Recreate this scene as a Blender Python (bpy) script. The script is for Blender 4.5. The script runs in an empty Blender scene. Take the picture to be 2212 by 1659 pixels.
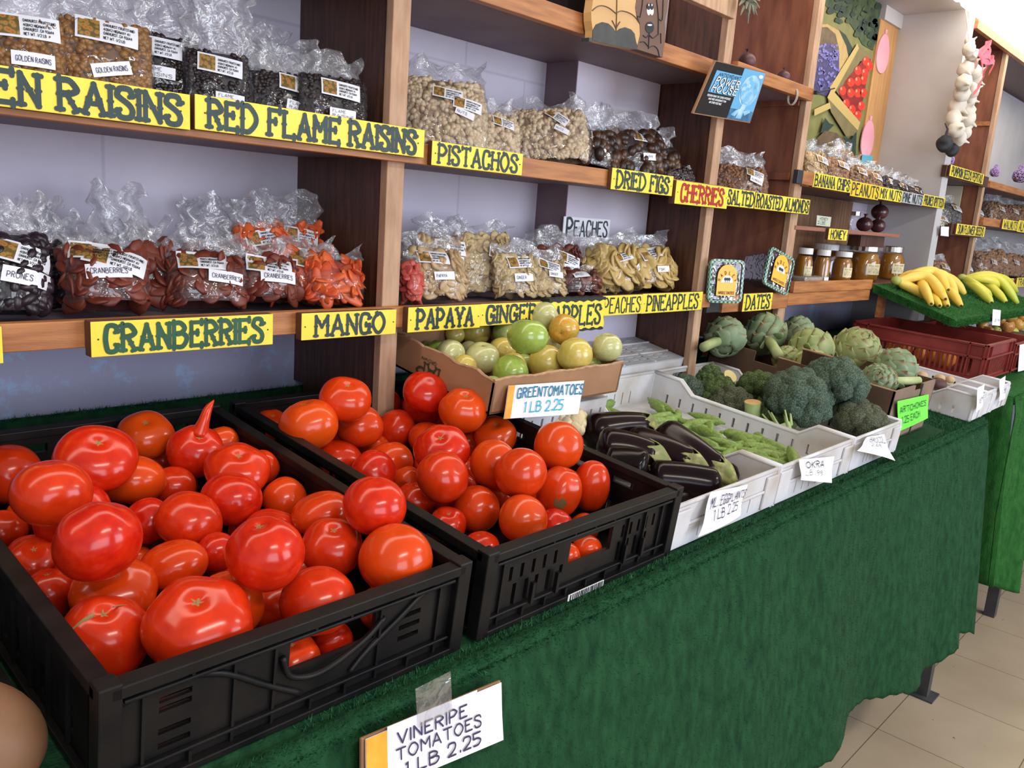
import bpy, math, random
import numpy as np
from mathutils import Matrix, Vector, Euler

# ------------------------------------------------------------------ camera, world, lights, exposure
S = bpy.context.scene
COL = S.collection
IMW, IMH, FPX = 2212, 1659, 1801.39
CAM_LOC = (-0.11437, -1.46607, 1.48409)
CAM_ROT = (1.367491, -0.070393, -0.814562)
cd = bpy.data.cameras.new('camera'); cam = bpy.data.objects.new('camera', cd); COL.objects.link(cam)
cd.sensor_width = 36; cd.sensor_fit = 'HORIZONTAL'; cd.lens = 36 * FPX / IMW
cd.clip_start = .01; cam.location = CAM_LOC; cam.rotation_euler = CAM_ROT
S.camera = cam
S.view_settings.view_transform = 'Standard'; S.view_settings.look = 'None'
S.view_settings.gamma = 1; S.view_settings.use_curve_mapping = False
S.view_settings.exposure = 0.08
S.cycles.max_bounces = 8; S.cycles.diffuse_bounces = 4; S.cycles.glossy_bounces = 3
S.cycles.transmission_bounces = 6; S.cycles.transparent_max_bounces = 20
S.cycles.caustics_reflective = False; S.cycles.caustics_refractive = False
S.cycles.sample_clamp_indirect = 6
W_ = bpy.data.worlds.new('daylight'); S.world = W_; W_.use_nodes = True
W_.node_tree.nodes['Background'].inputs[0].default_value = (.72, .84, 1, 1)
W_.node_tree.nodes['Background'].inputs[1].default_value = 1.2

def area(name, loc, rot, sx, sy, power, col):
    l = bpy.data.lights.new(name, 'AREA'); l.shape = 'RECTANGLE'; l.size = sx; l.size_y = sy
    l.energy = power; l.color = col
    o = bpy.data.objects.new(name, l); COL.objects.link(o); o.location = loc; o.rotation_euler = rot
    return o
# daylight coming in through the two shop windows in the wall behind the camera
area('window_daylight', (3.6, -4.42, 1.75), (math.radians(90), 0, 0), 3.2, 1.7, 108, (.80, .88, 1))
area('window_daylight', (-.9, -4.42, 1.75), (math.radians(90), 0, 0), 2.6, 1.7, 64, (.80, .88, 1))
TUBE_STRENGTH = 5.2
CEIL_POWER = 30

RND = random.Random(7)
NR = np.random.default_rng(7)

# ------------------------------------------------------------------ pixel of the photograph -> point on a known plane
RM = Euler(CAM_ROT, 'XYZ').to_matrix(); CV = Vector(CAM_LOC)
def ray(px, py): return RM @ Vector(((px - IMW / 2) / FPX, (IMH / 2 - py) / FPX, -1))
def on(ax, v, px, py):
    d = ray(px, py); return CV + d * ((v - CV[ax]) / d[ax])
def onx(x, px, py): return on(0, x, px, py)
def ony(y, px, py): return on(1, y, px, py)
def onz(z, px, py): return on(2, z, px, py)
def dep(t, px, py): return CV + ray(px, py) * t
TK = .1017                       # slope of the table top towards the shopper
TILT = math.atan(TK)
def tz(y): return .9615 + TK * (y + .8063)
def ont(h, px, py):              # plane parallel to the table top, h above it
    d = ray(px, py); z0 = .9615 + h + TK * .8063
    return CV + d * ((z0 + TK * CV[1] - CV[2]) / (d[2] - TK * d[1]))

# ------------------------------------------------------------------ materials
MATS = {}
def mat(name, c1, c2=None, scale=12, rough=.5, bump=0, bscale=None, stretch=(1, 1, 1), spec=.5, coat=0, detail=4,
        metal=0, contrast=None, rnd=None, voro=False, coord='Object', c3=None):
    if name in MATS: return MATS[name]
    m = bpy.data.materials.new(name); m.use_nodes = True; MATS[name] = m
    nt = m.node_tree; N = nt.nodes; L = nt.links; b = N['Principled BSDF']
    b.inputs['Roughness'].default_value = rough; b.inputs['Specular IOR Level'].default_value = spec
    b.inputs['Metallic'].default_value = metal; b.inputs['Coat Weight'].default_value = coat
    b.inputs['Coat Roughness'].default_value = .12
    b.inputs['Base Color'].default_value = (*c1, 1)
    if c2 is None and not bump and rnd is None: return m
    tc = N.new('ShaderNodeTexCoord'); mp = N.new('ShaderNodeMapping'); mp.inputs['Scale'].default_value = stretch
    L.new(tc.outputs[coord], mp.inputs[0])
    out = None
    if c2 is not None:
        n = N.new('ShaderNodeTexVoronoi' if voro else 'ShaderNodeTexNoise'); n.inputs['Scale'].default_value = scale
        if not voro: n.inputs['Detail'].default_value = detail
        L.new(mp.outputs[0], n.inputs['Vector'])
        r = N.new('ShaderNodeValToRGB'); r.color_ramp.elements[0].color = (*c1, 1); r.color_ramp.elements[1].color = (*c2, 1)
        lo, hi = contrast or (.35, .65)
        r.color_ramp.elements[0].position = lo; r.color_ramp.elements[1].position = hi
        if c3 is not None:
            e = r.color_ramp.elements.new((lo + hi) / 2); e.color = (*c3, 1)
        L.new(n.outputs['Distance' if voro else 'Fac'], r.inputs[0]); out = r.outputs[0]
    if rnd is not None:
        oi = N.new('ShaderNodeObjectInfo'); mx = N.new('ShaderNodeMix'); mx.data_type = 'RGBA'
        mx.inputs['B'].default_value = (*rnd, 1)
        if out is None: mx.inputs['A'].default_value = (*c1, 1)
        else: L.new(out, mx.inputs['A'])
        L.new(oi.outputs['Random'], mx.inputs['Factor']); out = mx.outputs['Result']
    if out is not None: L.new(out, b.inputs['Base Color'])
    if bump:
        n2 = N.new('ShaderNodeTexNoise'); n2.inputs['Scale'].default_value = bscale or scale * 2; n2.inputs['Detail'].default_value = 5
        L.new(mp.outputs[0], n2.inputs['Vector'])
        bp = N.new('ShaderNodeBump'); bp.inputs['Strength'].default_value = bump; bp.inputs['Distance'].default_value = .003
        L.new(n2.outputs['Fac'], bp.inputs['Height']); L.new(bp.outputs[0], b.inputs['Normal'])
    return m
def emis(name, col, st):
    m = bpy.data.materials.new(name); m.use_nodes = True; b = m.node_tree.nodes['Principled BSDF']
    b.inputs['Base Color'].default_value = (.9, .9, .9, 1)
    b.inputs['Emission Color'].default_value = (*col, 1); b.inputs['Emission Strength'].default_value = st; return m
def clear(name, tint=(1, 1, 1), haze=.10, gloss=.07, rough=.08, bump=.6, bscale=45, hcol=(.85, .85, .9)):
    if name in MATS: return MATS[name]
    m = bpy.data.materials.new(name); m.use_nodes = True; MATS[name] = m
    nt = m.node_tree; N = nt.nodes; L = nt.links; N.remove(N['Principled BSDF'])
    tr = N.new('ShaderNodeBsdfTransparent'); tr.inputs[0].default_value = (*tint, 1)
    gl = N.new('ShaderNodeBsdfGlossy'); gl.inputs['Roughness'].default_value = rough
    df = N.new('ShaderNodeBsdfDiffuse'); df.inputs[0].default_value = (*hcol, 1)
    lw = N.new('ShaderNodeLayerWeight'); lw.inputs['Blend'].default_value = .35
    mr = N.new('ShaderNodeMapRange'); mr.inputs['To Min'].default_value = gloss; mr.inputs['To Max'].default_value = .38
    L.new(lw.outputs['Fresnel'], mr.inputs['Value'])
    m1 = N.new('ShaderNodeMixShader'); m1.inputs[0].default_value = haze; m2 = N.new('ShaderNodeMixShader')
    L.new(tr.outputs[0], m1.inputs[1]); L.new(df.outputs[0], m1.inputs[2])
    L.new(mr.outputs[0], m2.inputs[0]); L.new(m1.outputs[0], m2.inputs[1]); L.new(gl.outputs[0], m2.inputs[2])
    if bump:
        tc = N.new('ShaderNodeTexCoord'); n = N.new('ShaderNodeTexNoise'); n.inputs['Scale'].default_value = bscale
        n.inputs['Distortion'].default_value = 1.5; n.inputs['Detail'].default_value = 2
        L.new(tc.outputs['Object'], n.inputs['Vector'])
        bp = N.new('ShaderNodeBump'); bp.inputs['Strength'].default_value = bump; bp.inputs['Distance'].default_value = .012
        L.new(n.outputs['Fac'], bp.inputs['Height']); L.new(bp.outputs[0], gl.inputs['Normal']); L.new(bp.outputs[0], lw.inputs['Normal'])
    L.new(m2.outputs[0], N['Material Output'].inputs[0]); return m

M_DARK = mat('dark_stained_wood', (.050, .017, .010), (.105, .040, .021), 9, .42, .15, 60, (14, 14, 1.2))
M_RED = mat('red_brown_stained_wood', (.185, .058, .028), (.30, .108, .052), 7, .5, .12, 50, (5, 5, 1.0))
M_POST = mat('raw_pine_edge', (.40, .23, .135), (.55, .345, .215), 8, .65, .15, 80, (8, 8, 1.4))
M_TRIM = mat('orange_pine', (.31, .108, .032), (.49, .20, .060), 7, .45, .12, 70, (1.2, 9, 14))
M_ENDG = mat('brown_end_grain', (.085, .030, .014), (.15, .055, .025), 20, .6)
M_SHELF = mat('shaded_lavender_board', (.155, .105, .125), (.21, .150, .165), 6, .6)  # lavender boards with the under-shelf shade put into their colour
M_YEL = mat('yellow_sign_paint', (.90, .66, .030), (.95, .74, .060), 14, .45, .06, 60, contrast=(.3, .6))
M_YEL2 = mat('deep_yellow_sign_paint', (.86, .50, .012), (.93, .60, .02), 14, .45)
M_GREYS = mat('grey_sign_paint', (.36, .37, .39), (.48, .48, .5), 14, .5)
M_INK = mat('dark_green_lettering', (.010, .030, .032), (.016, .044, .046), 40, .5)
M_INKG = mat('green_lettering', (.008, .065, .030), (.015, .095, .045), 40, .5)
M_INKR = mat('red_lettering', (.42, .010, .012))
M_BLACK = mat('black_ink', (.012, .012, .016), rough=.6)
M_PURP = mat('violet_marker', (.035, .022, .075), rough=.6)
M_TEAL = mat('teal_marker', (.005, .18, .30), rough=.6)
M_CYAN = mat('cyan_marker', (.03, .42, .62), rough=.6)
M_PAPER = mat('white_paper', (.86, .84, .90), (.92, .90, .94), 20, .6)
M_ORANGE = mat('orange_stripe', (.85, .30, .01), (.9, .42, .03), 30, .5)
M_CARD = mat('brown_cardboard', (.30, .150, .070), (.38, .20, .10), 10, .8, .1, 60)
M_CARDL = mat('cardboard_edge', (.46, .28, .16), (.34, .19, .1), 60, .85)
M_BPL = mat('black_plastic', (.0035, .0035, .0045), (.010, .0085, .008), 18, .42, .08, 90, spec=.22)
M_WPL = mat('milky_white_plastic', (.64, .64, .68), (.46, .41, .36), 9, .4, .04, 40, contrast=(.45, .75), spec=.45)
M_RPL = mat('dark_red_plastic', (.17, .018, .015), (.23, .030, .022), 14, .4)
M_FILM = clear('clear_plastic_film', haze=.03, gloss=.05, bump=.45, bscale=28)
M_FLAP = clear('crumpled_film_top', haze=.13, gloss=.08, bump=.6, bscale=40)
M_TAPE = clear('clear_tape', haze=.03, gloss=.06, bump=.2, bscale=30)
M_LABEL = mat('white_label', (.88, .88, .93), rough=.35)
M_PIC = mat('printed_fruit_picture', (.50, .10, .02), (.16, .10, .03), 150, .35, voro=True, contrast=(.15, .65), c3=(.42, .26, .07))
M_STEM = mat('tan_stem_scar', (.36, .22, .08), (.20, .12, .035), 120, .8)

# ------------------------------------------------------------------ mesh builder
class MB:
    def __init__(s): s.V = []; s.F = []; s.M = []; s.n = 0
    def add(s, V, F, m=0):
        V = [tuple(v) for v in V]
        s.V += V; k = s.n; s.F += [tuple(i + k for i in f) for f in F]
        s.M += [m] * len(F) if isinstance(m, int) else list(m); s.n += len(V); return s
    def box(s, x0, x1, y0, y1, z0, z1, m=0):
        V = [(x, y, z) for z in (z0, z1) for y in (y0, y1) for x in (x0, x1)]
        F = [(0, 2, 3, 1), (4, 5, 7, 6), (0, 1, 5, 4), (2, 6, 7, 3), (0, 4, 6, 2), (1, 3, 7, 5)]
        return s.add(V, F, m)       # faces: bottom, top, front(-y), back, left, right
    def prism(s, P, vec, m=0, mside=None):
        n = len(P); vec = Vector(vec); P = [Vector(p) for p in P]
        V = P + [p + vec for p in P]
        F = [tuple(range(n))[::-1], tuple(range(n, 2 * n))] + [(i, (i + 1) % n, n + (i + 1) % n, n + i) for i in range(n)]
        return s.add(V, F, [m, m] + [m if mside is None else mside] * n)
    def tube(s, P, r, n=8, m=0, cap=True, flat=None):
        P = [Vector(p) for p in P]; k = len(P)
        if not hasattr(r, '__len__'): r = [r] * k
        V = []; up = None
        for i in range(k):
            t = (P[min(i + 1, k - 1)] - P[max(i - 1, 0)]).normalized()
            if up is None: up = t.orthogonal().normalized()
            up = (up - t * up.dot(t)).normalized(); sd = t.cross(up)
            for j in range(n):
                a = 2 * math.pi * j / n; V.append(P[i] + (up * math.cos(a) + sd * math.sin(a) * (flat or 1)) * r[i])
        F = [(i * n + j, i * n + (j + 1) % n, (i + 1) * n + (j + 1) % n, (i + 1) * n + j) for i in range(k - 1) for j in range(n)]
        if cap: F += [tuple(range(n))[::-1], tuple(range((k - 1) * n, k * n))]
        return s.add(V, F, m)
    def lathe(s, prof, n=24, m=0, o=(0, 0, 0), fn=None):
        V = []; F = []; k = len(prof)
        for r, z in prof:
            for j in range(n):
                a = 2 * math.pi * j / n; rr = r * (fn(a, z) if fn else 1)
                V.append((o[0] + rr * math.cos(a), o[1] + rr * math.sin(a), o[2] + z))
        F = [(i * n + j, i * n + (j + 1) % n, (i + 1) * n + (j + 1) % n, (i + 1) * n + j) for i in range(k - 1) for j in range(n)]
        if prof[0][0] > 0: F.append(tuple(range(n))[::-1])
        if prof[-1][0] > 0: F.append(tuple(range((k - 1) * n, k * n)))
        return s.add(V, F, m)
    def grid(s, f, nu, nv, m=0):
        V = [f(i / nu, j / nv) for j in range(nv + 1) for i in range(nu + 1)]
        w = nu + 1
        F = [(j * w + i, j * w + i + 1, (j + 1) * w + i + 1, (j + 1) * w + i) for j in range(nv) for i in range(nu)]
        return s.add(V, F, m if isinstance(m, int) else [m((i + .5) / nu, (j + .5) / nv) for j in range(nv) for i in range(nu)])
    def sheet(s, f, nu, nv, t=.0008, m=0):      # a thin sheet with two faces and edges
        a = [f(i / nu, j / nv) for j in range(nv + 1) for i in range(nu + 1)]
        w = nu + 1
        nrm = (Vector(a[1]) - Vector(a[0])).cross(Vector(a[w]) - Vector(a[0])).normalized() * t
        k = len(a); V = a + [tuple(Vector(p) - nrm) for p in a]
        F = []
        for j in range(nv):
            for i in range(nu):
                q = (j * w + i, j * w + i + 1, (j + 1) * w + i + 1, (j + 1) * w + i)
                F.append(q); F.append(tuple(x + k for x in q[::-1]))
        ring = list(range(w)) + [j * w + nu for j in range(1, nv + 1)] + [nv * w + i for i in range(nu - 1, -1, -1)] + [j * w for j in range(nv - 1, 0, -1)]
        for i in range(len(ring)):
            p, q = ring[i], ring[(i + 1) % len(ring)]; F.append((q, p, p + k, q + k))
        mm = m if isinstance(m, int) else None
        if mm is None:
            ms = []
            for j in range(nv):
                for i in range(nu):
                    v = m((i + .5) / nu, (j + .5) / nv); ms += [v, v]
            ms += [0] * len(ring); return s.add(V, F, ms)
        return s.add(V, F, mm)
    def ball(s, c, r, m=0, t=None):
        T = t or ICO2; r = r if hasattr(r, '__len__') else (r, r, r)
        return s.add([(c[0] + v[0] * r[0], c[1] + v[1] * r[1], c[2] + v[2] * r[2]) for v in T[0]], T[1], m)
    def inst(s, T, c, rot, sc, m=0):
        V = (np.asarray(T[0]) * np.asarray(sc)) @ np.asarray(rot).T + np.asarray(c)
        return s.add(V.tolist(), T[1], m)
    def build(s, name, mats, parent=None, smooth=False, loc=None, bev=0):
        me = bpy.data.meshes.new(name); me.from_pydata(s.V, [], s.F)
        for m in (mats if isinstance(mats, (list, tuple)) else [mats]): me.materials.append(m)
        if len(me.materials) > 1: me.polygons.foreach_set('material_index', s.M)
        if smooth: me.polygons.foreach_set('use_smooth', [True] * len(me.polygons))
        o = bpy.data.objects.new(name, me); COL.objects.link(o)
        if parent is not None: o.parent = parent
        if loc is not None: o.location = loc
        if bev:
            b = o.modifiers.new('bevel', 'BEVEL'); b.width = bev; b.segments = 2; b.limit_method = 'ANGLE'; b.angle_limit = .7
        return o
def ico(sub):
    import bmesh
    b = bmesh.new(); bmesh.ops.create_icosphere(b, subdivisions=sub, radius=1)
    b.verts.ensure_lookup_table(); V = [tuple(v.co) for v in b.verts]; F = [tuple(v.index for v in f.verts) for f in b.faces]; b.free(); return (V, F)
ICO1 = ico(1); ICO2 = ico(2); ICO3 = ico(3)

def tag(o, label, cat, group=None, kind=None):
    o['label'] = label; o['category'] = cat
    if group: o['group'] = group
    if kind: o['kind'] = kind
    return o
def thing(name, label, cat, loc=(0, 0, 0), rot=(0, 0, 0), group=None):
    o = bpy.data.objects.new(name, None); o.empty_display_size = .02; COL.objects.link(o)
    o.location = loc; o.rotation_euler = rot; return tag(o, label, cat, group)
def struct(o): o['kind'] = 'structure'; return o
def smoothpath(P, n=6, closed=False):
    P = [Vector(p) for p in P]; out = []
    k = len(P)
    for i in range(k - 1):
        a = P[i - 1] if i else P[0] * 2 - P[1]; b = P[i]; c = P[i + 1]; d = P[i + 2] if i + 2 < k else P[-1] * 2 - P[-2]
        for j in range(n):
            t = j / n
            out.append(.5 * ((2 * b) + (c - a) * t + (2 * a - 5 * b + 4 * c - d) * t * t + (3 * b - a - 3 * c + d) * t ** 3))
    out.append(P[-1]); return out
def frame(dirn, up=(0, 0, 1)):               # rotation whose z axis is dirn
    z = Vector(dirn).normalized(); x = Vector(up).cross(z)
    if x.length < 1e-4: x = Vector((1, 0, 0))
    x.normalize(); y = z.cross(x); return Matrix((x, y, z)).transposed()
def n3(x, y, z, s=1.0):
    return (math.sin(x * 12.9 * s + y * 7.3 * s + 1.3) + math.sin(y * 15.7 * s - z * 9.1 * s + 4.1) + math.sin(z * 13.3 * s + x * 8.7 * s + 2.2)) / 3

# ------------------------------------------------------------------ lettering drawn with strokes
G = {'A': '00 39 60;13 53', 'B': '00 09;~09 39 57 35 05;~05 45 63 40 00', 'C': '~57 49 19 06 03 10 40 52', 'D': '00 09;~09 39 66 63 30 00',
     'E': '59 09 00 50;05 35', 'F': '59 09 00;05 35', 'G': '~57 49 19 06 03 10 40 53;34 54 50', 'H': '09 00;59 50;05 55', 'I': '09 00',
     'J': '~59 52 40 10 02', 'K': '09 00;59 04;15 50', 'L': '09 00 50', 'M': '00 09 34 69 60', 'N': '00 09 50 59',
     'O': '~29 06 03 20 40 63 66 49 29', 'P': '00 09;~09 39 57 56 34 04', 'Q': '~29 06 03 20 40 63 66 49 29;42 60',
     'R': '00 09;~09 39 57 56 35 05;25 50', 'S': '~57 49 19 07 16 44 52 40 10 02', 'T': '09 69;39 30', 'U': '~09 03 20 40 63 69',
     'V': '09 30 69', 'W': '09 20 46 60 89', 'X': '09 50;59 00', 'Y': '09 34 69;34 30', 'Z': '09 59 00 50',
     '0': '~29 06 03 20 40 53 56 39 29', '1': '18 29 20', '2': '~07 19 49 57 44 00;00 50', '3': '~08 39 57 35 15;~25 53 40 10 01',
     '4': '40 49 03 63', '5': '59 09 05;~05 35 53 30 00', '6': '~49 14 03 20 40 53 35 04', '7': '09 59 20', '8': '~29 07 25 43 30 10 02 35 47 29',
     '9': '~57 39 07 15 35 57 54 20', '.': '10 11', '/': '00 59', '(': '~29 06 03 20', ')': '~09 26 23 00', '-': '05 45', ',': '11 00'}
def glyph(ch):
    out = []
    for s in G[ch].split(';'):
        sm = s[0] == '~'; P = [(int(c[0]), int(c[1]), 0) for c in s.lstrip('~').split()]
        out.append([(p[0], p[1]) for p in (smoothpath(P, 5) if sm else P)])
    return out
def text2d(txt, h, w=None, st=.12, bone=False, jit=0, gap=2.2, slant=0, disc=True, rnd=None):
    """flat strokes in 2D: list of (verts2d, faces); height h, fitted to width w"""
    rnd = rnd or RND; x = 0; strokes = []
    for ch in txt:
        if ch == ' ': x += 4; continue
        g = glyph(ch); mx = max(p[0] for s in g for p in s)
        dy = rnd.uniform(-jit, jit) * 9; sc = 1 + rnd.uniform(-jit, jit)
        for s in g: strokes.append(([(x + p[0] + p[1] * slant, p[1] * sc + dy) for p in s], ch))
        x += mx + gap
    x -= gap
    ky = h / 9; kx = (w / x) if w else ky * .8
    V = []; F = []; hw = st * h / 2
    def disc_(cx, cy, r, n=8):
        k = len(V); V.extend((cx + r * math.cos(2 * math.pi * i / n), cy + r * math.sin(2 * math.pi * i / n)) for i in range(n)); F.append(tuple(range(k, k + n)))
    for s, ch in strokes:
        P = [Vector((p[0] * kx, p[1] * ky)) for p in s]
        for i in range(len(P) - 1):
            a, b = P[i], P[i + 1]; d = b - a
            if d.length < 1e-7: continue
            d.normalize(); nn = Vector((-d.y, d.x)) * hw * (.8 if bone else 1); k = len(V)
            V.extend([tuple(a - nn), tuple(b - nn), tuple(b + nn), tuple(a + nn)]); F.append((k, k + 1, k + 2, k + 3))
            if disc and i: disc_(a.x, a.y, hw)
            if bone and (b - a).length > h * .6: 
                m_ = (a + b) / 2
                for sg in (-1, 1): disc_(m_.x + nn.x * sg * .8, m_.y + nn.y * sg * .8, hw * .55)
        if disc: disc_(P[0].x, P[0].y, hw); disc_(P[-1].x, P[-1].y, hw)
        if bone:
            for e, f_ in ((P[0], P[1]), (P[-1], P[-2])):
                d = (f_ - e).normalized(); nn = Vector((-d.y, d.x))
                for sg in (-1, 1): disc_(e.x + nn.x * sg * hw * .95, e.y + nn.y * sg * hw * .95, hw * .78)
    return V, F, x * kx
def put_text(mb, fmap, txt, u, v, h, w=None, m=0, **k):
    V, F, W = text2d(txt, h, w, **k)
    o_ = Vector(fmap(u, v)); nn = (Vector(fmap(u + .004, v)) - o_).cross(Vector(fmap(u, v + .004)) - o_)
    nn = nn.normalized() if nn.length > 1e-12 else Vector((0, -1, 0))
    for i, f in enumerate(F):            # every stroke lies a hair above the one before, like overlapping brush strokes
        d = nn * (6e-6 * (i % 48)); mb.add([tuple(Vector(fmap(u + V[j][0], v + V[j][1])) + d) for j in f], [tuple(range(len(f)))], m)
    return W
def quadmap(TL, TR, BR, BL, off=.0012):
    TL, TR, BR, BL = map(Vector, (TL, TR, BR, BL)); nrm = (TR - BL).cross(TL - BL).normalized()
    if nrm.dot(CV - BL) < 0: nrm = -nrm
    w = ((TR - TL).length + (BR - BL).length) / 2; h = ((TL - BL).length + (TR - BR).length) / 2
    def f(u, v):
        a = u / w; b = v / h
        return (BL * (1 - a) + BR * a) * (1 - b) + (TL * (1 - a) + TR * a) * b + nrm * off
    return f, w, h, nrm
# ------------------------------------------------------------------ the room
def wall_material():
    m = mat('lavender_block_paint', (.60, .54, .645), (.665, .60, .70), 5, .7, .25, 55)
    nt = m.node_tree; N = nt.nodes; L = nt.links; b = N['Principled BSDF']
    src = b.inputs['Base Color'].links[0].from_socket
    tc = N.new('ShaderNodeTexCoord')
    mp = N.new('ShaderNodeMapping'); mp.inputs['Rotation'].default_value = (math.radians(90), 0, 0); mp.inputs['Location'].default_value = (.147, 0.0, 0)
    L.new(tc.outputs['Object'], mp.inputs[0])
    br = N.new('ShaderNodeTexBrick'); br.inputs['Scale'].default_value = 1; br.inputs['Brick Width'].default_value = .40
    br.inputs['Row Height'].default_value = .20; br.inputs['Mortar Size'].default_value = .004; br.inputs['Mortar Smooth'].default_value = .6
    br.inputs['Color1'].default_value = (1, 1, 1, 1); br.inputs['Color2'].default_value = (.97, .97, .98, 1); br.inputs['Mortar'].default_value = (.84, .83, .86, 1)
    L.new(mp.outputs[0], br.inputs['Vector'])
    mx = N.new('ShaderNodeMix'); mx.data_type = 'RGBA'; mx.blend_type = 'MULTIPLY'; mx.inputs['Factor'].default_value = 1
    L.new(src, mx.inputs['A']); L.new(br.outputs['Color'], mx.inputs['B'])
    # pale blue scuffed paint patches on the lower courses (they stop at the lower shelf)
    no = N.new('ShaderNodeTexNoise'); no.inputs['Scale'].default_value = 9; no.inputs['Detail'].default_value = 8; no.inputs['Roughness'].default_value = .75
    L.new(tc.outputs['Object'], no.inputs['Vector'])
    rp = N.new('ShaderNodeValToRGB'); rp.color_ramp.elements[0].position = .54; rp.color_ramp.elements[1].position = .61
    L.new(no.outputs['Fac'], rp.inputs[0])
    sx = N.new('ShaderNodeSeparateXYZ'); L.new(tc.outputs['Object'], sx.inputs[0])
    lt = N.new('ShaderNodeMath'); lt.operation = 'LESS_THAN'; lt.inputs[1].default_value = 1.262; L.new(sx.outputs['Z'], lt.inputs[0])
    mu = N.new('ShaderNodeMath'); mu.operation = 'MULTIPLY'; L.new(rp.outputs[0], mu.inputs[0]); L.new(lt.outputs[0], mu.inputs[1])
    m2 = N.new('ShaderNodeMath'); m2.operation = 'MULTIPLY'; m2.inputs[1].default_value = .6; L.new(mu.outputs[0], m2.inputs[0])
    mx2 = N.new('ShaderNodeMix'); mx2.data_type = 'RGBA'; mx2.inputs['B'].default_value = (.30, .52, .78, 1)
    shade_mx = N.new('ShaderNodeMix'); shade_mx.data_type = 'RGBA'; shade_mx.inputs['B'].default_value = (.34, .33, .46, 1)  # shade below the lower shelf, put into the wall colour
    L.new(lt.outputs[0], shade_mx.inputs['Factor']); L.new(mx.outputs['Result'], shade_mx.inputs['A'])
    L.new(m2.outputs[0], mx2.inputs['Factor']); L.new(shade_mx.outputs['Result'], mx2.inputs['A'])
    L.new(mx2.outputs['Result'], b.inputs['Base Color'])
    return m
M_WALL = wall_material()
M_WHITE = mat('white_plaster', (.47, .455, .465), (.54, .52, .535), 4, .7, .1, 30)
M_CEIL = mat('off_white_ceiling', (.7, .68, .64), (.75, .73, .7), 3, .8)
def floor_material():
    m = mat('beige_floor_tiles', (.38, .295, .20), (.44, .345, .24), 3.5, .5, .05, 20, detail=6)
    nt = m.node_tree; N = nt.nodes; L = nt.links; b = N['Principled BSDF']; src = b.inputs['Base Color'].links[0].from_socket
    tc = N.new('ShaderNodeTexCoord'); mp = N.new('ShaderNodeMapping'); mp.inputs['Rotation'].default_value = (0, 0, .0); mp.inputs['Location'].default_value = (.1, .06, 0)
    L.new(tc.outputs['Object'], mp.inputs[0])
    br = N.new('ShaderNodeTexBrick'); br.offset = 0; br.inputs['Scale'].default_value = 1; br.inputs['Brick Width'].default_value = .36; br.inputs['Row Height'].default_value = .36
    br.inputs['Mortar Size'].default_value = .0014; br.inputs['Color1'].default_value = (1, 1, 1, 1); br.inputs['Color2'].default_value = (.93, .92, .9, 1); br.inputs['Mortar'].default_value = (.3, .25, .2, 1)
    L.new(mp.outputs[0], br.inputs['Vector'])
    no = N.new('ShaderNodeTexNoise'); no.inputs['Scale'].default_value = 38; no.inputs['Detail'].default_value = 3; L.new(tc.outputs['Object'], no.inputs['Vector'])
    rp = N.new('ShaderNodeValToRGB'); rp.color_ramp.elements[0].position = .24; rp.color_ramp.elements[1].position = .29; rp.color_ramp.elements[0].color = (.15, .11, .08, 1); L.new(no.outputs['Fac'], rp.inputs[0])
    for s in (br.outputs['Color'], rp.outputs[0]):
        mx = N.new('ShaderNodeMix'); mx.data_type = 'RGBA'; mx.blend_type = 'MULTIPLY'; mx.inputs['Factor'].default_value = 1
        L.new(src, mx.inputs['A']); L.new(s, mx.inputs['B']); src = mx.outputs['Result']
    L.new(src, b.inputs['Base Color']); return m
M_FLOOR = floor_material()
XA, XB, YF, ZC = -2.6, 7.6, -4.5, 2.75
struct(MB().box(XA, XB, YF, .12, -.1, 0).build('floor', M_FLOOR))
struct(MB().box(XA, XB, YF, .12, ZC, ZC + .1).build('ceiling', M_CEIL))
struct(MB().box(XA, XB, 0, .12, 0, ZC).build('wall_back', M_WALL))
struct(MB().box(XA - .1, XA, YF, .12, 0, ZC).build('wall_left', M_WHITE))
struct(MB().box(XB, XB + .1, YF, .12, 0, ZC).build('wall_right', M_WHITE))
fw = MB(); xs = [XA, -2.2, .4, 2.0, 5.2, XB]
for i in range(5):
    if i in (1, 3): fw.box(xs[i], xs[i + 1], YF - .12, YF, 0, .9).box(xs[i], xs[i + 1], YF - .12, YF, 2.6, ZC)
    else: fw.box(xs[i], xs[i + 1], YF - .12, YF, 0, ZC)
struct(fw.build('wall_front', M_WHITE))
for k, (a, b) in enumerate(((-2.2, .4), (2.0, 5.2))):
    w = MB(); n = 3
    for i in range(n + 1):
        x = a + (b - a) * i / n; w.box(max(a, x - .03), min(b, x + .03), YF - .09, YF - .03, .9, 2.6)
    w.box(a, b, YF - .09, YF - .03, .9, .96).box(a, b, YF - .09, YF - .03, 2.54, 2.6)
    struct(w.build('window_%d' % (k + 1), M_WHITE))
struct(MB().box(1.532, 1.889, -.10, 0, .5, 2.4).build('trim_1', mat('mauve_pilaster_paint', (.60, .54, .645), (.665, .60, .70), 5, .7, .2, 55)))
struct(MB().box(1.529, 1.532, -.10, 0, .5, 2.4).build('trim_2', mat('brown_mauve_side', (.185, .120, .140), (.22, .15, .165), 6, .7, .2, 50)))  # left face of the pilaster, darker and browner than its front
struct(MB().box(3.75, 3.83, -.292, 0, 0, 2.42).build('trim_3', M_WHITE))
struct(MB().box(2.431, 3.75, -.292, 0, 2.42, 2.46).build('trim_4', M_WHITE))
struct(MB().box(3.55, 3.75, -.03, 0, 2.365, 2.42).build('trim_5', M_WHITE))
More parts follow.
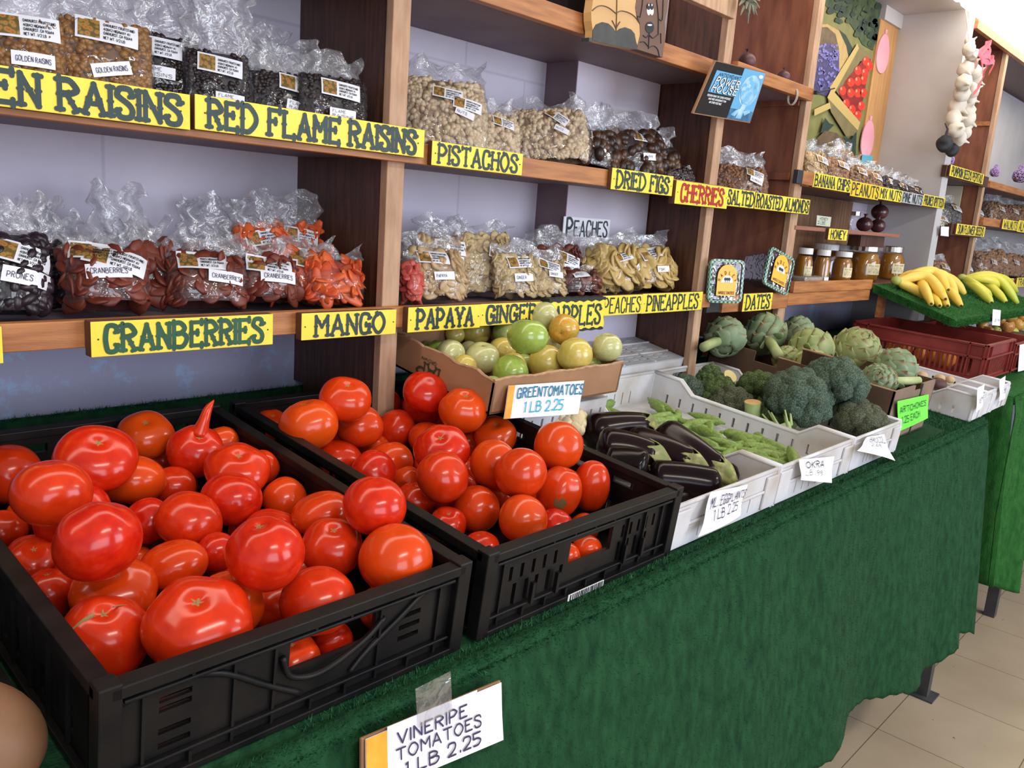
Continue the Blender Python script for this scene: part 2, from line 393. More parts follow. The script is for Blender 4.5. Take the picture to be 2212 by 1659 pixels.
struct(MB().box(3.54, 3.75, -.018, 0, 1.65, 2.365).build('trim_6', mat('honey_pine_board', (.48, .24, .085), (.58, .32, .13), 6, .5, .1, 60, (9, 9, 1))))

# unseen ceiling lamps added to light the aisle, and the long tube lamp along the top of the shelving
M_TUBE = emis('lit_lamp_diffuser', (1, .90, .74), TUBE_STRENGTH)
M_MET = mat('white_lamp_metal', (.8, .8, .78), rough=.4)
for k, xx in enumerate((-.9, .35, 1.6, 2.85, 4.1, 5.35)):
    lt = thing('fluorescent_light', 'white tube lamp fixed above the shelves, ' + ('out past the left frame edge', 'above the golden raisins bay', 'above the pistachio bay', 'nearer one of the glare at top right', 'above the garlic braid', 'far end of the glare')[k], 'light', (xx, -.40, 2.42), group='tube lamps over the shelving')
    MB().box(-.6, .6, -.14, .10, .0205, .06).build('lamp_housing', M_MET, lt)
    MB().prism([(-.595, -.14, .02), (-.595, -.11, -.045), (-.595, .07, -.045), (-.595, .10, .02)], (1.19, 0, 0)).build('lit_diffuser', M_TUBE, lt)
for k, (xx, yy) in enumerate(((.2, -2.5), (3.2, -2.5))):
    lt = thing('added_ceiling_light', 'added unseen ceiling lamp over the aisle, %s' % ('behind the camera' if k == 0 else 'farther down the aisle'), 'light', (xx, yy, ZC - .05), group='added ceiling lamps')
    MB().box(-.6, .6, -.12, .12, 0, .05).build('lamp_housing', M_MET, lt)
    a_ = area('lamp_glow', (xx, yy, ZC - .06), (0, 0, 0), 1.2, .22, CEIL_POWER, (1, .93, .82))

# ------------------------------------------------------------------ shelving
DS = .286
def board(nm, x0, x1, y0, y1, z0, z1, m, parent, bev=.002): return MB().box(x0, x1, y0, y1, z0, z1).build(nm, m, parent, bev=bev)
sh = thing('shelving_unit', 'long wooden wall shelving with dark dividers and pale front posts', 'shelving', (.85, -DS, 0))
def shp(nm, x0, x1, y0, y1, z0, z1, m, par=None): return MB().box(x0 - .85, x1 - .85, y0 + DS, y1 + DS, z0, z1).build(nm, m, par or sh, bev=.0015)
for xd, m in ((.816, M_DARK), (1.889, M_DARK), (2.393, M_RED)):
    d = MB().box(xd + .004 - .85, xd + .034 - .85, .02, DS - .001, 1.115, 2.44).box(xd + .004 - .85, xd + .034 - .85, .02, DS - .034, 1.050, 1.115).build('divider', m, sh)
    shp('post', xd, xd + .038, -DS, -DS + .019, 1.022, 2.44, M_POST, d)
for z in (1.64, 1.86, 2.19):
    shp('batten', 2.385, 2.3965, -DS + .02, -.002, z, z + .022, M_RED)
for xa, xb, zs in ((-1.4, .820, (1.272, 1.560, 1.853, 2.40)), (.850, 1.893, (1.272, 1.560, 1.853, 2.40)), (1.923, 2.397, (1.255, 1.555, 1.876, 2.40))):
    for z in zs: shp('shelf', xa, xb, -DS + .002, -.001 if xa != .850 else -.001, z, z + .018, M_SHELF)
for xa, xb, za, zb in ((-1.4, 1.93, 1.267, 1.3035), (-1.4, 1.93, 1.555, 1.5915), (-1.4, 1.93, 1.850, 1.8895), (2.0, 2.409, 1.249, 1.297), (1.93, 2.43, 1.541, 1.585), (1.929, 2.392, 1.872, 1.9075), (-1.4, 2.43, 2.36, 2.41)):
    shp('front_trim', xa, xb, -DS - .020, -DS - .0005, za, zb, M_TRIM)
shp('front_trim', .86, 1.885, -DS - .020, -DS - .0005, 2.0, 2.045, M_POST)
shp('trim_end', 1.931, 1.999, -DS - .012, -DS - .0005, 1.25, 1.296, mat('dark_blue_block', (.02, .022, .03)))
# the nook with the nuts shelf and the honey
nk = thing('shelving_unit', 'nuts and honey nook of planks and pine between divider and white pier', 'shelving', (2.43, -DS, 0))
def nkp(nm, x0, x1, y0, y1, z0, z1, m, bev=.0015): return MB().box(x0 - 2.43, x1 - 2.43, y0 + DS, y1 + DS, z0, z1).build(nm, m, nk, bev=bev)
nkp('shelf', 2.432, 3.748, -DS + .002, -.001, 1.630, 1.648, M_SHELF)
nkp('front_trim', 2.432, 3.748, -DS - .020, -DS - .0005, 1.626, 1.668, M_TRIM)
nkp('front_trim_end', 2.325, 2.362, -DS - .0365, -DS - .0215, 1.628, 1.668, mat('dark_blue_block', (.02, .022, .03)))
nkp('front_trim_end', 2.363, 2.441, -DS - .0365, -DS - .0215, 1.628, 1.668, M_TRIM)
pk = mat('brown_vertical_planks', (.16, .075, .035), (.26, .13, .065), 7, .55, .1, 60, (10, 10, 1))
for i in range(10): nkp('plank', 2.47 + i * .108, 2.47 + i * .108 + .105, -.016, -.002, 1.33, 1.628, pk, .002)
nkp('honey_shelf', 2.432, 3.37, -.288, -.15, 1.493, 1.506, mat('red_brown_board', (.27, .10, .06), (.34, .14, .085), 9, .5, 0, 60, (1, 9, 9)))
nkp('shelf_bracket', 3.08, 3.32, -.25, -.20, 1.450, 1.492, M_DARK)
nkp('shelf', 2.432, 3.748, -DS + .002, -.001, 1.296, 1.314, M_RED)
nkp('front_trim', 2.433, 3.098, -DS - .024, -DS - .0105, 1.296, 1.332, M_TRIM)
nkp('lower_rail', 2.411, 3.098, -DS - .020, -DS - .0005, 1.256, 1.295, M_TRIM)
nkp('post', 2.432, 2.446, -DS + .001, -DS + .04, 1.06, 1.626, M_POST)
# bay between the white pier and the far post
fb = thing('shelving_unit', 'far wooden shelving beyond the white pier with seed shelves', 'shelving', (4.4, -DS, 0))
def fbp(nm, x0, x1, y0, y1, z0, z1, m, bev=.0015): return MB().box(x0 - 4.4, x1 - 4.4, y0 + DS, y1 + DS, z0, z1).build(nm, m, fb, bev=bev)
fbp('divider', 4.396, 4.426, -DS + .02, -.001, 1.10, 2.44, M_RED); fbp('post', 4.392, 4.430, -DS, -DS + .019, 1.06, 2.44, M_POST)
fbp('batten', 4.385, 4.3955, -DS + .02, -.002, 2.04, 2.06, M_TRIM)
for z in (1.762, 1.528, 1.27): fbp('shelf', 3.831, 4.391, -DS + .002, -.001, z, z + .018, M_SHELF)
fbp('front_trim', 3.74, 4.391, -DS - .020, -DS - .0005, 1.757, 1.805, M_DARK); fbp('front_trim', 3.95, 4.43, -DS - .020, -DS - .0005, 1.522, 1.572, M_DARK)
fbp('front_trim', 3.831, 7.2, -DS - .020, -DS - .0005, 2.36, 2.42, M_TRIM)
fbp('header', 3.831, 7.2, -DS + .002, -.001, 2.38, 2.40, M_DARK)
for pa, pb in (((2126, 386), (2126, 402)), ((2125, 469), (2125, 487)), ((2165, 604), (2165, 622))):
    za, zb = ony(-.306, *pb).z, ony(-.306, *pa).z
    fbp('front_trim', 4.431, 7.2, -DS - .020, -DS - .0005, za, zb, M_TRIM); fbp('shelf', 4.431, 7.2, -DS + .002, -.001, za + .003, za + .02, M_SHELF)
fbp('back_panel', 4.431, 7.2, -.012, -.001, 1.10, 2.36, M_WHITE)

# ------------------------------------------------------------------ tables under green turf
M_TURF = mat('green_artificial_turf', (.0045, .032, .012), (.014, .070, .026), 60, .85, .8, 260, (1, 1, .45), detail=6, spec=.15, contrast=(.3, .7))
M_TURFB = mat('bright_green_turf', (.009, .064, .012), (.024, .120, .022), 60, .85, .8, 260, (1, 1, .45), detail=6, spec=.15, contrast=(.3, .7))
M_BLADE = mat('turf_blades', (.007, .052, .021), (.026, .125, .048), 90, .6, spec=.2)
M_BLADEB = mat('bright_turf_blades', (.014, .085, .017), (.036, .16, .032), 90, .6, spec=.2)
M_LEG = mat('grey_black_steel', (.03, .032, .036), (.06, .06, .065), 12, .5)
def blades(f, nrm, n, ln, mb, lean=(0, 0, -.6), seed=1):
    rg = np.random.default_rng(seed)
    for _ in range(n):
        u, v = rg.random(), rg.random(); p = Vector(f(u, v)); d = nrm(u, v) + Vector(rg.normal(0, .45, 3)) + Vector(lean) * rg.random()
        d.normalize(); w = Vector(rg.normal(0, 1, 3)); w = (w - d * w.dot(d)).normalized() * .0008
        L_ = ln * (.6 + .8 * rg.random()); k = mb.n
        mb.V += [tuple(p - w), tuple(p + w), tuple(p + d * L_)]; mb.F.append((k, k + 1, k + 2)); mb.M.append(0); mb.n += 3
HEM = [(-.6, .40), (1.0, .40), (1.55, .385), (1.76, .375), (1.98, .345), (2.25, .295), (2.35, .29), (2.49, .315), (2.60, .29), (2.76, .262), (2.80, .255)]
def hem(x): return float(np.interp(x, [a for a, b in HEM], [b for a, b in HEM]))
def fold(x, t): return -(.006 * math.sin(x * 9) + .010 * math.sin(x * 5.3 + 1) + .022 * math.sin(x * 15 + 2 + .9 * math.sin(x * 5)) * max(0, min(1, (x - .9)))) * t ** .8
X0, X1 = -.75, 2.775
tb1 = thing('produce_table', 'long sloping produce table draped in dark green artificial turf', 'table', (1.0, -.8, 0))
def L1(p): return (p[0] - 1.0, p[1] + .8, p[2])
tt = MB()
V = [L1(p) for p in ((X0, -.825, tz(-.825) - .004), (X1, -.825, tz(-.825) - .004), (X1, -.02, tz(-.02) - .004), (X0, -.02, tz(-.02) - .004))]
tt.prism(V, (0, 0, -.03)); tt.build('table_top', M_LEG, tb1)
for lx, ly in ((2.80, -.83), (2.70, -.10), (-.6, -.78), (-.6, -.10)):
    z1 = tz(ly) - .034
    if lx > 2.75: lx = 2.745
    MB().box(lx - .018 - 1, lx + .018 - 1, ly - .018 + .8 + .02, ly + .018 + .8 + .02, .006, z1).box(lx - .04 - 1, lx + .04 - 1, ly - .022 + .8, ly + .058 + .8, 0, .006).build('leg', M_LEG, tb1)
tf = MB()
def top_f(u, v): y = -.828 + v * .806; x = X0 + (X1 - X0) * u; return L1((x, y, tz(y) + .0015 * n3(x * 3, y * 3, 0)))
tf.grid(top_f, 120, 30)
def skirt(u, v):                       # v = 0 at the table edge, 1 at the hem
    x = X0 + (X1 - X0) * u; t = v
    y = -.832 - .012 * math.sin(min(1, t * 8) * math.pi / 2) - .062 * t + fold(x, t)
    zt = tz(-.83); z = zt + (hem(x) + .006 * math.sin(x * 37) * math.sin(x * 83) - zt) * t
    if t < .03: y = -.828 - .016 * (t / .03) ** .5
    return L1((x, y, z))
tf.grid(lambda u, v: skirt(u, v), 260, 60)
tf.grid(lambda u, v: L1((X1 + .004 * math.sin(v * 9), -.828 - .06 * v * (1 - u) + u * .8, tz(-.828 + u * .8) * (1 - v) + v * (.28 + .1 * u))), 20, 20)
tf.grid(lambda u, v: L1((X0 + (X1 - X0) * u, -.022 + .003 * n3(u * 40, v, 1), tz(-.022) + .065 * v)), 120, 3)
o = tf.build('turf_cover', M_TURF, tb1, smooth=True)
md = o.modifiers.new('solid', 'SOLIDIFY'); md.thickness = .004; md.offset = -1
bl = MB(); U0 = (-.05 - X0) / (X1 - X0)
blades(lambda u, v: skirt(U0 + (1 - U0) * (u ** 1.35), v ** 1.3), lambda u, v: Vector((0, -1, .15)), 62000, .0075, bl, seed=3)
blades(lambda u, v: skirt(U0 + (1 - U0) * u, v * .05), lambda u, v: Vector((0, -.5, .8)), 12000, .008, bl, (0, -.3, 0), 4)
blades(lambda u, v: top_f(.3 + .7 * u, v * .016), lambda u, v: Vector((0, 0, 1)), 4000, .008, bl, (0, -.3, 0), 15)
blades(lambda u, v: top_f(.906 + .056 * u, v * .35), lambda u, v: Vector((0, 0, 1)), 4000, .008, bl, (0, -.3, 0), 5)
blades(lambda u, v: L1((X0 + (X1 - X0) * u, -.024, tz(-.022) + .06 + .006 * v)), lambda u, v: Vector((0, -.5, 1)), 5000, .008, bl, (0, 0, 0), 6)
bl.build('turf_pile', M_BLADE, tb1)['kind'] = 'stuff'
# second table beyond it
TB2 = .035
X2, X3 = 3.07, 4.9
tb2 = thing('produce_table', 'far produce table draped in brighter green artificial turf', 'table', (3.6, -.8, 0))
def L2(p): return (p[0] - 3.6, p[1] + .8, p[2])
tt = MB(); tt.prism([L2(p) for p in ((X2 + .01, -.835, tz(-.835) + TB2 - .006), (X3, -.835, tz(-.835) + TB2 - .006), (X3, -.004, tz(-.004) + TB2 - .006), (X2 + .01, -.004, tz(-.004) + TB2 - .006))], (0, 0, -.03)); tt.build('table_top', M_LEG, tb2)
for lx in (3.62, 4.8):
    for ly in (-.80, -.1): MB().box(lx - .02 - 3.6, lx + .02 - 3.6, ly - .02 + .8, ly + .02 + .8, 0, tz(ly) + TB2 - .036).build('leg', M_LEG, tb2)
tf = MB()
def top2(u, v): y = -.84 + v * .834; x = X2 + (X3 - X2) * u; return L2((x, y, tz(y) + TB2 + .002 * n3(x * 3, y * 3, 0)))
def sk2(u, v):
    x = X2 + (X3 - X2) * u; zt = tz(-.84) + TB2; t = v
    y = -.842 - .012 * math.sin(min(1, t * 9) * math.pi / 2) - (.045 * t) - .03 * math.sin(x * 17 + 2.4) * min(1, t * 1.6) - .01 * math.sin(x * 41) * t
    return L2((x, y, zt + (.30 - .05 * math.sin(x * 8) - zt) * t))
tf.grid(top2, 60, 20); tf.grid(sk2, 160, 40)
tf.grid(lambda u, v: L2((X2, -.842 - .05 * v * (1 - u) + u * .8, (tz(-.842 + u * .8) + TB2) * (1 - v) + v * .32)), 20, 12)
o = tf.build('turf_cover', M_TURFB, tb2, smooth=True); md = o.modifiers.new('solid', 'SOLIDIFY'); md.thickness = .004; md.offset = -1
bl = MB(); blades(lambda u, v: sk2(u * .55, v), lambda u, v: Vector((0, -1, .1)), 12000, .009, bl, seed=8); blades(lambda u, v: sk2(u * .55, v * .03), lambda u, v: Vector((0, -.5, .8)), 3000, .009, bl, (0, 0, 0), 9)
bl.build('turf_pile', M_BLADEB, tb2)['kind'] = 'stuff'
# turf-covered ledge that carries the bananas
LX0, LX1, LY0, LY1 = 3.104, 4.55, -.322, -.60
LZ0, LZ1 = 1.316, 1.226
def lz(y): return LZ0 + (LZ1 - LZ0) * (y - LY0) / (LY1 - LY0)
def onl(h, px, py):
    k = (LZ1 - LZ0) / (LY1 - LY0); d = ray(px, py); z0 = LZ0 + h - k * LY0
    return CV + d * ((z0 + k * CV[1] - CV[2]) / (d[2] - k * d[1]))
led = thing('turf_ledge', 'sloping ledge covered in green turf carrying the bananas', 'ledge', (3.6, -.45, 1.26))
m_ = MB(); pr = [(LY0 + .01, LZ0), (LY1, LZ1)] + [(LY1 - .018 * math.sin(a), LZ1 - .018 + .018 * math.cos(a)) for a in (.5, 1.0, 1.57, 2.2)] + [(LY1, LZ1 - .028), (LY0 + .01, LZ0 - .03)]
m_.prism([(LX0 - 3.6, y + .45, z - 1.26) for y, z in pr], (LX1 - LX0, 0, 0)); m_.build('turf_cover', M_TURFB, led)
bl = MB(); blades(lambda u, v: (LX0 - 3.6 + u * (LX1 - LX0), LY1 + v * (LY0 - LY1) + .45, lz(LY1 + v * (LY0 - LY1)) - 1.26), lambda u, v: Vector((0, -.3, 1)), 9000, .007, bl, (0, 0, 0), 11)
blades(lambda u, v: (LX0 - 3.6 + u * (LX1 - LX0), LY1 - .017 + .45, LZ1 - .03 * v - 1.26), lambda u, v: Vector((0, -1, .2)), 5000, .007, bl, (0, 0, 0), 12)
blades(lambda u, v: (LX0 - 3.6, LY1 + v * (LY0 - LY1) + .45, lz(LY1 + v * (LY0 - LY1)) - 1.26 - .03 * u), lambda u, v: Vector((-1, 0, .2)), 1500, .007, bl, (0, 0, 0), 13)
bl.build('turf_pile', M_BLADEB, led)['kind'] = 'stuff'
for x in (3.16, 3.9, 4.5): MB().box(x - 3.6, x + .04 - 3.6, .115, .135, 1.19 - 1.26, LZ0 - .028 - 1.26).build('bracket', M_TRIM, led)
# ------------------------------------------------------------------ signs
YS = -.3075
def wood_sign(txt, x0, x1, z0, z1, label, y=-.3185, paint=None, ink=None, bone=True, st=.17, hfrac=.72, pad=.10, jit=0, dots=True, t=None, group='yellow name boards on the shelf edges', lead=None, tw=None):
    paint = paint or M_YEL; ink = ink or M_INK; t = t or (YS - y)
    w, h = x1 - x0, z1 - z0
    s = thing('name_board', label, 'sign', (x0, y, z0), group=group)
    b = MB(); b.box(0, w, 0, t, 0, h, [1, 1, 0, 1, 1, 1]); b.build('board', [paint, M_ENDG], s, bev=.0012)
    m = MB(); hh = h * hfrac
    u0 = lead if lead is not None else w * pad
    put_text(m, lambda u, v: (u, -.0009, v), txt, u0, (h - hh) / 2, hh, tw or w - 2 * w * pad, st=st * (1.22 if bone else 1.1), bone=bone, jit=jit)
    m.build('lettering', ink, s)
    if dots:
        for px in (w * .035, w * .965): MB().ball((px, -.0005, h * .5), .0014, t=ICO1).build('nail', M_ENDG, s)
    return s
YB = 'yellow wooden board reading '
_w1 = text2d('RAISINS', 1)[2]; _w2 = text2d('GOLDEN RAISINS', 1)[2]; _xr = ony(-.3185, 389, 240).x; _xl = ony(-.3185, 128, 200).x; _tw = (_xr - _xl) * _w2 / _w1
wood_sign('GOLDEN RAISINS', _xr - _tw - .03, .447, 1.563, 1.610, YB + 'golden raisins, at the upper left edge', lead=.03, tw=_tw, st=.19, hfrac=.74)
wood_sign('RED FLAME RAISINS', .452, .867, 1.565, 1.612, YB + 'red flame raisins, across the left post', y=-.321, pad=.05, st=.19, hfrac=.74)
wood_sign('PISTACHOS', .887, 1.123, 1.555, 1.597, YB + 'pistachos, under the pistachio bags', pad=.07, st=.16)
wood_sign('DRIED FIGS', 1.415, 1.664, 1.549, 1.596, YB + 'dried figs, under the fig bags', pad=.08, st=.16)
wood_sign('CHERRIES', 1.667, 1.922, 1.532, 1.588, YB + 'cherries in red letters', ink=M_INKR, pad=.1, st=.17, hfrac=.68, y=-.326)
wood_sign('SALTED', 1.930, 2.085, 1.541, 1.588, YB + 'salted, beside the roasted almonds board', pad=.03, st=.15)
wood_sign('ROASTED ALMONDS', 2.087, 2.442, 1.541, 1.586, YB + 'roasted almonds', pad=.025, st=.15, y=-.3195)
wood_sign('BANANA CHIPS', 2.443, 2.742, 1.626, 1.670, YB + 'banana chips', pad=.05, st=.15)
wood_sign('PEANUTS', 2.744, 3.001, 1.617, 1.667, 'deeper yellow board reading peanuts beside the banana chips board', paint=M_YEL2, pad=.04, st=.14, bone=False, dots=False)
wood_sign('MIX NUTS', 3.003, 3.235, 1.622, 1.666, YB + 'mix nuts', pad=.05, st=.15, bone=False)
wood_sign('PINE NUTS', 3.237, 3.475, 1.623, 1.665, 'grey board reading pine nuts between two yellow boards', paint=M_GREYS, pad=.05, st=.16, bone=False)
wood_sign('PRUNES (PITTED)', 3.477, 3.752, 1.625, 1.670, YB + 'prunes pitted, against the white pier', pad=.05, st=.16, bone=False)
wood_sign('PAPAYA', -.02, .204, 1.256, 1.303, 'yellow board cut off by the left edge beside the cranberries board', dots=False)
wood_sign('CRANBERRIES', .304, .573, 1.257, 1.305, YB + 'cranberries in green letters', ink=M_INKG, y=-.328, pad=.07, st=.18, hfrac=.7)
wood_sign('MANGO', .626, .819, 1.259, 1.303, YB + 'mango, below the orange mango bags', pad=.14, st=.17, y=-.324)
wood_sign('PAPAYA', .847, 1.030, 1.259, 1.305, YB + 'papaya, right of the left post', pad=.12, st=.17, y=-.322)
wood_sign('GINGER', 1.032, 1.215, 1.261, 1.305, YB + 'ginger, partly behind the green tomatoes', pad=.10, st=.17)
wood_sign('PEACHES', 1.422, 1.581, 1.265, 1.312, YB + 'peaches in plain thin letters', pad=.05, st=.10, bone=False, y=-.320)
wood_sign('PINEAPPLES', 1.583, 1.865, 1.264, 1.313, YB + 'pineapples', pad=.08, st=.13)
wood_sign('DATES', 2.093, 2.275, 1.250, 1.302, YB + 'dates, above the artichokes', pad=.10, st=.15)
hz0, hz1 = ony(-.3, 1790, 518).z, ony(-.3, 1790, 493).z
wood_sign('HONEY', ony(-.3, 1790, 505).x, ony(-.3, 1831, 505).x, hz0, hz1, YB + 'honey on the little red-brown shelf', y=-.3, t=.011, pad=.12, st=.16, bone=False)
wood_sign('PUMPKIN SEEDS PEPITAS', 3.757, 4.262, 1.762, 1.808, YB + 'pumpkin seeds pepitas, right of the white pier', pad=.05, st=.17, bone=False, y=-.3165)
wood_sign('SUN FLOWER SEEDS', 3.985, 4.442, 1.527, 1.574, YB + 'sunflower seeds, on the far seed shelf', pad=.06, st=.17, bone=False, y=-.3165)
for txt, pa, pb, lb in (('WALNUTS', (2168, 473), (2198, 499), 'small yellow board on the far middle shelf'), ('ALMONDS', (2202, 475), (2230, 505), 'small yellow board cut off by the right edge on the far middle shelf'),
                   ('GRANOLA', (2163, 602), (2187, 618), 'small pale yellow board above the far green bananas'), ('TRAIL MIX', (2198, 600), (2230, 618), 'small pale yellow board cut off at right above the green bananas')):
    a, b = ony(-.317, *pa), ony(-.317, *pb)
    wood_sign(txt, a.x, b.x, b.z, a.z, lb, pad=.08, st=.15, bone=False, dots=False, y=-.3165)
# black-edged wavy apples board
s = thing('name_board', 'wavy black-edged yellow board reading apples behind the green tomatoes', 'sign', (1.218, -.335, 1.238), group='yellow name boards on the shelf edges')
def wavy(x0, x1, z0, z1, a, n):
    P = [(x0 + (x1 - x0) * i / n, z0 + a * math.sin(i * 1.6)) for i in range(n + 1)] + [(x1 + a * math.sin(i * 1.6), z0 + (z1 - z0) * i / 8) for i in range(1, 8)]
    P += [(x1 - (x1 - x0) * i / n, z1 + a * math.sin(i * 1.6)) for i in range(n + 1)] + [(x0 + a * math.sin(i * 1.6), z1 - (z1 - z0) * i / 8) for i in range(1, 8)]
    return P
MB().prism([(x, 0, z) for x, z in wavy(0, .195, 0, .074, .0008, 24)], (0, .026, 0)).build('board', M_BLACK, s)
MB().prism([(x, -.002, z) for x, z in wavy(.004, .192, .006, .066, .002, 26)], (0, .0015, 0)).build('yellow_face', M_YEL, s)
m = MB(); put_text(m, lambda u, v: (u, -.003, v), 'APPLES', .016, .016, .040, .160, st=.17, bone=True); m.build('lettering', M_INK, s)
# white PEACHES placard on the pilaster
s = thing('placard', 'white placard with peaches in dark hand lettering on the pilaster', 'sign', (1.521, -.1035, 1.432))
MB().box(0, .193, 0, .003, 0, .051).build('card', M_PAPER, s, bev=.0006)
m = MB(); put_text(m, lambda u, v: (u, -.0008, v), 'P', .013, .004, .043, .022, st=.16); put_text(m, lambda u, v: (u, -.0008, v), 'EACHES', .043, .005, .037, .138, st=.13, jit=.03); m.build('lettering', M_INK, s)

def paper(name, label, cat, TL, TR, BR, BL, lines, m=None, curl=.003, stripe=None, th=.0007, n=10, back=None, group=None):
    f, w, h, nrm = quadmap(TL, TR, BR, BL, 0)
    c0 = Vector(BL); s = thing(name, label, cat, tuple(c0), group=group)
    def g(u, v, o=0): 
        b = curl * (math.sin(u / w * 3.1) * .6 + math.sin(v / h * 5 + u / w * 2) * .5) * min(1, 1.2 - v / h)
        return f(u, v) + nrm * (o + b) - c0
    mb = MB(); mb.sheet(lambda a, b: tuple(g(a * w, b * h)), n, n, th); mb.build('sheet', m or M_PAPER, s)
    for i, (txt, u, v, hh, ww, ink, kw) in enumerate(lines):
        q = MB(); put_text(q, lambda a, b: tuple(g(a, b, .0022)), txt, u * w, v * h, hh * h, ww * w, **kw); q.build('lettering', ink, s)
    if stripe:
        q = MB(); q.grid(lambda a, b: tuple(g(a * stripe * w, b * h, .0010)), 3, 8); q.build('orange_stripe', M_ORANGE, s)
    if back: 
        q = MB(); q.sheet(lambda a, b: tuple(f((a * (1 + 2 * back) - back) * w, (b * (1 + 2 * back) - back) * h) - nrm * .004 - c0), 2, 2, .003); q.build('cardboard_back', M_CARD, s)
    return s
hand = dict(st=.17, jit=.02)
# VINERIPE TOMATOES card taped on the turf skirt
def skp(px, py, y=-.868): return ony(y, px, py)
sv = paper('price_card', 'white price card for vineripe tomatoes taped to the green turf', 'sign', skp(790, 1597), skp(1083, 1474), skp(1087, 1598, -.881), skp(790, 1722, -.881),
      [('VINERIPE', .20, .69, .20, .50, M_PURP, hand), ('TOMATOES', .19, .42, .19, .62, M_PURP, hand), ('1 LB 2.25', .24, .12, .21, .56, M_PURP, hand)], stripe=.135, curl=.001, back=.012)
f, w, h, nrm = quadmap(skp(895, 1487, -.862), skp(971, 1449, -.862), skp(975, 1535, -.871), skp(900, 1572, -.871), .002)
c0 = Vector(sv.location); MB().sheet(lambda a, b: tuple(f(a * w, b * h) - c0), 6, 6, .0004).build('clear_tape', M_TAPE, sv)
q = quadmap(skp(836, 1570), skp(1030, 1490), skp(1030, 1622, -.879), skp(836, 1703, -.879), .0006)
MB().sheet(lambda a, b: tuple(q[0](a * q[1], b * q[2]) - c0), 2, 2, .0004).build('pasted_label', mat('lilac_white_paper', (.80, .78, .90), rough=.6), sv)
# GREEN TOMATOES card on the cardboard box
gy = -.5175
paper('price_card', 'white price card for green tomatoes leaning on the cardboard box', 'sign', ony(gy, 1099, 833), ony(gy, 1262, 822), ony(gy - .006, 1249, 894), ony(gy - .006, 1088, 905),
      [('GREENTOMATOES', .115, .62, .28, .88, M_TEAL, dict(st=.16, jit=.03)), ('1 LB 2.25', .22, .17, .30, .52, M_CYAN, dict(st=.13, jit=.03))], stripe=.075, curl=.0008)
# papers hung on the crate fronts
py_ = -.825
paper('price_slip', 'curled white paper slip for eggplants hung on a white crate', 'sign', ony(py_, 1536, 1064), ony(py_, 1615, 1047), ony(py_ - .008, 1596, 1113), ony(py_ - .008, 1508, 1160),
      [('ML. EGGPLANTS', .07, .62, .24, .92, M_PURP, dict(st=.11, jit=.05)), ('1 LB 2.25', .18, .30, .24, .66, M_PURP, dict(st=.11, jit=.05))], curl=.006)
paper('price_slip', 'white paper slip reading okra clipped on a white crate', 'sign', ony(py_, 1727, 993), ony(py_, 1802, 986), ony(py_ - .006, 1795, 1043), ony(py_ - .006, 1730, 1037),
      [('OKRA', .16, .60, .27, .52, M_BLACK, dict(st=.14, jit=.04)), ('LB .99', .10, .26, .22, .5, M_BLACK, dict(st=.09, jit=.08, slant=.3))], curl=.004)
paper('price_slip', 'torn white paper slip for broccoli folded over a crate rim', 'sign', ony(py_, 1874, 944), ony(py_, 1910, 938), ony(py_ - .01, 1931, 996), ony(py_ - .01, 1852, 974),
      [('BROCOLI', .18, .66, .24, .74, M_BLACK, dict(st=.10, jit=.06)), ('2.49', .25, .42, .18, .4, M_BLACK, dict(st=.10, jit=.06))], curl=.007)
M_NEON = mat('neon_green_card', (.16, .95, .06), (.20, 1.0, .09), 8, .5)
paper('price_card', 'neon green price card for artichokes on the cardboard box front', 'sign', ony(-.790, 1939, 867), ony(-.790, 2006, 852), ony(-.782, 2004, 903), ony(-.782, 1940, 933),
      [('ARTICHOKES', .06, .60, .20, .84, M_INK, dict(st=.14, jit=.03)), ('1.25 EACH', .10, .24, .22, .58, M_INKG, dict(st=.13, jit=.04))], m=M_NEON, curl=.0015)
paper('price_slip', 'small white slip on the nearest of the far white crates', 'sign', ony(-.835, 2112, 838), ony(-.835, 2127, 830), ony(-.84, 2122, 875), ony(-.84, 2108, 891), [('1 LB .99', .2, .3, .2, .6, M_BLACK, dict(st=.1))], curl=.003, n=6)
paper('price_slip', 'crumpled white slip on the farther of the far white crates', 'sign', ony(-.835, 2160, 820), ony(-.835, 2172, 812), ony(-.84, 2170, 858), ony(-.84, 2158, 866), [('1 LB', .2, .3, .2, .6, M_BLACK, dict(st=.1))], curl=.005, n=6)
e = ony(-.2, 1766, 487)
paper('price_card', 'cream card reading honey 2 lbs standing on the small shelf', 'sign', ony(-.2, 1765, 465), ony(-.2, 1796, 469), ony(-.2, 1793, 490), ony(-.2, 1763, 487),
      [('HONEY', .2, .58, .28, .55, M_INK, dict(st=.12)), ('2 LBS', .08, .18, .28, .5, M_INK, dict(st=.13))], m=mat('cream_card', (.66, .70, .55)), curl=.0005, n=4)
paper('price_tag', 'white tag hanging from the turf ledge above the apples', 'sign', ony(-.625, 2145, 668), ony(-.625, 2162, 670), ony(-.628, 2160, 704), ony(-.628, 2143, 702), [('LB .99', .15, .25, .16, .7, M_BLACK, dict(st=.12))], curl=.001, n=4)
paper('price_card', 'blue-bordered small card below the lower pink cutout', 'sign', ony(-.03, 1863, 334), ony(-.03, 1886, 337), ony(-.03, 1883, 359), ony(-.03, 1860, 355), [], m=mat('teal_card', (.10, .42, .55)), curl=0, n=2)
paper('paper_tag', 'small white paper tag below the far seed bags', 'sign', ony(-.31, 2033, 489), ony(-.31, 2050, 490), ony(-.31, 2049, 511), ony(-.31, 2032, 509), [], curl=.001, n=4)
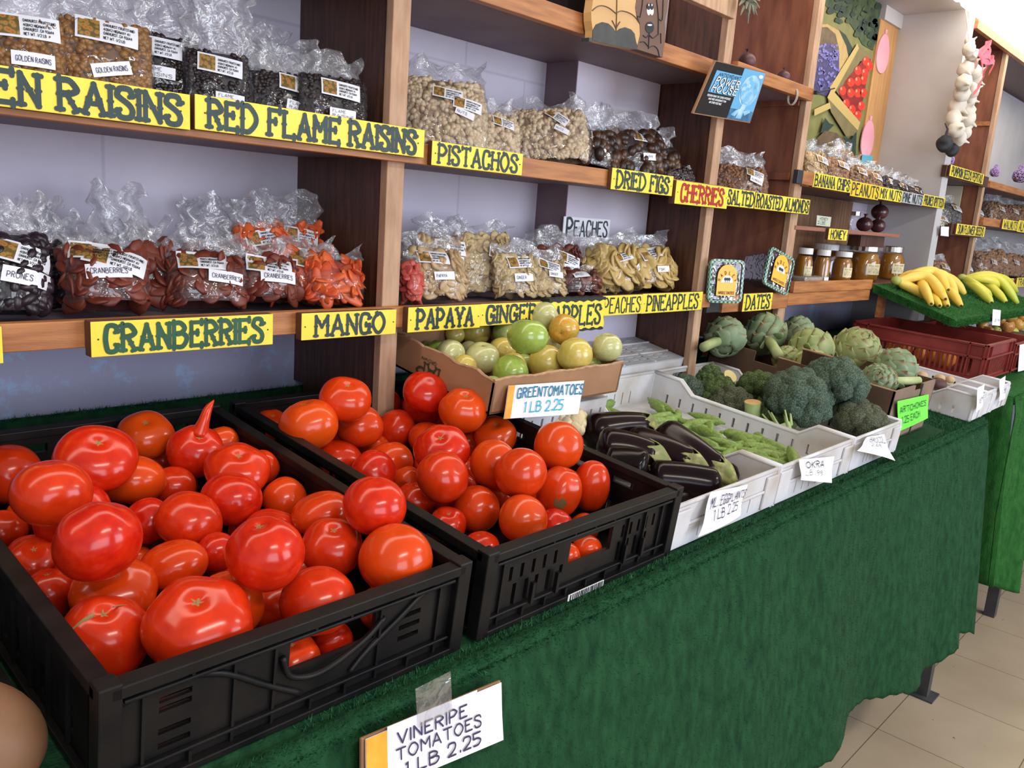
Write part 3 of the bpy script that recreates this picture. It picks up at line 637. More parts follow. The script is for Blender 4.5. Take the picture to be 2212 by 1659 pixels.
paper('crate_label', 'white label on the far dark red crate at the right edge', 'sign', ony(-.735, 2203, 745), ony(-.735, 2235, 738), ony(-.735, 2232, 795), ony(-.735, 2199, 803), [], curl=0, n=3)

# antioxidant poster fixed on the post
TL, TR, BR, BL = ony(-.358, 1545, 130), ony(-.358, 1655, 157), ony(-.328, 1620, 266), ony(-.328, 1496, 245)
f, w, h, nrm = quadmap(TL, TR, BR, BL, 0); c0 = Vector(BL)
ps = thing('poster', 'black and blue artichoke poster board reading antioxidant power house', 'poster', tuple(c0))
def pf(o): return lambda u, v: tuple(f(u * w, v * h) + nrm * o - c0)
MB().sheet(pf(0), 2, 2, .005).build('backing_board', M_CARD, ps)
def pquad(nm, u0, v0, u1, v1, m, o, sk=0):
    g = pf(o); q = MB(); q.grid(lambda a, b: g(u0 + (u1 - u0) * a + sk * b, v0 + (v1 - v0) * b), 2, 2); return q.build(nm, m, ps)
M_PBLK = mat('poster_black', (.014, .012, .012), rough=.3); M_PBLU = mat('poster_light_blue', (.16, .48, .80), rough=.3)
M_PB2 = mat('poster_artichoke_blue', (.13, .42, .72), (.62, .86, .95), 30, .3, contrast=(.3, .7)); M_PB3 = mat('poster_deep_blue', (.03, .12, .26), (.08, .25, .45), 60, .3); M_PW = mat('poster_white', (.9, .93, .95), rough=.3)
pquad('black_panel', .02, .02, .56, .985, M_PBLK, .0006); pquad('photo_panel', .56, .02, .99, .985, M_PBLU, .0006); pquad('title_panel', .09, .435, .60, .84, M_PBLU, .0010)
pquad('photo_ground', .56, .02, .99, .22, M_PB3, .0009)
M_PB4 = mat('poster_mid_blue', (.20, .55, .85), rough=.3)
q = MB(); g = pf(.0011); q.add([g(.785 + .175 * math.cos(t), .60 + .30 * math.sin(t)) for t in np.linspace(0, 6.283, 33)[:-1]], [tuple(range(32))]); q.build('artichoke_picture', M_PB2, ps)
for par, mm_ in ((0, M_PB4), (1, M_PB2)):
    q = MB(); n_ = 0
    for r in range(7):
        hw = .175 * math.sin(math.pi * (r + 1.1) / 8.6); cnt = max(1, round(hw * 2 / .085))
        for c_ in range(cnt):
            n_ += 1
            if (c_ + r) % 2 != par: continue
            cx = .785 + hw * 2 * ((c_ + .5) / cnt - .5) * .86; cy = .40 + r * .067; g = pf(.0013 + .00012 * (8 - r) + .00002 * c_)
            q.add([g(cx + .050 * math.cos(t) * (1 if math.sin(t) < 0 else max(.35, 1 - .5 * math.sin(t))), cy + .062 * math.sin(t)) for t in np.linspace(0, 2 * math.pi, 16)[:-1]], [tuple(range(15))])
    q.build('artichoke_leaves', mm_, ps)
q = MB(); g = pf(.0014); q.add([g(.70, .05), g(.80, .05), g(.82, .34), g(.74, .34)], [(0, 1, 2, 3)]); q.add([g(.60, .1), g(.68, .08), g(.74, .24), g(.66, .20)], [(0, 1, 2, 3)]); q.add([g(.84, .12), g(.93, .2), g(.90, .25), g(.80, .2)], [(0, 1, 2, 3)]); q.build('stalk_picture', M_PB2, ps)
g1 = pf(.0016)
for txt, u, v, hh, ww, ink, st, o in (('ANTIOXIDANT', .15, .755, .055, .40, M_PBLK, .17, .0016), ('POWER', .135, .610, .115, .42, M_PBLK, .36, .0016), ('HOUSE', .120, .465, .115, .44, M_PBLK, .36, .0016), ('POWER', .135, .612, .115, .42, M_PW, .20, .0026), ('HOUSE', .120, .467, .115, .44, M_PW, .20, .0026)):
    q = MB(); gg = pf(o); put_text(q, lambda a, b: gg(a / w, b / h), txt, u * w, v * h, hh * h, ww * w, st=st, slant=.12); q.build('lettering', ink, ps)
q = MB(); gg = pf(.0016)
for txt, u, v, ww in (('RESEARCH SHOWS THAT COOKED ARTICHOKES', .10, .36, .40), ('HAVE MORE ANTIOXIDANTS THAN', .14, .30, .30), ('ANY OTHER VEGETABLE', .17, .24, .21)):
    put_text(q, lambda a, b: gg(a / w, b / h), txt, u * w, v * h, .035 * h, ww * w, st=.2, disc=False)
q.build('lettering', M_PW, ps)
q = MB(); gg = pf(.0016); q.add([gg(.915 + .045 * math.cos(t), .90 + .035 * math.sin(t)) for t in np.linspace(0, 6.283, 15)[:-1]], [tuple(range(14))]); q.build('badge', M_PW, ps)

# painted wooden cutouts on the top shelf
DY = -.332
def cut(o, pts, s=1): return [ony(DY - o, x, y) for x, y in pts]
dg = thing('wooden_cutout', 'wooden cutout of tan trouser legs with black boots beside a sad brown dog', 'decoration', tuple(ony(DY, 1373, 110)))
dc = Vector(dg.location)
def zc(X, Y): return (1220 + X / 8.508, Y / 8.508)
def cpoly(nm, pts, o, t, m): P = [p - dc for p in cut(o, [zc(*p) for p in pts])]; q = MB(); q.prism(P, (0, t, 0)); return q.build(nm, m, dg)
def cline(nm, lines, o, m, wd=.0011):
    q = MB()
    for pts in lines: q.tube([p - dc for p in smoothpath(cut(o, [zc(*p) for p in pts]), 5)], wd, 6, flat=1)
    return q.build(nm, m, dg)
M_TAN = mat('tan_wood_paint', (.62, .36, .14), (.68, .42, .18), 8, .5); M_DOG = mat('brown_dog_paint', (.145, .070, .045), (.17, .085, .055), 10, .55); M_BOOT = mat('black_boot_paint', (.028, .028, .028), (.05, .05, .048), 30, .5)
cpoly('trouser_legs', [(455, -900), (520, 0), (488, 220), (490, 380), (515, 560), (510, 740), (900, 830), (1330, 905), (1390, 640), (1385, 470), (1330, 380), (1300, 180), (1330, 0), (1360, -900)], 0, .020, M_TAN)
cpoly('dog_figure', [(1330, 905), (1800, 1055), (1815, 900), (1840, 780), (1850, 520), (1840, 400), (1870, 240), (1900, 0), (1880, -260), (1700, -420), (1450, -400), (1340, -250), (1320, 0), (1300, 140), (1320, 280), (1380, 420), (1390, 640), (1350, 800)], .001, .020, M_DOG)
cpoly('boots', [(515, 745), (520, 560), (580, 450), (690, 405), (800, 430), (880, 500), (945, 590), (1010, 530), (1110, 500), (1220, 540), (1285, 620), (1310, 760), (1335, 830), (1335, 912), (900, 840)], .0015, .0014, M_BOOT)
cpoly('boot_sole', [(445, 690), (512, 690), (512, 770), (445, 760)], .001, .02, M_BOOT)
def ell(cx, cy, rx, ry, n=16): return [(cx + rx * math.cos(6.2832 * i / n), cy + ry * math.sin(6.2832 * i / n)) for i in range(n)]
for cx in (1545, 1603):
    cpoly('eye_white', ell(cx, 200, 32, 82), .0022, .001, M_PAPER); cpoly('pupil', ell(cx, 120, 30, 62), .0030, .001, M_BLACK); cpoly('glint', ell(cx + 2, 92, 9, 22, 8), .0038, .0008, M_PAPER)
cpoly('nose', ell(1562, 505, 80, 108), .0022, .001, M_BLACK); cpoly('nose_shine', ell(1565, 460, 42, 16), .0032, .001, M_PAPER)
cline('outline', [[(505, 195), (600, 120), (700, 105), (820, 150), (945, 250)], [(945, 240), (1040, 200), (1180, 235), (1290, 310), (1370, 420)], [(965, -300), (955, 240), (945, 590)], [(870, 375), (915, 460), (945, 540)], [(1015, 400), (970, 470), (945, 540)]], .001, mat('brown_outline_paint', (.10, .05, .02)))
cline('outline', [[(1385, 320), (1425, 100), (1440, -100)], [(1690, 0), (1720, 300), (1720, 640)], [(1720, 340), (1780, 380), (1800, 280), (1810, 0)], [(1330, 300), (1380, 310)], [(1440, 650), (1500, 690), (1550, 640), (1620, 700), (1710, 640)], [(1555, 600), (1550, 690), (1540, 900)], [(1390, 775), (1460, 770), (1530, 850)], [(1545, 870), (1640, 845), (1710, 910), (1740, 1040)], [(1765, 610), (1770, 800)]], .002, M_BLACK)
# mural picture on the back of the nook
MY = -.012
mu = thing('mural_painting', 'painted market picture of grapes and red peppers in crates', 'painting', tuple(ony(MY, 1800, 200))); mc = Vector(mu.location)
def zm(X, Y): return (1650 + X / 3.936, Y / 3.936)
MO = [0]
def mpoly(nm, pts, m, o=None):
    MO[0] += .0005; oo = MO[0] if o is None else o
    P = [ony(MY - oo, *zm(*p)) - mc for p in pts]; q = MB(); q.add(P, [tuple(range(len(P)))[::-1]]); return q.build(nm, m, mu)
MB().box(2.47 - mc.x, 3.538 - mc.x, -.010 - mc.y, -.002 - mc.y, 1.655 - mc.z, 2.416 - mc.z).build('panel', mat('olive_paint', (.17, .165, .045), (.22, .21, .07), 14, .6), mu)
mg = mat('leaf_green_paint', (.018, .040, .015), (.055, .095, .035), 22, .6); md_ = mat('dark_leaf_paint', (.008, .028, .022), (.015, .045, .03), 25, .6)
mb1 = mat('basket_tan_paint', (.42, .27, .09), (.50, .34, .13), 25, .6); mb2 = mat('basket_shadow_paint', (.10, .062, .030), (.15, .10, .05), 40, .6); mcr = mat('crate_olive_paint', (.16, .13, .05), (.20, .165, .07), 20, .6); mye = mat('crate_yellow_paint', (.50, .36, .12), rough=.6)
mgr = mat('grape_paint', (.025, .022, .09), (.06, .05, .18), 90, .5); mpe = mat('pepper_paint', (.16, .006, .006), (.30, .012, .008), 40, .5); mhi = mat('pepper_shine_paint', (.85, .32, .2))
mpoly('leaves', [(200, -40), (1000, -40), (1000, 60), (960, 250), (930, 430), (840, 380), (780, 270), (700, 150), (560, 80), (520, 40)], mg)
for mm_, nn_, sd_ in ((mg, 40, 1), (md_, 46, 2)):
    rg_ = random.Random(sd_); q = MB()
    for k in range(nn_):
        X, Y = rg_.uniform(560, 990), rg_.uniform(-20, 420)
        if Y > 120 + (X - 560) * .75: continue
        r = rg_.uniform(16, 34); P = [ony(MY - .0022 - .0004 * sd_, *zm(X + r * math.cos(t) * (1 + .2 * math.sin(3 * t)), Y + r * math.sin(t))) - mc for t in np.linspace(6.283, 0, 11)[:-1]]; q.add(P, [tuple(range(10))])
    q.build('leaf_clumps', mm_, mu)
mpoly('leaves', [(640, 250), (700, 300), (760, 420), (730, 500), (690, 400)], md_)
mpoly('basket_rim', [(300, 215), (540, 205), (640, 260), (700, 390), (725, 510), (690, 600), (640, 640), (600, 500), (560, 300)], mb1)
mpoly('basket_inside', [(250, 240), (540, 230), (610, 290), (640, 420), (640, 520), (500, 560), (250, 560)], mb2)
mpoly('grape_heap', [(250, 420), (500, 380), (560, 360), (640, 450), (640, 600), (600, 740), (540, 820), (450, 790), (250, 900)], mgr)
q = MB()
for k in range(90):
    X, Y = RND.uniform(470, 640), RND.uniform(380, 760); r = 12
    P = [ony(MY - .004, *zm(X + r * math.cos(t), Y + r * math.sin(t))) - mc for t in np.linspace(6.283, 0, 9)[:-1]]; q.add(P, [tuple(range(8))])
q.build('grapes', mat('grape_light_paint', (.10, .09, .34), (.22, .2, .5), 120, .5), mu)
MO[0] = .0045
mpoly('crate_side', [(590, 740), (800, 380), (920, 470), (900, 520), (820, 520), (640, 810)], mcr); mpoly('crate_edge', [(560, 745), (600, 790), (810, 410), (795, 370)], mye)
mpoly('pepper_heap', [(640, 800), (700, 680), (860, 490), (910, 500), (810, 1030), (740, 940)], mpe)
q = MB(); q2 = MB()
for X, Y in ((870, 520), (900, 560), (800, 600), (860, 620), (740, 700), (800, 690), (850, 680), (670, 770), (740, 790), (800, 790), (850, 790), (700, 880), (750, 930), (830, 900), (800, 980)):
    P = [ony(MY - .0065, *zm(X + 31 * math.cos(t), Y + 40 * math.sin(t))) - mc for t in np.linspace(6.283, 0, 13)[:-1]]; q.add(P, [tuple(range(12))])
    P = [ony(MY - .0072, *zm(X - 12 + 8 * math.cos(t), Y - 16 + 14 * math.sin(t))) - mc for t in np.linspace(6.283, 0, 9)[:-1]]; q2.add(P, [tuple(range(8))])
q.build('peppers', mat('pepper_bright_paint', (.70, .04, .012), (.55, .02, .01), 60, .5), mu); q2.build('pepper_shine', mhi, mu)
MO[0] = .008
mpoly('crate_front', [(540, 820), (820, 1060), (790, 1150), (700, 1160), (570, 950)], mcr); mpoly('crate_front_edge', [(575, 755), (820, 1040), (800, 1110), (540, 830)], mye)
mpoly('crate_plank', [(430, 930), (560, 870), (570, 920), (430, 985)], mye); mpoly('leaves', [(480, 1130), (520, 1000), (560, 1050), (600, 1060), (540, 1120)], md_)
mpoly('basket', [(400, 1330), (440, 1190), (520, 1110), (620, 1130), (700, 1200), (730, 1330)], mb2); mpoly('leaves', [(700, 1330), (690, 1160), (740, 1190), (790, 1120), (780, 1330)], md_)
for k, (pts, lb) in enumerate(((((1898, 120), 11, 27), 'upper pink balloon-shaped cutout on the pine board'), (((1873, 305), 11, 27), 'lower pink balloon-shaped cutout on the pine board'))):
    (px, py), rx, ry = pts; c = ony(-.0185, px + (8 if k == 0 else 0), py - 4)
    t = thing('balloon_cutout', lb, 'decoration', tuple(c), group='pink balloon cutouts')
    P = [(.066 * math.cos(a) * (1 - .12 * math.sin(a)), 0, .078 * math.sin(a)) for a in np.linspace(0, 6.283, 25)[:-1]]
    MB().prism(P, (0, -.004, 0)).build('cutout', mat('pink_card', (.80, .33, .42), (.85, .42, .5), 6, .5), t); MB().prism([(-.008, 0, .076), (.008, 0, .076), (.012, 0, .095), (-.012, 0, .095)], (0, -.004, 0)).build('knot', MATS['pink_card'], t)
# ------------------------------------------------------------------ bags of dried fruit and nuts
PIECE = {
    'golden_raisins': (mat('golden_raisin', (.20, .085, .025), (.34, .17, .055), 70, .4, rnd=None), 'ell', (.0075, .0062, .0055), 240, (.10, .045, .015)),
    'flame_raisins': (mat('black_raisin', (.012, .006, .007), (.03, .016, .016), 90, .45), 'ell', (.0062, .005, .0045), 260, (.006, .004, .005)),
    'pistachios': (mat('pistachio_shell', (.50, .36, .22), (.66, .52, .36), 60, .5), 'ell', (.0105, .0072, .0066), 190, (.22, .14, .08)),
    'figs': (mat('dried_fig', (.035, .016, .010), (.13, .055, .022), 24, .35, contrast=(.45, .7)), 'ell', (.019, .017, .014), 40, (.010, .006, .006)),
    'cherries': (mat('dried_cherry', (.012, .004, .006), (.03, .008, .010), 50, .3), 'ell', (.008, .007, .006), 120, (.008, .003, .004)),
    'almonds': (mat('almond_skin', (.20, .085, .035), (.32, .15, .07), 80, .6), 'ell', (.012, .0065, .0045), 170, (.09, .035, .015)),
    'prunes': (mat('dried_plum', (.012, .007, .011), (.030, .016, .024), 40, .35), 'ell', (.013, .010, .007), 110, (.006, .004, .006)),
    'cranberries': (mat('dried_red_slab', (.115, .016, .009), (.20, .040, .018), 30, .5), 'slab', (.026, .019, .006), 46, (.05, .008, .006)),
    'mango': (mat('dried_mango', (.60, .065, .015), (.72, .14, .03), 25, .4), 'slab', (.030, .013, .0045), 62, (.30, .03, .01)),
    'papaya': (mat('dried_papaya', (.42, .27, .13), (.56, .39, .21), 30, .4), 'slab', (.022, .017, .007), 60, (.26, .16, .08)),
    'red_papaya': (mat('dried_red_papaya', (.50, .06, .05), (.62, .12, .08), 30, .4), 'slab', (.020, .014, .006), 40, (.28, .03, .03)),
    'ginger': (mat('dried_ginger', (.46, .32, .15), (.62, .48, .26), 35, .55), 'slab', (.017, .015, .0045), 90, (.20, .13, .06)),
    'apple_rings': (mat('dried_dark_apple', (.075, .014, .010), (.17, .045, .022), 30, .35), 'slab', (.020, .016, .007), 50, (.03, .008, .006)),
    'peaches': (mat('dried_peach', (.38, .26, .07), (.5, .36, .12), 30, .4), 'slab', (.022, .018, .008), 40, (.2, .13, .04)),
    'pineapple': (mat('dried_pineapple', (.50, .33, .10), (.62, .45, .18), 30, .35), 'slab', (.034, .030, .007), 34, (.30, .19, .06)),
    'banana_chips': (mat('banana_chip', (.55, .36, .15), (.66, .47, .22), 30, .5), 'slab', (.014, .013, .003), 90, (.3, .18, .08)),
    'peanuts': (mat('peanut_skin', (.30, .13, .045), (.42, .21, .09), 60, .5), 'ell', (.008, .006, .006), 150, (.15, .06, .02)),
    'mixed_nuts': (mat('mixed_nut', (.16, .075, .035), (.35, .20, .10), 40, .5), 'ell', (.010, .0075, .006), 120, (.08, .04, .02)),
    'dark_prunes': (mat('pitted_prune', (.015, .010, .010), (.05, .03, .025), 40, .35), 'ell', (.014, .011, .009), 60, (.008, .005, .005)),
    'seeds': (mat('pale_seed', (.42, .36, .26), (.56, .5, .38), 90, .5), 'ell', (.008, .005, .003), 200, (.22, .18, .12)),
    'striped_seeds': (mat('grey_seed', (.05, .045, .04), (.2, .18, .15), 90, .5), 'ell', (.008, .004, .003), 200, (.04, .035, .03)),
    'granola': (mat('granola_lump', (.24, .12, .06), (.36, .21, .11), 50, .6), 'ell', (.011, .010, .008), 110, (.11, .05, .025)),
}
def slab_t():
    V, F = ICO2; return ([(x, y * (1 + .18 * math.sin(4 * x)), z + .9 * (x * x - .3) + .5 * y * x) for x, y, z in V], F)
SLAB = slab_t()
def rotm(rg):
    q = rg.normal(0, 1, 4); q /= np.linalg.norm(q); a, b, c, d = q
    return np.array([[a*a+b*b-c*c-d*d, 2*(b*c-a*d), 2*(b*d+a*c)], [2*(b*c+a*d), a*a-b*b+c*c-d*d, 2*(c*d-a*b)], [2*(b*d-a*c), 2*(c*d+a*b), a*a-b*b-c*c+d*d]])
def pd_(t): return max(.03, 1 - abs((t - .33) / .72) ** 2.4) ** .6 if t <= 1 else .03
def pw_(t): return .93 + .07 * math.sin(min(1, t) * 3.0)
def sgnp(v, p): return math.copysign(abs(v) ** p, v)
CORE = {}
def bag(kind, label, loc, w, h, d, ext=.05, lean=-.25, yaw=-.2, roll=0, labels=((.0, .78, .075, 0, 0),), group=None, seed=1, pn=1.0, ps=1.0, crin=1.0, zb=None):
    """labels: (x/w, z/h, width, roll, kind) kind 0 = printed sticker with fruit picture, text = handwritten name sticker"""
    pm, shp_, sz, n, core = PIECE[kind]; rg = np.random.default_rng(seed)
    t_ = thing('bag_of_' + kind, label, 'bag', loc, (lean, roll, yaw), group=group)
    def sf(th, t, k=1.0): return (w / 2 * pw_(t) * sgnp(math.cos(th), .75) * k, d / 2 * pd_(t) * sgnp(math.sin(th), .85) * k, t * h)
    m = MB(); m.grid(lambda u, v: sf(u * 6.2832, .02 + v * .96, .91), 20, 10)
    if kind not in CORE: CORE[kind] = mat(kind + '_mass', tuple(c * 1.15 for c in core), tuple(c * 2.0 for c in core), 80, .6)
    T = ICO2 if shp_ == 'ell' and n < 130 else (ICO1 if shp_ == 'ell' else SLAB)
    cnt = int(n * pn * 1.7 * min(2.6, max(.5, w * h / .012)))
    for i in range(cnt):
        th = rg.uniform(3.0, 6.5) if rg.random() < .85 else rg.uniform(0, 6.283); t = rg.uniform(.02, .985)
        p = sf(th, t, .90 if shp_ == 'slab' else .93); s = np.array(sz) * rg.uniform(.75, 1.15) * ps * (.82 if shp_ == 'slab' else 1)
        if shp_ == 'slab':
            nrm = Vector((math.cos(th) * .7, math.sin(th), .25)) + Vector(rg.normal(0, .26, 3)); R = np.array(frame(nrm)) @ np.array(Matrix.Rotation(rg.uniform(0, 6.28), 3, 'Z'))
        else: R = rotm(rg)
        m.inst(T, p, R, s, 1)
    co_ = m.build(kind, [CORE[kind], pm], t_, smooth=True); co_['kind'] = 'stuff'
    ph = rg.uniform(0, 6.28, 6)
    T1 = 1 + ext / h
    def film(u, v):
        t = v * T1; th = u * 6.2832
        if t <= 1: x, y, z = sf(th, t, 1.05)
        else:
            e = (t - 1) / (T1 - 1 + 1e-6); k = .03 + (pd_(1) - .03) * (1 - e)
            x, y, z = w / 2 * (pw_(1) * 1.05 + .05 * e) * sgnp(math.cos(th), .75), max(.003, d / 2 * pd_(1) * (1 - e)) * sgnp(math.sin(th), .85), t * h
            a = .012 * crin * (.3 + e); y += a * math.sin(x / w * 14 + ph[0] + z * 60) + a * .6 * math.sin(x / w * 31 + ph[1]) + .25 * ext * e * math.sin(ph[4])
            x += .006 * crin * math.sin(z * 190 + ph[2]); z += .010 * crin * math.sin(x / w * 9 + ph[3]) * e
        c = .0022 * crin; q = math.sin(th * 5 + t * 17 + ph[0]) * math.sin(th * 3 - t * 23 + ph[5])
        return (x * (1 + c / w * 2 * q), y + c * q * (1 if y > 0 else -1), z)
    f = MB(); f.grid(film, 36, 22, lambda u, v: 1 if v * T1 > 1.02 else 0); fo = f.build('plastic_bag', [M_FILM, M_FLAP], t_, smooth=True)
    def front(x, z):
        t = max(0, min(1, z / h)); hw = w / 2 * pw_(t) * 1.05; c = min(.98, abs(x) / hw) ** (1 / .75)
        return -(d / 2 * pd_(t) * 1.05 * max(0, 1 - c * c) ** .425) - .0048
    for (lx, lz_, lw, lr, txt) in labels:
        lh = lw * (.42 if txt == 0 else .36)
        cx, cz = lx * w, lz_ * h; ca, sa = math.cos(lr), math.sin(lr)
        def lp(a, b, o=0):
            x, z = (a - .5) * lw, (b - .5) * lh; X, Z = cx + x * ca - z * sa, cz + x * sa + z * ca
            X = max(-w * .54, min(w * .54, X)); return (X, front(X, Z) - o, Z)
        q = MB(); q.grid(lambda a, b: lp(a, b), 8, 4); lb = q.build('sticker' if txt == 0 else 'name_sticker', M_LABEL, t_, smooth=True)
        if txt == 0:
            q = MB(); q.grid(lambda a, b: lp(.04 + a * .34, .1 + b * .8, .0006), 4, 3); q.build('fruit_picture', M_PIC, lb)
            q = MB()
            for s_, yy, ww in (('OAKHURST FRUITSTAND', .70, .50), ('40842 HIGHWAY 41', .50, .42), ('OAKHURST, CA 93644', .32, .46), ('NET WT. 1/2 LB', .12, .34)):
                put_text(q, lambda a, b: lp(.44 + a / lw, yy + b / lh, .0008), s_, 0, 0, .12 * lh, ww * lw, st=.17, disc=False)
            q.build('printing', M_BLACK, lb)
        elif txt:
            q = MB(); L_ = txt.split('|')
            for i, s_ in enumerate(L_): put_text(q, lambda a, b: lp(.1 + a / lw, (.56 - .44 * i if len(L_) > 1 else .30) + b / lh, .0008), s_, 0, 0, (.28 if len(L_) > 1 else .36) * lh, (.8 if len(s_) > 6 else .5) * lw, st=.11, disc=False, jit=.05)
            q.build('handwriting', M_PURP, lb)
    # settle: stands on its shelf, clear of the wall, the front board and the uprights beside it
    MT = Matrix.Translation(loc) @ Euler((lean, roll, yaw), 'XYZ').to_matrix().to_4x4()
    A = np.array([tuple(MT @ Vector(v)) for ob in (fo, co_) for v in [q_.co for q_ in ob.data.vertices]]); lo, hi = A.min(0), A.max(0)
    mv = Vector((0, 0, (zb + .0012 - lo[2]) if zb is not None else 0))
    if hi[1] > -.004: mv.y = -.004 - hi[1]
    if lo[1] + mv.y < -.2845 and hi[1] + mv.y < -.02: mv.y = min(-.004 - hi[1], -.2845 - lo[1])
    for a_, b_ in ((-9, .815), (.856, 1.888), (1.929, 2.392), (2.434, 3.748), (3.834, 4.390), (4.432, 9)):
        if a_ <= loc[0] <= b_:
            if hi[0] > b_ - .001: mv.x = b_ - .001 - hi[0]
            elif lo[0] < a_ + .001: mv.x = a_ + .001 - lo[0]
    t_.location = Vector(loc) + mv
    return t_
def bagp(kind, label, y, L, R_, top, zb, ext=.05, d=None, lean=-.22, yaw=-.25, roll=0, labels=((0, .78, .075, 0, 0),), group=None, pn=1.0, ps=1.0, crin=1.0, lift=0):
    cx = (L + R_) / 2; zt = ony(y, cx, top).z; xl, xr = ony(y, L, top + 40).x, ony(y, R_, top + 40).x
    W = xr - xl; r = ray(cx, top); k = r.x / r.y; d = d or .42 * W
    d = min(d, .11); w = max(.62 * W, math.sqrt(max(1e-6, W * W - (k * d) ** 2)) * .98) / (1.0 if yaw > -.05 else .97)
    h = (zt - zb) / math.cos(lean)
    bag.n = getattr(bag, 'n', 10) + 1
    off = -math.sin(-lean) * h * .5
    return bag(kind, label, ((xl + xr) / 2, y + off * .6, zb + .003 + lift + abs(math.sin(lean)) * d * .40), w, h, d, ext, lean, yaw, roll, labels, group, bag.n, pn, ps, crin, zb)
ZU, ZL, ZN = 1.578, 1.290, 1.648
gU = 'raisin bags on the upper shelf'; gP = 'pistachio bags'; gF = 'fig bags'; gR = 'red dried fruit bags on the lower shelf'; gM = 'mango bags'; gG = 'pale dried fruit bags on the lower shelf'; gN = 'nut bags on the nuts shelf'; gS = 'far seed and nut bags'
GR, FR = 'GOLDEN RAISINS', 'FLAME|RAISINS'
bagp('golden_raisins', 'bag of golden raisins cut off by the left frame edge', -.20, -40, 132, 48, ZU, .07, lean=-.12, labels=((.05, .86, .075, .02, 0), (.10, .45, .05, .0, GR)), group=gU)
bagp('golden_raisins', 'bag of golden raisins with two stickers, second from left on the upper shelf', -.21, 122, 318, 55, ZU, .055, lean=-.14, labels=((.02, .86, .078, -.08, 0), (.04, .42, .05, .22, GR)), group=gU)
bagp('flame_raisins', 'bag of dark raisins behind the right golden raisin bag', -.13, 300, 425, 82, ZU, .09, lean=-.10, labels=((-.2, .84, .07, -.08, 0), (-.22, .55, .05, -.06, FR)), group=gU)
bagp('flame_raisins', 'bag of dark raisins above the word red on its board', -.17, 402, 535, 118, ZU, .10, lean=-.12, labels=((.0, .80, .068, -.10, 0), (.12, .36, .045, -.05, FR)), group=gU)
bagp('flame_raisins', 'unlabelled bag of dark raisins half hidden in the back of the row', -.10, 520, 612, 150, ZU, .07, lean=-.08, labels=(), group=gU)
bagp('flame_raisins', 'bag of dark raisins second from the left divider', -.18, 545, 682, 165, ZU, .055, lean=-.14, labels=((.16, .80, .068, -.14, 0), (.14, .42, .046, -.2, FR)), group=gU)
bagp('flame_raisins', 'bag of dark raisins nearest the left divider', -.225, 684, 812, 178, ZU, .04, lean=-.14, labels=((.06, .76, .068, -.10, 0), (.06, .36, .046, -.04, FR)), group=gU)
bagp('pistachios', 'large bag of pistachios leaning against the left post', -.17, 872, 1030, 190, ZU, .05, d=.085, lean=-.32, yaw=-.5, labels=((.0, .72, .06, -.15, 0), (.22, .58, .06, -.15, 0), (.18, .44, .04, -.3, 'NUTS')), group=gP)
bagp('pistachios', 'small bag of pistachios in the middle of the three', -.19, 1012, 1112, 262, ZU, .035, d=.06, lean=-.25, labels=((.1, .75, .05, -.2, 0),), group=gP)
bagp('pistachios', 'pistachio bag slumped to a peak, right of the three', -.17, 1100, 1245, 258, ZU, .03, d=.075, lean=-.30, yaw=-.6, roll=-.12, labels=((.14, .80, .055, -.75, 0), (.16, .52, .035, -.5, 'NUTS')), group=gP)
bagp('figs', 'bag of dark figs left of the fig bags, tilted left', -.15, 1218, 1320, 300, ZU, .06, lean=-.25, roll=.1, labels=((.0, .70, .05, -.3, 0), (-.05, .50, .05, -.2, 0)), group=gF)
bagp('figs', 'bag of figs with an upright white sticker in the middle', -.16, 1312, 1420, 302, ZU, .06, lean=-.22, labels=((.03, .84, .07, -.05, 0), (.08, .36, .05, .05, '7.99')), group=gF)
bagp('figs', 'narrow bag of figs next to the right divider', -.19, 1388, 1452, 335, ZU, .05, lean=-.22, labels=((-.1, .68, .05, -.5, 0),), group=gF)
bagp('cherries', 'low dark bag of dried cherries lying before the right divider', -.22, 1440, 1508, 376, ZU, .01, d=.07, lean=-.2, labels=(), group=None)
bagp('almonds', 'bag of roasted almonds right of the second post', -.19, 1553, 1632, 368, 1.574, .05, d=.06, lean=-.3, yaw=-.5, labels=((.2, .68, .06, -.3, 0), (.2, .42, .045, -.3, 'ALMONDS')))
# lower shelf, left bay
bagp('prunes', 'big bag of black dried plums at the left frame edge', -.20, -70, 96, 530, ZL, .05, d=.09, lean=-.25, labels=((.18, .70, .07, -.3, 0), (.22, .40, .06, -.2, 'PRUNES')), group=gR)
bagp('prunes', 'dark bag behind the left edge plum bag with a white tag', -.10, 35, 130, 535, ZL, .06, lean=-.1, labels=((-.1, .8, .04, -1.2, 0),), group=gR)
bagp('cranberries', 'dim dark red bag behind the front slab bag', -.10, 85, 175, 580, ZL, .07, lean=-.1, labels=(), group=gR)
bagp('cranberries', 'front bag of dark red slabs with two slanted stickers', -.20, 135, 310, 572, ZL, .03, d=.085, lean=-.35, labels=((-.12, .90, .07, -.12, 0), (.1, .75, .085, -.32, 0), (.0, .50, .06, .05, 'CRANBERRIES')), group=gR)
bagp('cranberries', 'back bag of red slabs with its clear top standing tall', -.09, 200, 300, 556, ZL, .10, lean=-.08, labels=(), group=gR)
bagp('cranberries', 'rounded red slab bag between the two front bags', -.15, 270, 362, 560, ZL, .05, lean=-.25, labels=(), group=gR)
bagp('cranberries', 'bag of red slabs with a level sticker above its board', -.19, 362, 522, 578, ZL, .035, d=.08, lean=-.32, labels=((-.08, .86, .075, -.06, 0), (.18, .48, .055, -.12, 'CRANBERRIES')), group=gR)
bagp('cranberries', 'back row bag of dark red slabs under a tilted sticker', -.09, 400, 525, 552, ZL, .09, lean=-.08, labels=((.25, .78, .07, .3, 0),), group=gR)
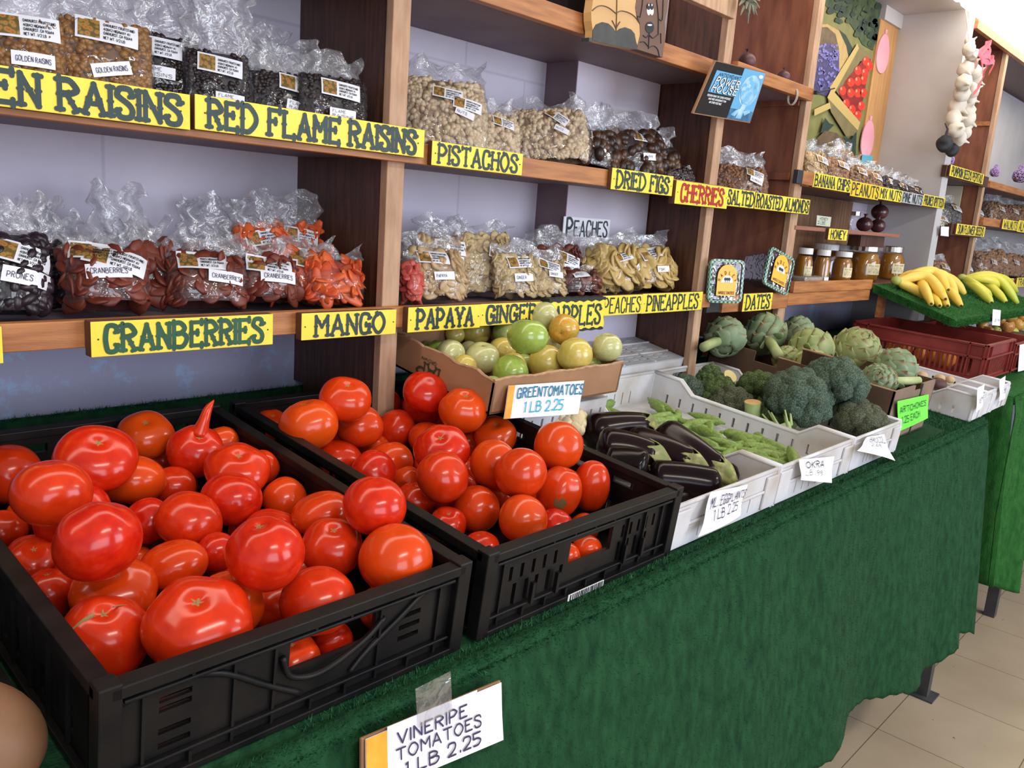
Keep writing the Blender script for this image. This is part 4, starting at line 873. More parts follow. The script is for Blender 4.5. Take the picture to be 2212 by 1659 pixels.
bagp('cranberries', 'bag of red slabs beside the mango bags', -.19, 508, 636, 592, ZL, .03, d=.07, lean=-.3, labels=((.0, .84, .075, -.18, 0), (.1, .52, .06, -.08, 'CRANBERRIES')), group=gR)
bagp('mango', 'front bag of orange mango strips with a big white sticker', -.18, 575, 720, 572, ZL, .03, d=.08, lean=-.35, labels=((.05, .86, .075, -.12, 0), (.08, .66, .06, -.25, 0)), group=gM)
bagp('mango', 'mango bag slumped against the left divider', -.225, 690, 806, 588, ZL, .025, d=.07, lean=-.30, yaw=-.3, roll=0, labels=(), group=gM)
bagp('mango', 'back mango bag with a tilted sticker on top', -.10, 505, 620, 515, ZL, .06, lean=-.1, labels=((.0, .88, .065, .18, 0),), group=gM)
bagp('mango', 'back mango bag touching the left divider', -.10, 600, 712, 512, ZL, .06, lean=-.12, labels=((.12, .86, .065, -.15, 0),), group=gM)
# lower shelf, right bay
bagp('red_papaya', 'sliver of a red papaya bag just right of the left post', -.22, 862, 905, 585, ZL, .02, d=.06, lean=-.2, labels=(), group=None)
bagp('papaya', 'front papaya bag with one sticker and one name slip', -.20, 875, 992, 562, ZL, .03, d=.08, lean=-.25, labels=((-.1, .84, .065, -.06, 0), (.02, .42, .045, .04, 'PAPAYA')), group=gG)
bagp('papaya', 'papaya bag behind with a larger sticker to its right', -.12, 905, 1000, 530, ZL, .05, lean=-.15, labels=((.12, .84, .075, -.06, 0), (.12, .60, .055, -.08, 'PAPAYA')), group=gG)
bagp('ginger', 'tallest ginger bag in the middle of the shelf', -.13, 978, 1100, 520, ZL, .03, d=.09, lean=-.15, labels=((.15, .64, .06, -.3, 0),), group=gG)
bagp('ginger', 'ginger bag with a level sticker above the ginger board', -.20, 1068, 1148, 572, ZL, .035, lean=-.22, labels=((.05, .84, .065, .06, 0), (.08, .42, .05, .05, 'GINGER')), group=gG)
bagp('ginger', 'narrow ginger bag right of the three', -.20, 1140, 1214, 578, ZL, .035, lean=-.25, labels=((.0, .86, .055, -.3, 0), (.1, .58, .04, -.1, 'GINGER')), group=gG)
bagp('apple_rings', 'dark apple bag with shiny folded top', -.13, 1150, 1250, 545, ZL, .05, lean=-.2, labels=((.1, .72, .065, -.35, 0), (.12, .50, .05, -.12, 'APPLES')), group='dark apple bags')
bagp('apple_rings', 'low dark apple bag lying above the apples board', -.22, 1198, 1288, 602, ZL, .01, d=.08, lean=-.3, labels=((-.1, .80, .045, .1, 'APPLES'),), group='dark apple bags')
bagp('peaches', 'yellow green bag of peaches left of the pineapple bags', -.17, 1250, 1325, 575, ZL, .05, lean=-.2, labels=(), group=gG)
bagp('pineapple', 'pineapple bag with a tilted sticker, left of the three', -.19, 1280, 1372, 568, ZL, .04, lean=-.25, labels=((.0, .80, .065, .22, 0), (.28, .46, .04, .6, 'PINE')), group=gG)
bagp('pineapple', 'pineapple bag standing tallest in the row', -.18, 1345, 1440, 562, ZL, .05, lean=-.22, labels=((-.05, .86, .075, .2, 0), (.12, .42, .045, .05, 'PINE')), group=gG)
bagp('pineapple', 'pineapple bag nearest the right divider', -.16, 1412, 1482, 568, ZL, .05, lean=-.22, labels=((.0, .82, .06, .0, 0),), group=gG)
bagp('peaches', 'back bag with dark fruit behind the pineapple bags', -.07, 1295, 1360, 545, ZL, .06, lean=-.05, labels=(), group=gG)
# nuts shelf
for k, (kd, L, R_, tp, yy, lb) in enumerate((('banana_chips', 1732, 1778, 335, -.20, 'first bag on the nuts shelf, of pale chips by the post'), ('peanuts', 1775, 1822, 348, -.20, 'second bag on the nuts shelf, of brown nuts'), ('peanuts', 1800, 1842, 330, -.13, 'taller brown nut bag behind the second'),
        ('mixed_nuts', 1826, 1862, 362, -.19, 'dark nut bag with a white sticker in mid nuts shelf'), ('mixed_nuts', 1858, 1892, 376, -.20, 'small dark nut bag above the mix nuts board'), ('dark_prunes', 1890, 1918, 388, -.2, 'small dark bag above the pine nuts board'), ('dark_prunes', 1915, 1945, 398, -.2, 'low dark bag of prunes near the pier'), ('dark_prunes', 1944, 1975, 408, -.2, 'lowest dark bag on the nuts shelf before the white pier'))):
    bagp(kd, lb, yy, L, R_, tp, ZN, .04, lean=-.2, labels=((.1, .7, .06, -.2, 0),), group=gN)
# far bays
z2 = 1.546
for kd, L, R_, tp, zb, yy, lb in (('striped_seeds', 2020, 2058, 446, z2, -.20, 'dark seed bag left on the far seed shelf'), ('striped_seeds', 2044, 2078, 448, z2, -.15, 'dark seed bag in the middle of the far seed shelf'), ('seeds', 2070, 2106, 452, z2, -.20, 'pale bag of seeds leaning by the far post'), ('seeds', 2016, 2034, 470, z2, -.25, 'small pale bag at the white pier corner'),
        ('granola', 2002, 2034, 572, 1.288, -.2, 'left brown bag tops behind the bananas'), ('granola', 2032, 2072, 578, 1.288, -.2, 'right brown bag tops behind the bananas')):
    bagp(kd, lb, yy, L, R_, tp, zb, .03, lean=-.25, labels=((.1, .7, .07, -.2, 0),), group=gS)
zb2 = ony(-.306, 2125, 487).z + .021; zb3 = ony(-.306, 2165, 622).z + .021
for kd, L, R_, tp, zb, lb in (('mixed_nuts', 2126, 2152, 440, zb2, 'first bag on the far middle shelf past the last post'), ('almonds', 2150, 2180, 450, zb2, 'second bag on the far middle shelf past the last post'), ('mixed_nuts', 2178, 2206, 448, zb2, 'third bag on the far middle shelf at the frame edge'),
        ('granola', 2106, 2136, 550, zb3, 'first brown bag on the far low shelf'), ('granola', 2128, 2160, 545, zb3, 'second brown bag on the far low shelf'), ('granola', 2154, 2184, 556, zb3, 'third brown bag on the far low shelf'), ('granola', 2178, 2212, 558, zb3, 'last brown bag on the far low shelf at the frame edge')):
    bagp(kd, lb, -.17, L, R_, tp, zb, .07, lean=-.2, labels=((.1, .6, .06, -.2, 0),), group=gS)
# ------------------------------------------------------------------ crates
def panel(mb, fr, w, h, t, holes, z0=0, m=0):
    """wall panel with real openings; fr(u, z, depth) -> point; holes = [(u0,u1,z0,z1)]"""
    us = sorted({0, w, *[x for q in holes for x in q[:2]]}); zs = sorted({z0, h, *[x for q in holes for x in q[2:]]})
    for i in range(len(us) - 1):
        j = 0
        while j < len(zs) - 1:
            def solid(j): 
                cu, cz = (us[i] + us[i + 1]) / 2, (zs[j] + zs[j + 1]) / 2
                return not any(a < cu < b and c < cz < d for a, b, c, d in holes)
            if not solid(j): j += 1; continue
            k = j
            while k < len(zs) - 1 and solid(k): k += 1
            P = [fr(us[i], zs[j], 0), fr(us[i + 1], zs[j], 0), fr(us[i + 1], zs[k], 0), fr(us[i], zs[k], 0)]
            mb.prism(P, Vector(fr(0, 0, t)) - Vector(fr(0, 0, 0)), m); j = k
def sides(w, d):
    return {'front': lambda u, z, q: (u, q, z), 'back': lambda u, z, q: (u, d - q, z), 'left': lambda u, z, q: (q, u, z), 'right': lambda u, z, q: (w - q, u, z)}
M_BARC = mat('barcode_white', (.8, .8, .8), rough=.5)
def black_crate(label, x0, w, h, seed, handle, extra=None):
    c = thing('produce_crate', label, 'crate', (x0, -.806, tz(-.806) + .004), (TILT, 0, 0), group='black tomato crates')
    d = .60; S = sides(w, d)
    fl = MB(); fl.box(.006, w - .006, .006, d - .006, 0, .006); fl.build('floor_panel', M_BPL, c)
    for nm in ('front', 'back', 'left', 'right'):
        fr = S[nm]; L_ = w if nm in ('front', 'back') else d; m = MB(); holes = []
        if nm == 'front': holes = handle
        elif nm == 'back': holes = [(L_ * k, L_ * k + .03, h - .035, h - .022) for k in np.linspace(.1, .82, 8)]
        else: holes = [(L_ * k, L_ * k + .012, .02, .05) for k in np.linspace(.12, .9, 14)] + [(L_ * k, L_ * k + .04, h - .032, h - .022) for k in np.linspace(.12, .8, 6)]
        panel(m, fr, L_, h - .012, .006, holes)
        def bar(u0, u1, z0, z1, q0, q1): 
            P = [fr(u0, z0, q0), fr(u1, z0, q0), fr(u1, z1, q0), fr(u0, z1, q0)]; m.prism(P, Vector(fr(0, 0, q1)) - Vector(fr(0, 0, q0)))
        mw = m; m = MB(); bar(0, L_, h - .012, h, -.010, .008)
        if nm == 'front': bar(.012, L_ - .012, h - .020, h - .016, -.008, .0); bar(0, L_, .0, .008, -.010, 0); bar(.01, L_ - .01, .020, .024, -.006, 0)
        else: bar(0, L_, .0, .008, -.008, 0)
        m.build('rim', M_BPL, c, bev=.0012)
        m = mw; n = 9 if nm == 'front' else 12
        for k in range(n):
            u = .03 + (L_ - .06) * k / (n - 1)
            if nm == 'front' and any(a - .004 < u < b + .004 and zz > .03 for a, b, zz, _ in handle): bar(u - .0015, u + .0015, h - .020, h - .012, -.007, 0); bar(u - .0015, u + .0015, .008, .020, -.007, 0)
            else: bar(u - .0015, u + .0015, .008, h - .012, -.004, 0)
        m.build('side_wall', M_BPL, c)
    for ux, uy in ((0, 0), (w, 0), (0, d), (w, d)):
        MB().box(ux - .010, ux + .010, uy - .010, uy + .010, 0, h + .003).build('corner_post', M_BPL, c, bev=.0015)
    if extra: extra(c, w, d, h)
    return c
def brace(c, w, d, h):
    for pts in ([(.01, h - .022), (.05, h - .016), (.10, h - .028), (.15, h - .062), (.19, .028)], [(.39, h - .014), (.35, h - .02), (.31, h - .045), (.27, h - .070), (.25, .028)]):
        P = smoothpath([(u, -.0015, z) for u, z in pts], 6); MB().tube(P, .0036, 8, flat=1).build('curved_brace', M_BPL, c, smooth=True)
    P = smoothpath([(.165, -.003, h - .036), (.175, -.006, h - .060), (.21, -.007, h - .068), (.26, -.006, h - .052), (.29, -.003, h - .034)], 6); MB().tube(P, .0034, 8).build('handle_lip', M_BPL, c, smooth=True)
h1 = [(.175, .280, .058, .092)] + [(u, u + .030, z, z + .006) for u in (.045,) for z in (.030, .045, .068, .078)] + [(.315, .345, z, z + .006) for z in (.040, .054, .068)]
black_crate('front black plastic crate of red tomatoes nearest the camera', .1275, .400, .116, 1, h1, brace)
def braceb(c, w, d, h):
    q = MB(); q.box(.165, .245, -.0118, -.0105, .0005, .010); lb = q.build('barcode_label', M_BARC, c); q = MB(); x = .168
    while x < .242: ww = RND.uniform(.0008, .0028); q.box(x, x + ww, -.0124, -.0118, .001, .0095); x += ww + RND.uniform(.0012, .003)
    q.build('barcode_bars', M_BLACK, lb)
    for u in (.085, .135, .29, .335): MB().box(u, u + .006, -.010, -.004, .022, .052).build('clip', M_BPL, c)
h2 = [(.165, .262, .050, .086)] + [(u, u + .006, .062, .082) for u in (.045, .066, .088, .110, .132, .285, .305, .325, .345, .365)] + [(u, u + .007, .024, .056) for u in (.055, .078, .098, .122, .148, .280, .302, .322, .348)]
black_crate('second black plastic crate of tomatoes, beside the eggplant crate', .5735, .415, .116, 2, h2, braceb)
tr = thing('darkening_tray', 'low black tray added to darken the corner left of the tomato crate', 'tray', (-.62, -.655, tz(-.655) + .004), (TILT, 0, 0))  # tray added over the turf so that this corner reads dark
MB().box(0, .725, 0, .61, 0, .008).build('tray_floor', M_BPL, tr); MB().box(0, .725, 0, .008, .008, .030).box(0, .725, .602, .61, .008, .030).box(0, .008, .008, .602, .008, .030).box(.717, .725, .008, .602, .008, .030).build('tray_rim', M_BPL, tr)
def white_crate(label, x0, w, y0=-.806, d=.540, hh=.082, hl=.052, zoff=.002, slots=True, mid=None):
    c = thing('produce_crate', label, 'crate', (x0, y0, tz(y0) + zoff), (TILT, 0, 0), group='milky white produce crates')
    S = sides(w, d); MB().box(.004, w - .004, .004, d - .004, 0, .004).build('floor_panel', M_WPL, c)
    for nm in ('front', 'back', 'left', 'right'):
        fr = S[nm]; L_ = w if nm in ('front', 'back') else d; m = MB(); t = .0045
        if nm in ('left', 'right'):
            n = max(4, int(d / .042)); holes = [(u, u + .007, .012, .036) for u in np.linspace(.05, d - .06, n)]
            panel(m, fr, L_, hl, t, holes)
            for a, b, e in ((0, .085, .125), (L_, L_ - .085, L_ - .125)):
                m.prism([fr(a, hl, 0), fr(e, hl, 0), fr(b, hh, 0), fr(a, hh, 0)], Vector(fr(0, 0, t)) - Vector(fr(0, 0, 0)))
            prof = [(0, hh), (.085, hh), (.125, hl), (L_ - .125, hl), (L_ - .085, hh), (L_, hh)]
        else:
            hz = hh if nm == 'back' else hh - .004
            holes = [(w * .28, w * .56, hz - .032, hz - .012)] if nm == 'back' else [(w * .30, w * .52, hz - .026, hz - .010)]
            holes += [(u, u + .004, .008, .040) for u in np.linspace(.09, w - .10, 6 if w > .2 else 3)]
            panel(m, fr, L_, hz, t, holes); prof = [(0, hz), (L_, hz)]
        m.build('side_wall', M_WPL, c)
        m = MB(); m.tube([fr(u, z, t / 2) for u, z in prof], .0042, 8); m.build('rim', M_WPL, c, smooth=True)
        if nm == 'front':
            m = MB()
            for u0, u1 in ((.0, .05), (w - .05, w)): m.box(u0, u1, -.005, 0, .004, hh - .012)
            m.box(.05, w - .05, -.004, 0, hh - .044, hh - .038); m.build('front_rib', M_WPL, c, bev=.002)
    for ux, uy in ((.003, .003), (w - .003, .003), (.003, d - .003), (w - .003, d - .003)): MB().tube([(ux, uy, 0), (ux, uy, hh)], .006, 8).build('corner_post', M_WPL, c)
    return c
white_crate('milky white crate holding the eggplants', 1.001, .368)
white_crate('milky white crate holding the okra pods', 1.374, .358)
white_crate('milky white crate full of broccoli heads', 1.737, .300)
for k, (x0, x1, y0, lb) in enumerate(((2.640, 2.758, -.822, 'small white crate right of the artichoke box'), (2.764, 2.876, -.820, 'middle one of the far white crates'), (2.882, 3.055, -.818, 'last white crate before the dark red crates'))):
    white_crate(lb, x0, x1 - x0, y0, .44, .080, .052)
# upturned white crate at the back
uc = thing('upturned_crate', 'upturned grey white crate with a perforated top against the right divider', 'crate', (1.462, -.252, tz(-.252) + .012), (.19, 0, 0))
w, d, h = .426, .185, .096; S = sides(w, d)
q = MB()
holes = [(a, a + .030, b, b + .006) for a in np.arange(.03, w - .05, .046) for b in np.arange(.02, d - .02, .018)]
panel(q, lambda u, z, t: (u, z, h - t), w, d, .004, holes); q.build('perforated_base', mat('grey_white_plastic', (.40, .40, .42), (.50, .50, .51), 10, .5), uc)
for nm in ('front', 'left', 'right', 'back'):
    L_ = w if nm in ('front', 'back') else d; q = MB(); panel(q, S[nm], L_, h - .004, .0045, [(u, u + .006, .028, .068) for u in np.arange(.02, L_ - .02, .032)]); q.build('side_wall', M_WPL, uc)
for z_ in (.3, .66): MB().box(0, w, d * z_, d * z_ + .006, h, h + .0025).build('rib', M_WPL, uc)
for z_ in (.33, .66): MB().box(w * z_, w * z_ + .006, 0, d, h, h + .0025).build('rib', M_WPL, uc)
# cardboard box of green tomatoes
gx0, gx1, gy0, gy1, gz, gh = .885, 1.253, -.502, -.20, 1.142, .062
GA = .155
gb = thing('cardboard_box', 'torn brown cardboard box of green tomatoes', 'box', (gx0, gy0, gz), (GA, 0, 0))
W_g, D_g = gx1 - gx0, (gy1 - gy0) / math.cos(GA)
MB().box(0, W_g, 0, D_g, 0, .004).build('bottom', M_CARD, gb)
def torn(L_, h0, amp, n=40, seed=0): 
    rg = random.Random(seed); P = []
    for i in range(n + 1): P.append((L_ * i / n, h0 + amp * (math.sin(i * .55 + seed) * .5 + rg.uniform(-.35, .35))))
    return P
for nm, fr, L_, amp in (('front', lambda u, z, q: (u, q, z), W_g, .0025), ('back', lambda u, z, q: (u, D_g - q, z), W_g, .002), ('left', lambda u, z, q: (q, u, z), D_g, .004), ('right', lambda u, z, q: (W_g - q, u, z), D_g, .002)):
    P = torn(L_, gh, amp, seed=len(nm)); q = MB()
    for (a, za), (b, zb_) in zip(P, P[1:]): q.prism([fr(a, 0, 0), fr(b, 0, 0), fr(b, zb_, 0), fr(a, za, 0)], Vector(fr(0, 0, .005)) - Vector(fr(0, 0, 0)), 0)
    wl = q.build('side_panel', M_CARD, gb)
    q = MB(); q.tube([fr(a, z, .0025) for a, z in P], .0034, 6); q.build('torn_edge', M_CARDL, gb)
q = MB(); f_ = lambda u, v: (-.0008, D_g * .45 + u, .044 - v)
put_text(q, f_, 'IAP', 0, .010, .026, .060, st=.20, bone=True); put_text(q, f_, 'GROWN', .010, 0, .006, .04, st=.2, disc=False); q.build('printed_letters', mat('dark_print', (.05, .04, .02)), gb)
# support under the box: a second upturned crate
sp = thing('upturned_crate', 'shadowed white crate under the green tomato box', 'crate', (1.005, -.470, tz(-.47) + .066), (GA, 0, 0))
q = MB(); panel(q, lambda u, z, t: (u, t, z), .25, .066, .004, [(u, u + .006, .015, .045) for u in np.arange(.02, .23, .03)]); q.build('side_wall', M_WPL, sp)
MB().box(0, .25, .004, .26, .062, .066).build('perforated_base', M_WPL, sp)
# artichoke box
M_CARD2 = mat('dark_brown_cardboard', (.075, .040, .024), (.105, .058, .034), 12, .8, .1, 60); M_CARD3 = mat('grey_brown_cardboard', (.19, .125, .090), (.24, .16, .115), 12, .8, .1, 60)
ab = thing('cardboard_box', 'tall brown cardboard box of artichokes with a hand hole', 'box', (2.058, -.768, tz(-.768) + .004), (TILT, 0, 0))
W_a, D_a, H_a = .322, .535, .142
MB().box(0, W_a, 0, D_a, 0, .005).build('bottom', M_CARD2, ab)
q = MB(); panel(q, lambda u, z, t: (t, u, z), D_a, H_a, .005, [(D_a * .60, D_a * .73, H_a - .028, H_a)]); q.build('side_panel', M_CARD2, ab)
q = MB(); panel(q, lambda u, z, t: (W_a - t, u, z), D_a, H_a, .005, [(D_a * .60, D_a * .73, H_a - .028, H_a)]); q.build('side_panel', M_CARD2, ab)
q = MB(); panel(q, lambda u, z, t: (u, t, z), W_a, H_a, .005, [(W_a * .48, W_a * .66, H_a - .016, H_a)]); q.build('front_panel', M_CARD3, ab)
q = MB(); panel(q, lambda u, z, t: (u, D_a - t, z), W_a, H_a, .005, []); q.build('back_panel', M_CARD2, ab)
MB().box(.205, .215, -.0012, 0, .0, H_a).build('dark_stripe', M_BLACK, ab)
q = MB(); q.prism([(0, .255, H_a), (0, .135, H_a), (-.022, .140, H_a + .046), (-.022, .250, H_a + .046)], (.004, 0, .001)); q.build('flap', M_CARD2, ab)
q = MB(); q.tube([(-.020, .138, H_a + .046), (-.020, .252, H_a + .046)], .0028, 6); q.build('torn_edge', M_CARDL, ab)
q = MB(); q.tube([(.0025, 0, H_a), (.0025, D_a * .6, H_a)], .0030, 6); q.build('torn_edge', M_CARDL, ab)
# dark red crates
def red_crate(label, x0, w, y0, d, z0, h):
    c = thing('produce_crate', label, 'crate', (x0, y0, z0), (.045, 0, 0), group='dark red crates'); S = sides(w, d)
    MB().box(.004, w - .004, .004, d - .004, 0, .005).build('floor_panel', M_RPL, c)
    for nm in ('front', 'back', 'left', 'right'):
        fr = S[nm]; L_ = w if nm in ('front', 'back') else d; q = MB()
        panel(q, fr, L_, h, .005, [(u, u + .010, .020, h * .58) for u in np.arange(.035, L_ - .035, 0.0175)]); qw = q
        q = MB(); 
        for z1 in (h, h * .66, .012):
            q.prism([fr(0, z1 - .007, -.008), fr(L_, z1 - .007, -.008), fr(L_, z1, -.008), fr(0, z1, -.008)], Vector(fr(0, 0, .008)) - Vector(fr(0, 0, 0)))
        q.build('rim', M_RPL, c, bev=.001)
        q = qw
        for u in (.0, .05, L_ - .055, L_ - .005): q.prism([fr(u, 0, -.008), fr(u + .005, 0, -.008), fr(u + .005, h, -.008), fr(u, h, -.008)], Vector(fr(0, 0, .008)) - Vector(fr(0, 0, 0)))
        q.build('side_wall', M_RPL, c)
    return c
red_crate('nearer dark red plastic crate with oranges showing through its slots', 3.10, .37, -.722, .46, tz(-.722) + TB2 + .012, .134)
red_crate('farther dark red plastic crate at the right edge', 3.50, .38, -.722, .40, tz(-.722) + TB2 + .012, .112)
TOM = {"c1":[[0.2206,-0.2564,1.0918,0.0405,0.0423],[0.1904,-0.5108,1.1454,0.0414,0.0378],[0.2725,-0.4193,1.1477,0.0491,0.0335],[0.4002,-0.2663,1.1222,0.0406,0.0323],[0.4343,-0.2433,1.0709,0.0286,0.0286],[0.439,-0.3443,1.1104,0.0405,0.0372],[0.4956,-0.3123,1.1078,0.0263,0.0256],[0.4456,-0.452,1.1099,0.0441,0.0319],[0.4992,-0.4237,1.096,0.0249,0.0255],[0.3287,-0.3875,1.1003,0.0438,0.0345],[0.391,-0.3766,1.0758,0.0298,0.0272],[0.404,-0.5123,1.094,0.0397,0.0361],[0.2287,-0.4614,1.0943,0.0435,0.0369],[0.1914,-0.6368,1.1301,0.042,0.0411],[0.3342,-0.5389,1.0885,0.0395,0.035],[0.3098,-0.4791,1.0754,0.0278,0.0278],[0.1804,-0.3619,1.0532,0.0286,0.0275],[0.1758,-0.482,1.0588,0.0305,0.0242],[0.2853,-0.5998,1.065,0.0378,0.0289],[0.3205,-0.7362,1.1175,0.0401,0.0406],[0.4305,-0.57,1.0603,0.0381,0.0309],[0.4889,-0.5025,1.0733,0.0327,0.0282],[0.4746,-0.6102,1.0893,0.0381,0.0274],[0.4885,-0.702,1.1239,0.0388,0.0354],[0.4498,-0.6715,1.0695,0.0384,0.0339],[0.4761,-0.7612,1.0782,0.0433,0.0422],[0.3686,-0.7624,1.0599,0.0395,0.0365],[0.2162,-0.6102,1.0597,0.0435,0.0307],[0.2402,-0.7518,1.0698,0.0518,0.0415],[0.1773,-0.6802,1.0455,0.0432,0.0446],[0.1703,-0.5514,1.0457,0.027,0.029],[0.3016,-0.6984,1.0515,0.0388,0.0338],[0.3408,-0.594,1.0653,0.0231,0.0242],[0.3666,-0.6852,1.0201,0.0292,0.0266],[0.2917,-0.4926,1.0311,0.0194,0.0183],[0.3312,-0.7709,1.0101,0.0302,0.0234],[0.3895,-0.7641,1.0052,0.0231,0.0205],[0.3085,-0.4397,1.0411,0.0238,0.0238],[0.2083,-0.5175,1.0467,0.0237,0.0211],[0.4411,-0.6293,1.0214,0.0233,0.0233],[0.2706,-0.6482,1.0387,0.0252,0.0227]],"c2":[[0.6137,-0.3705,1.1318,0.047,0.0418],[0.6831,-0.3683,1.1656,0.0432,0.0341],[0.8666,-0.2445,1.1097,0.0301,0.0292],[0.8561,-0.3687,1.1584,0.0414,0.0315],[0.8921,-0.321,1.1156,0.0381,0.0346],[0.9332,-0.2491,1.083,0.0383,0.0337],[0.8645,-0.4588,1.1427,0.0416,0.0384],[0.728,-0.3511,1.1082,0.0403,0.0379],[0.8288,-0.3251,1.0827,0.0379,0.0345],[0.9509,-0.3137,1.0838,0.0304,0.0322],[0.943,-0.4646,1.0857,0.0401,0.036],[0.8475,-0.3923,1.0769,0.0363,0.0297],[0.7563,-0.5271,1.1066,0.0449,0.0361],[0.6658,-0.3732,1.067,0.0434,0.0327],[0.7463,-0.4129,1.0585,0.039,0.0359],[0.6729,-0.4628,1.0661,0.0439,0.03],[0.7,-0.5931,1.0906,0.0408,0.038],[0.8051,-0.5963,1.0932,0.0366,0.041],[0.7858,-0.6722,1.102,0.0389,0.0389],[0.9113,-0.6393,1.1173,0.0423,0.0378],[0.8654,-0.6852,1.0596,0.0364,0.0436],[0.9437,-0.6882,1.055,0.0311,0.0455],[0.6939,-0.5402,1.0376,0.0307,0.0307],[0.75,-0.618,1.0361,0.0368,0.0382],[0.6856,-0.6252,1.0287,0.0286,0.0252],[0.7502,-0.7148,1.05,0.0383,0.0342],[0.6861,-0.6939,1.0164,0.0276,0.0223],[0.6254,-0.2422,1.1009,0.0316,0.0237],[0.8555,-0.4886,1.041,0.0287,0.0287],[0.7815,-0.7759,1.004,0.02,0.0213],[0.8261,-0.778,1.0045,0.0246,0.0205],[0.7686,-0.3356,1.0566,0.0327,0.0294],[0.819,-0.7206,1.0263,0.028,0.0252],[0.9487,-0.4028,1.0504,0.0294,0.0294],[0.8053,-0.449,1.0478,0.0316,0.0316],[0.7311,-0.4774,1.0412,0.0286,0.0271],[0.8381,-0.5896,1.032,0.0302,0.0302],[0.7118,-0.27,1.0639,0.0294,0.0294]],"gt":[[1.2148,-0.3252,1.2755,0.0302,0.0302],[1.2089,-0.387,1.2554,0.0362,0.0286],[1.2295,-0.4858,1.2332,0.0306,0.0297],[1.0307,-0.4477,1.2607,0.0378,0.0343],[1.135,-0.2956,1.2381,0.0288,0.0288],[1.1042,-0.2367,1.2349,0.0339,0.03],[1.0519,-0.2294,1.2309,0.0219,0.019],[0.9655,-0.3125,1.2107,0.0293,0.0266],[0.9781,-0.2604,1.2029,0.0255,0.0255],[1.0289,-0.3339,1.2013,0.0353,0.0317],[1.095,-0.3249,1.2088,0.028,0.028],[1.1583,-0.2524,1.2283,0.0217,0.0197],[1.1774,-0.2215,1.2398,0.018,0.016],[1.0077,-0.4324,1.1917,0.0405,0.0285],[1.1279,-0.4154,1.1972,0.0394,0.033],[1.1451,-0.4722,1.2204,0.0369,0.0342],[1.2263,-0.4583,1.1879,0.0188,0.0188],[1.1219,-0.3626,1.1827,0.0243,0.0243],[0.9889,-0.2202,1.2049,0.0186,0.013],[1.2217,-0.3443,1.2208,0.0235,0.0235]]}
# ------------------------------------------------------------------ tomatoes
M_TOM = mat('red_tomato_skin', (.48, .009, .003), (.60, .022, .004), 3.0, .20, 0, rnd=(.66, .070, .005), coat=.18, spec=.5)
M_TOM.node_tree.nodes['Principled BSDF'].inputs['Specular IOR Level'].default_value = .32
M_GT = {k: mat('green_tomato_' + k, a, b, 5, .22, 0, coat=.35, contrast=(.3, .7)) for k, a, b in (('pale', (.46, .47, .19), (.56, .55, .27)), ('green', (.30, .40, .10), (.40, .47, .15)), ('yellow', (.56, .42, .07), (.62, .50, .15)), ('orange', (.64, .24, .02), (.55, .42, .08)), ('bright', (.26, .38, .05), (.34, .45, .09)), ('red', (.55, .07, .01), (.58, .2, .03)))}
def tomato_mesh(k):
    rg = random.Random(k); lobes = rg.choice((4, 5, 6)); am = rg.uniform(.008, .028); ph = rg.uniform(0, 6)
    prof = []
    for i in range(23):
        a = math.pi * i / 22 - math.pi / 2; r = math.cos(a) ** .92 if i not in (0, 22) else 0; z = math.sin(a)
        z = z - (.16 * math.exp(-(r / .22) ** 2) if z > 0 else -.05 * math.exp(-(r / .2) ** 2)); prof.append((max(r, 0), z * .95))
    m = MB(); m.lathe(prof, 32, fn=lambda a, z: 1 + (am * (1.2 + z) * math.cos(lobes * a + ph)) + .012 * math.cos(2 * a + ph * 2))
    return m
TM = []
def raw(m, name, mats, smooth=True):
    me = bpy.data.meshes.new(name); me.from_pydata(m.V, [], m.F)
    for x in mats: me.materials.append(x)
    if len(mats) > 1: me.polygons.foreach_set('material_index', m.M)
    if smooth: me.polygons.foreach_set('use_smooth', [True] * len(me.polygons))
    return me
TMB = [tomato_mesh(k) for k in range(7)]
TM = [raw(m, 'tomato', [M_TOM]) for m in TMB]
def scar_mesh():
    m = MB(); P = [(0, 0, .812)]
    n = 20
    for i in range(n):
        a = 6.2832 * i / n; r = .10 * (1 + .35 * math.cos(5 * a) + .1 * math.sin(7 * a)); P.append((r * math.cos(a), r * math.sin(a), .95 * (1 - r * r / 2) - .16 * math.exp(-(r / .22) ** 2) + .012))
    m.add(P, [(0, i + 1, (i + 1) % n + 1) for i in range(n)]); m.ball((0, 0, .805), (.03, .03, .04), t=ICO1); return raw(m, 'stem_scar', [M_STEM])
SCAR = scar_mesh()
def put_obj(name, me, loc, R, sc, parent=None):
    o = bpy.data.objects.new(name, me); COL.objects.link(o)
    if parent: o.parent = parent
    o.matrix_local = Matrix.Translation(loc) @ R.to_4x4() @ Matrix.Diagonal((*sc, 1)); return o
ORD = ('first', 'second', 'third', 'fourth', 'fifth', 'sixth', 'seventh', 'eighth', 'ninth', 'tenth', 'eleventh', 'twelfth')
def up_for(i, tilt, az):
    return Vector((math.sin(tilt) * math.cos(az), math.sin(tilt) * math.sin(az), math.cos(tilt)))
def px_of(p):
    q = RM.transposed() @ (Vector(p) - CV); return (IMW / 2 + FPX * q.x / -q.z, IMH / 2 - FPX * q.y / -q.z)
def rank_labels(pts, n_rows, fmt):
    ys = sorted(range(len(pts)), key=lambda i: -px_of(pts[i])[1]); per = math.ceil(len(pts) / n_rows); out = {}
    for r in range(n_rows):
        row = sorted(ys[r * per:(r + 1) * per], key=lambda i: px_of(pts[i])[0])
        for j, i in enumerate(row): out[i] = fmt(r, j, len(row))
    return out
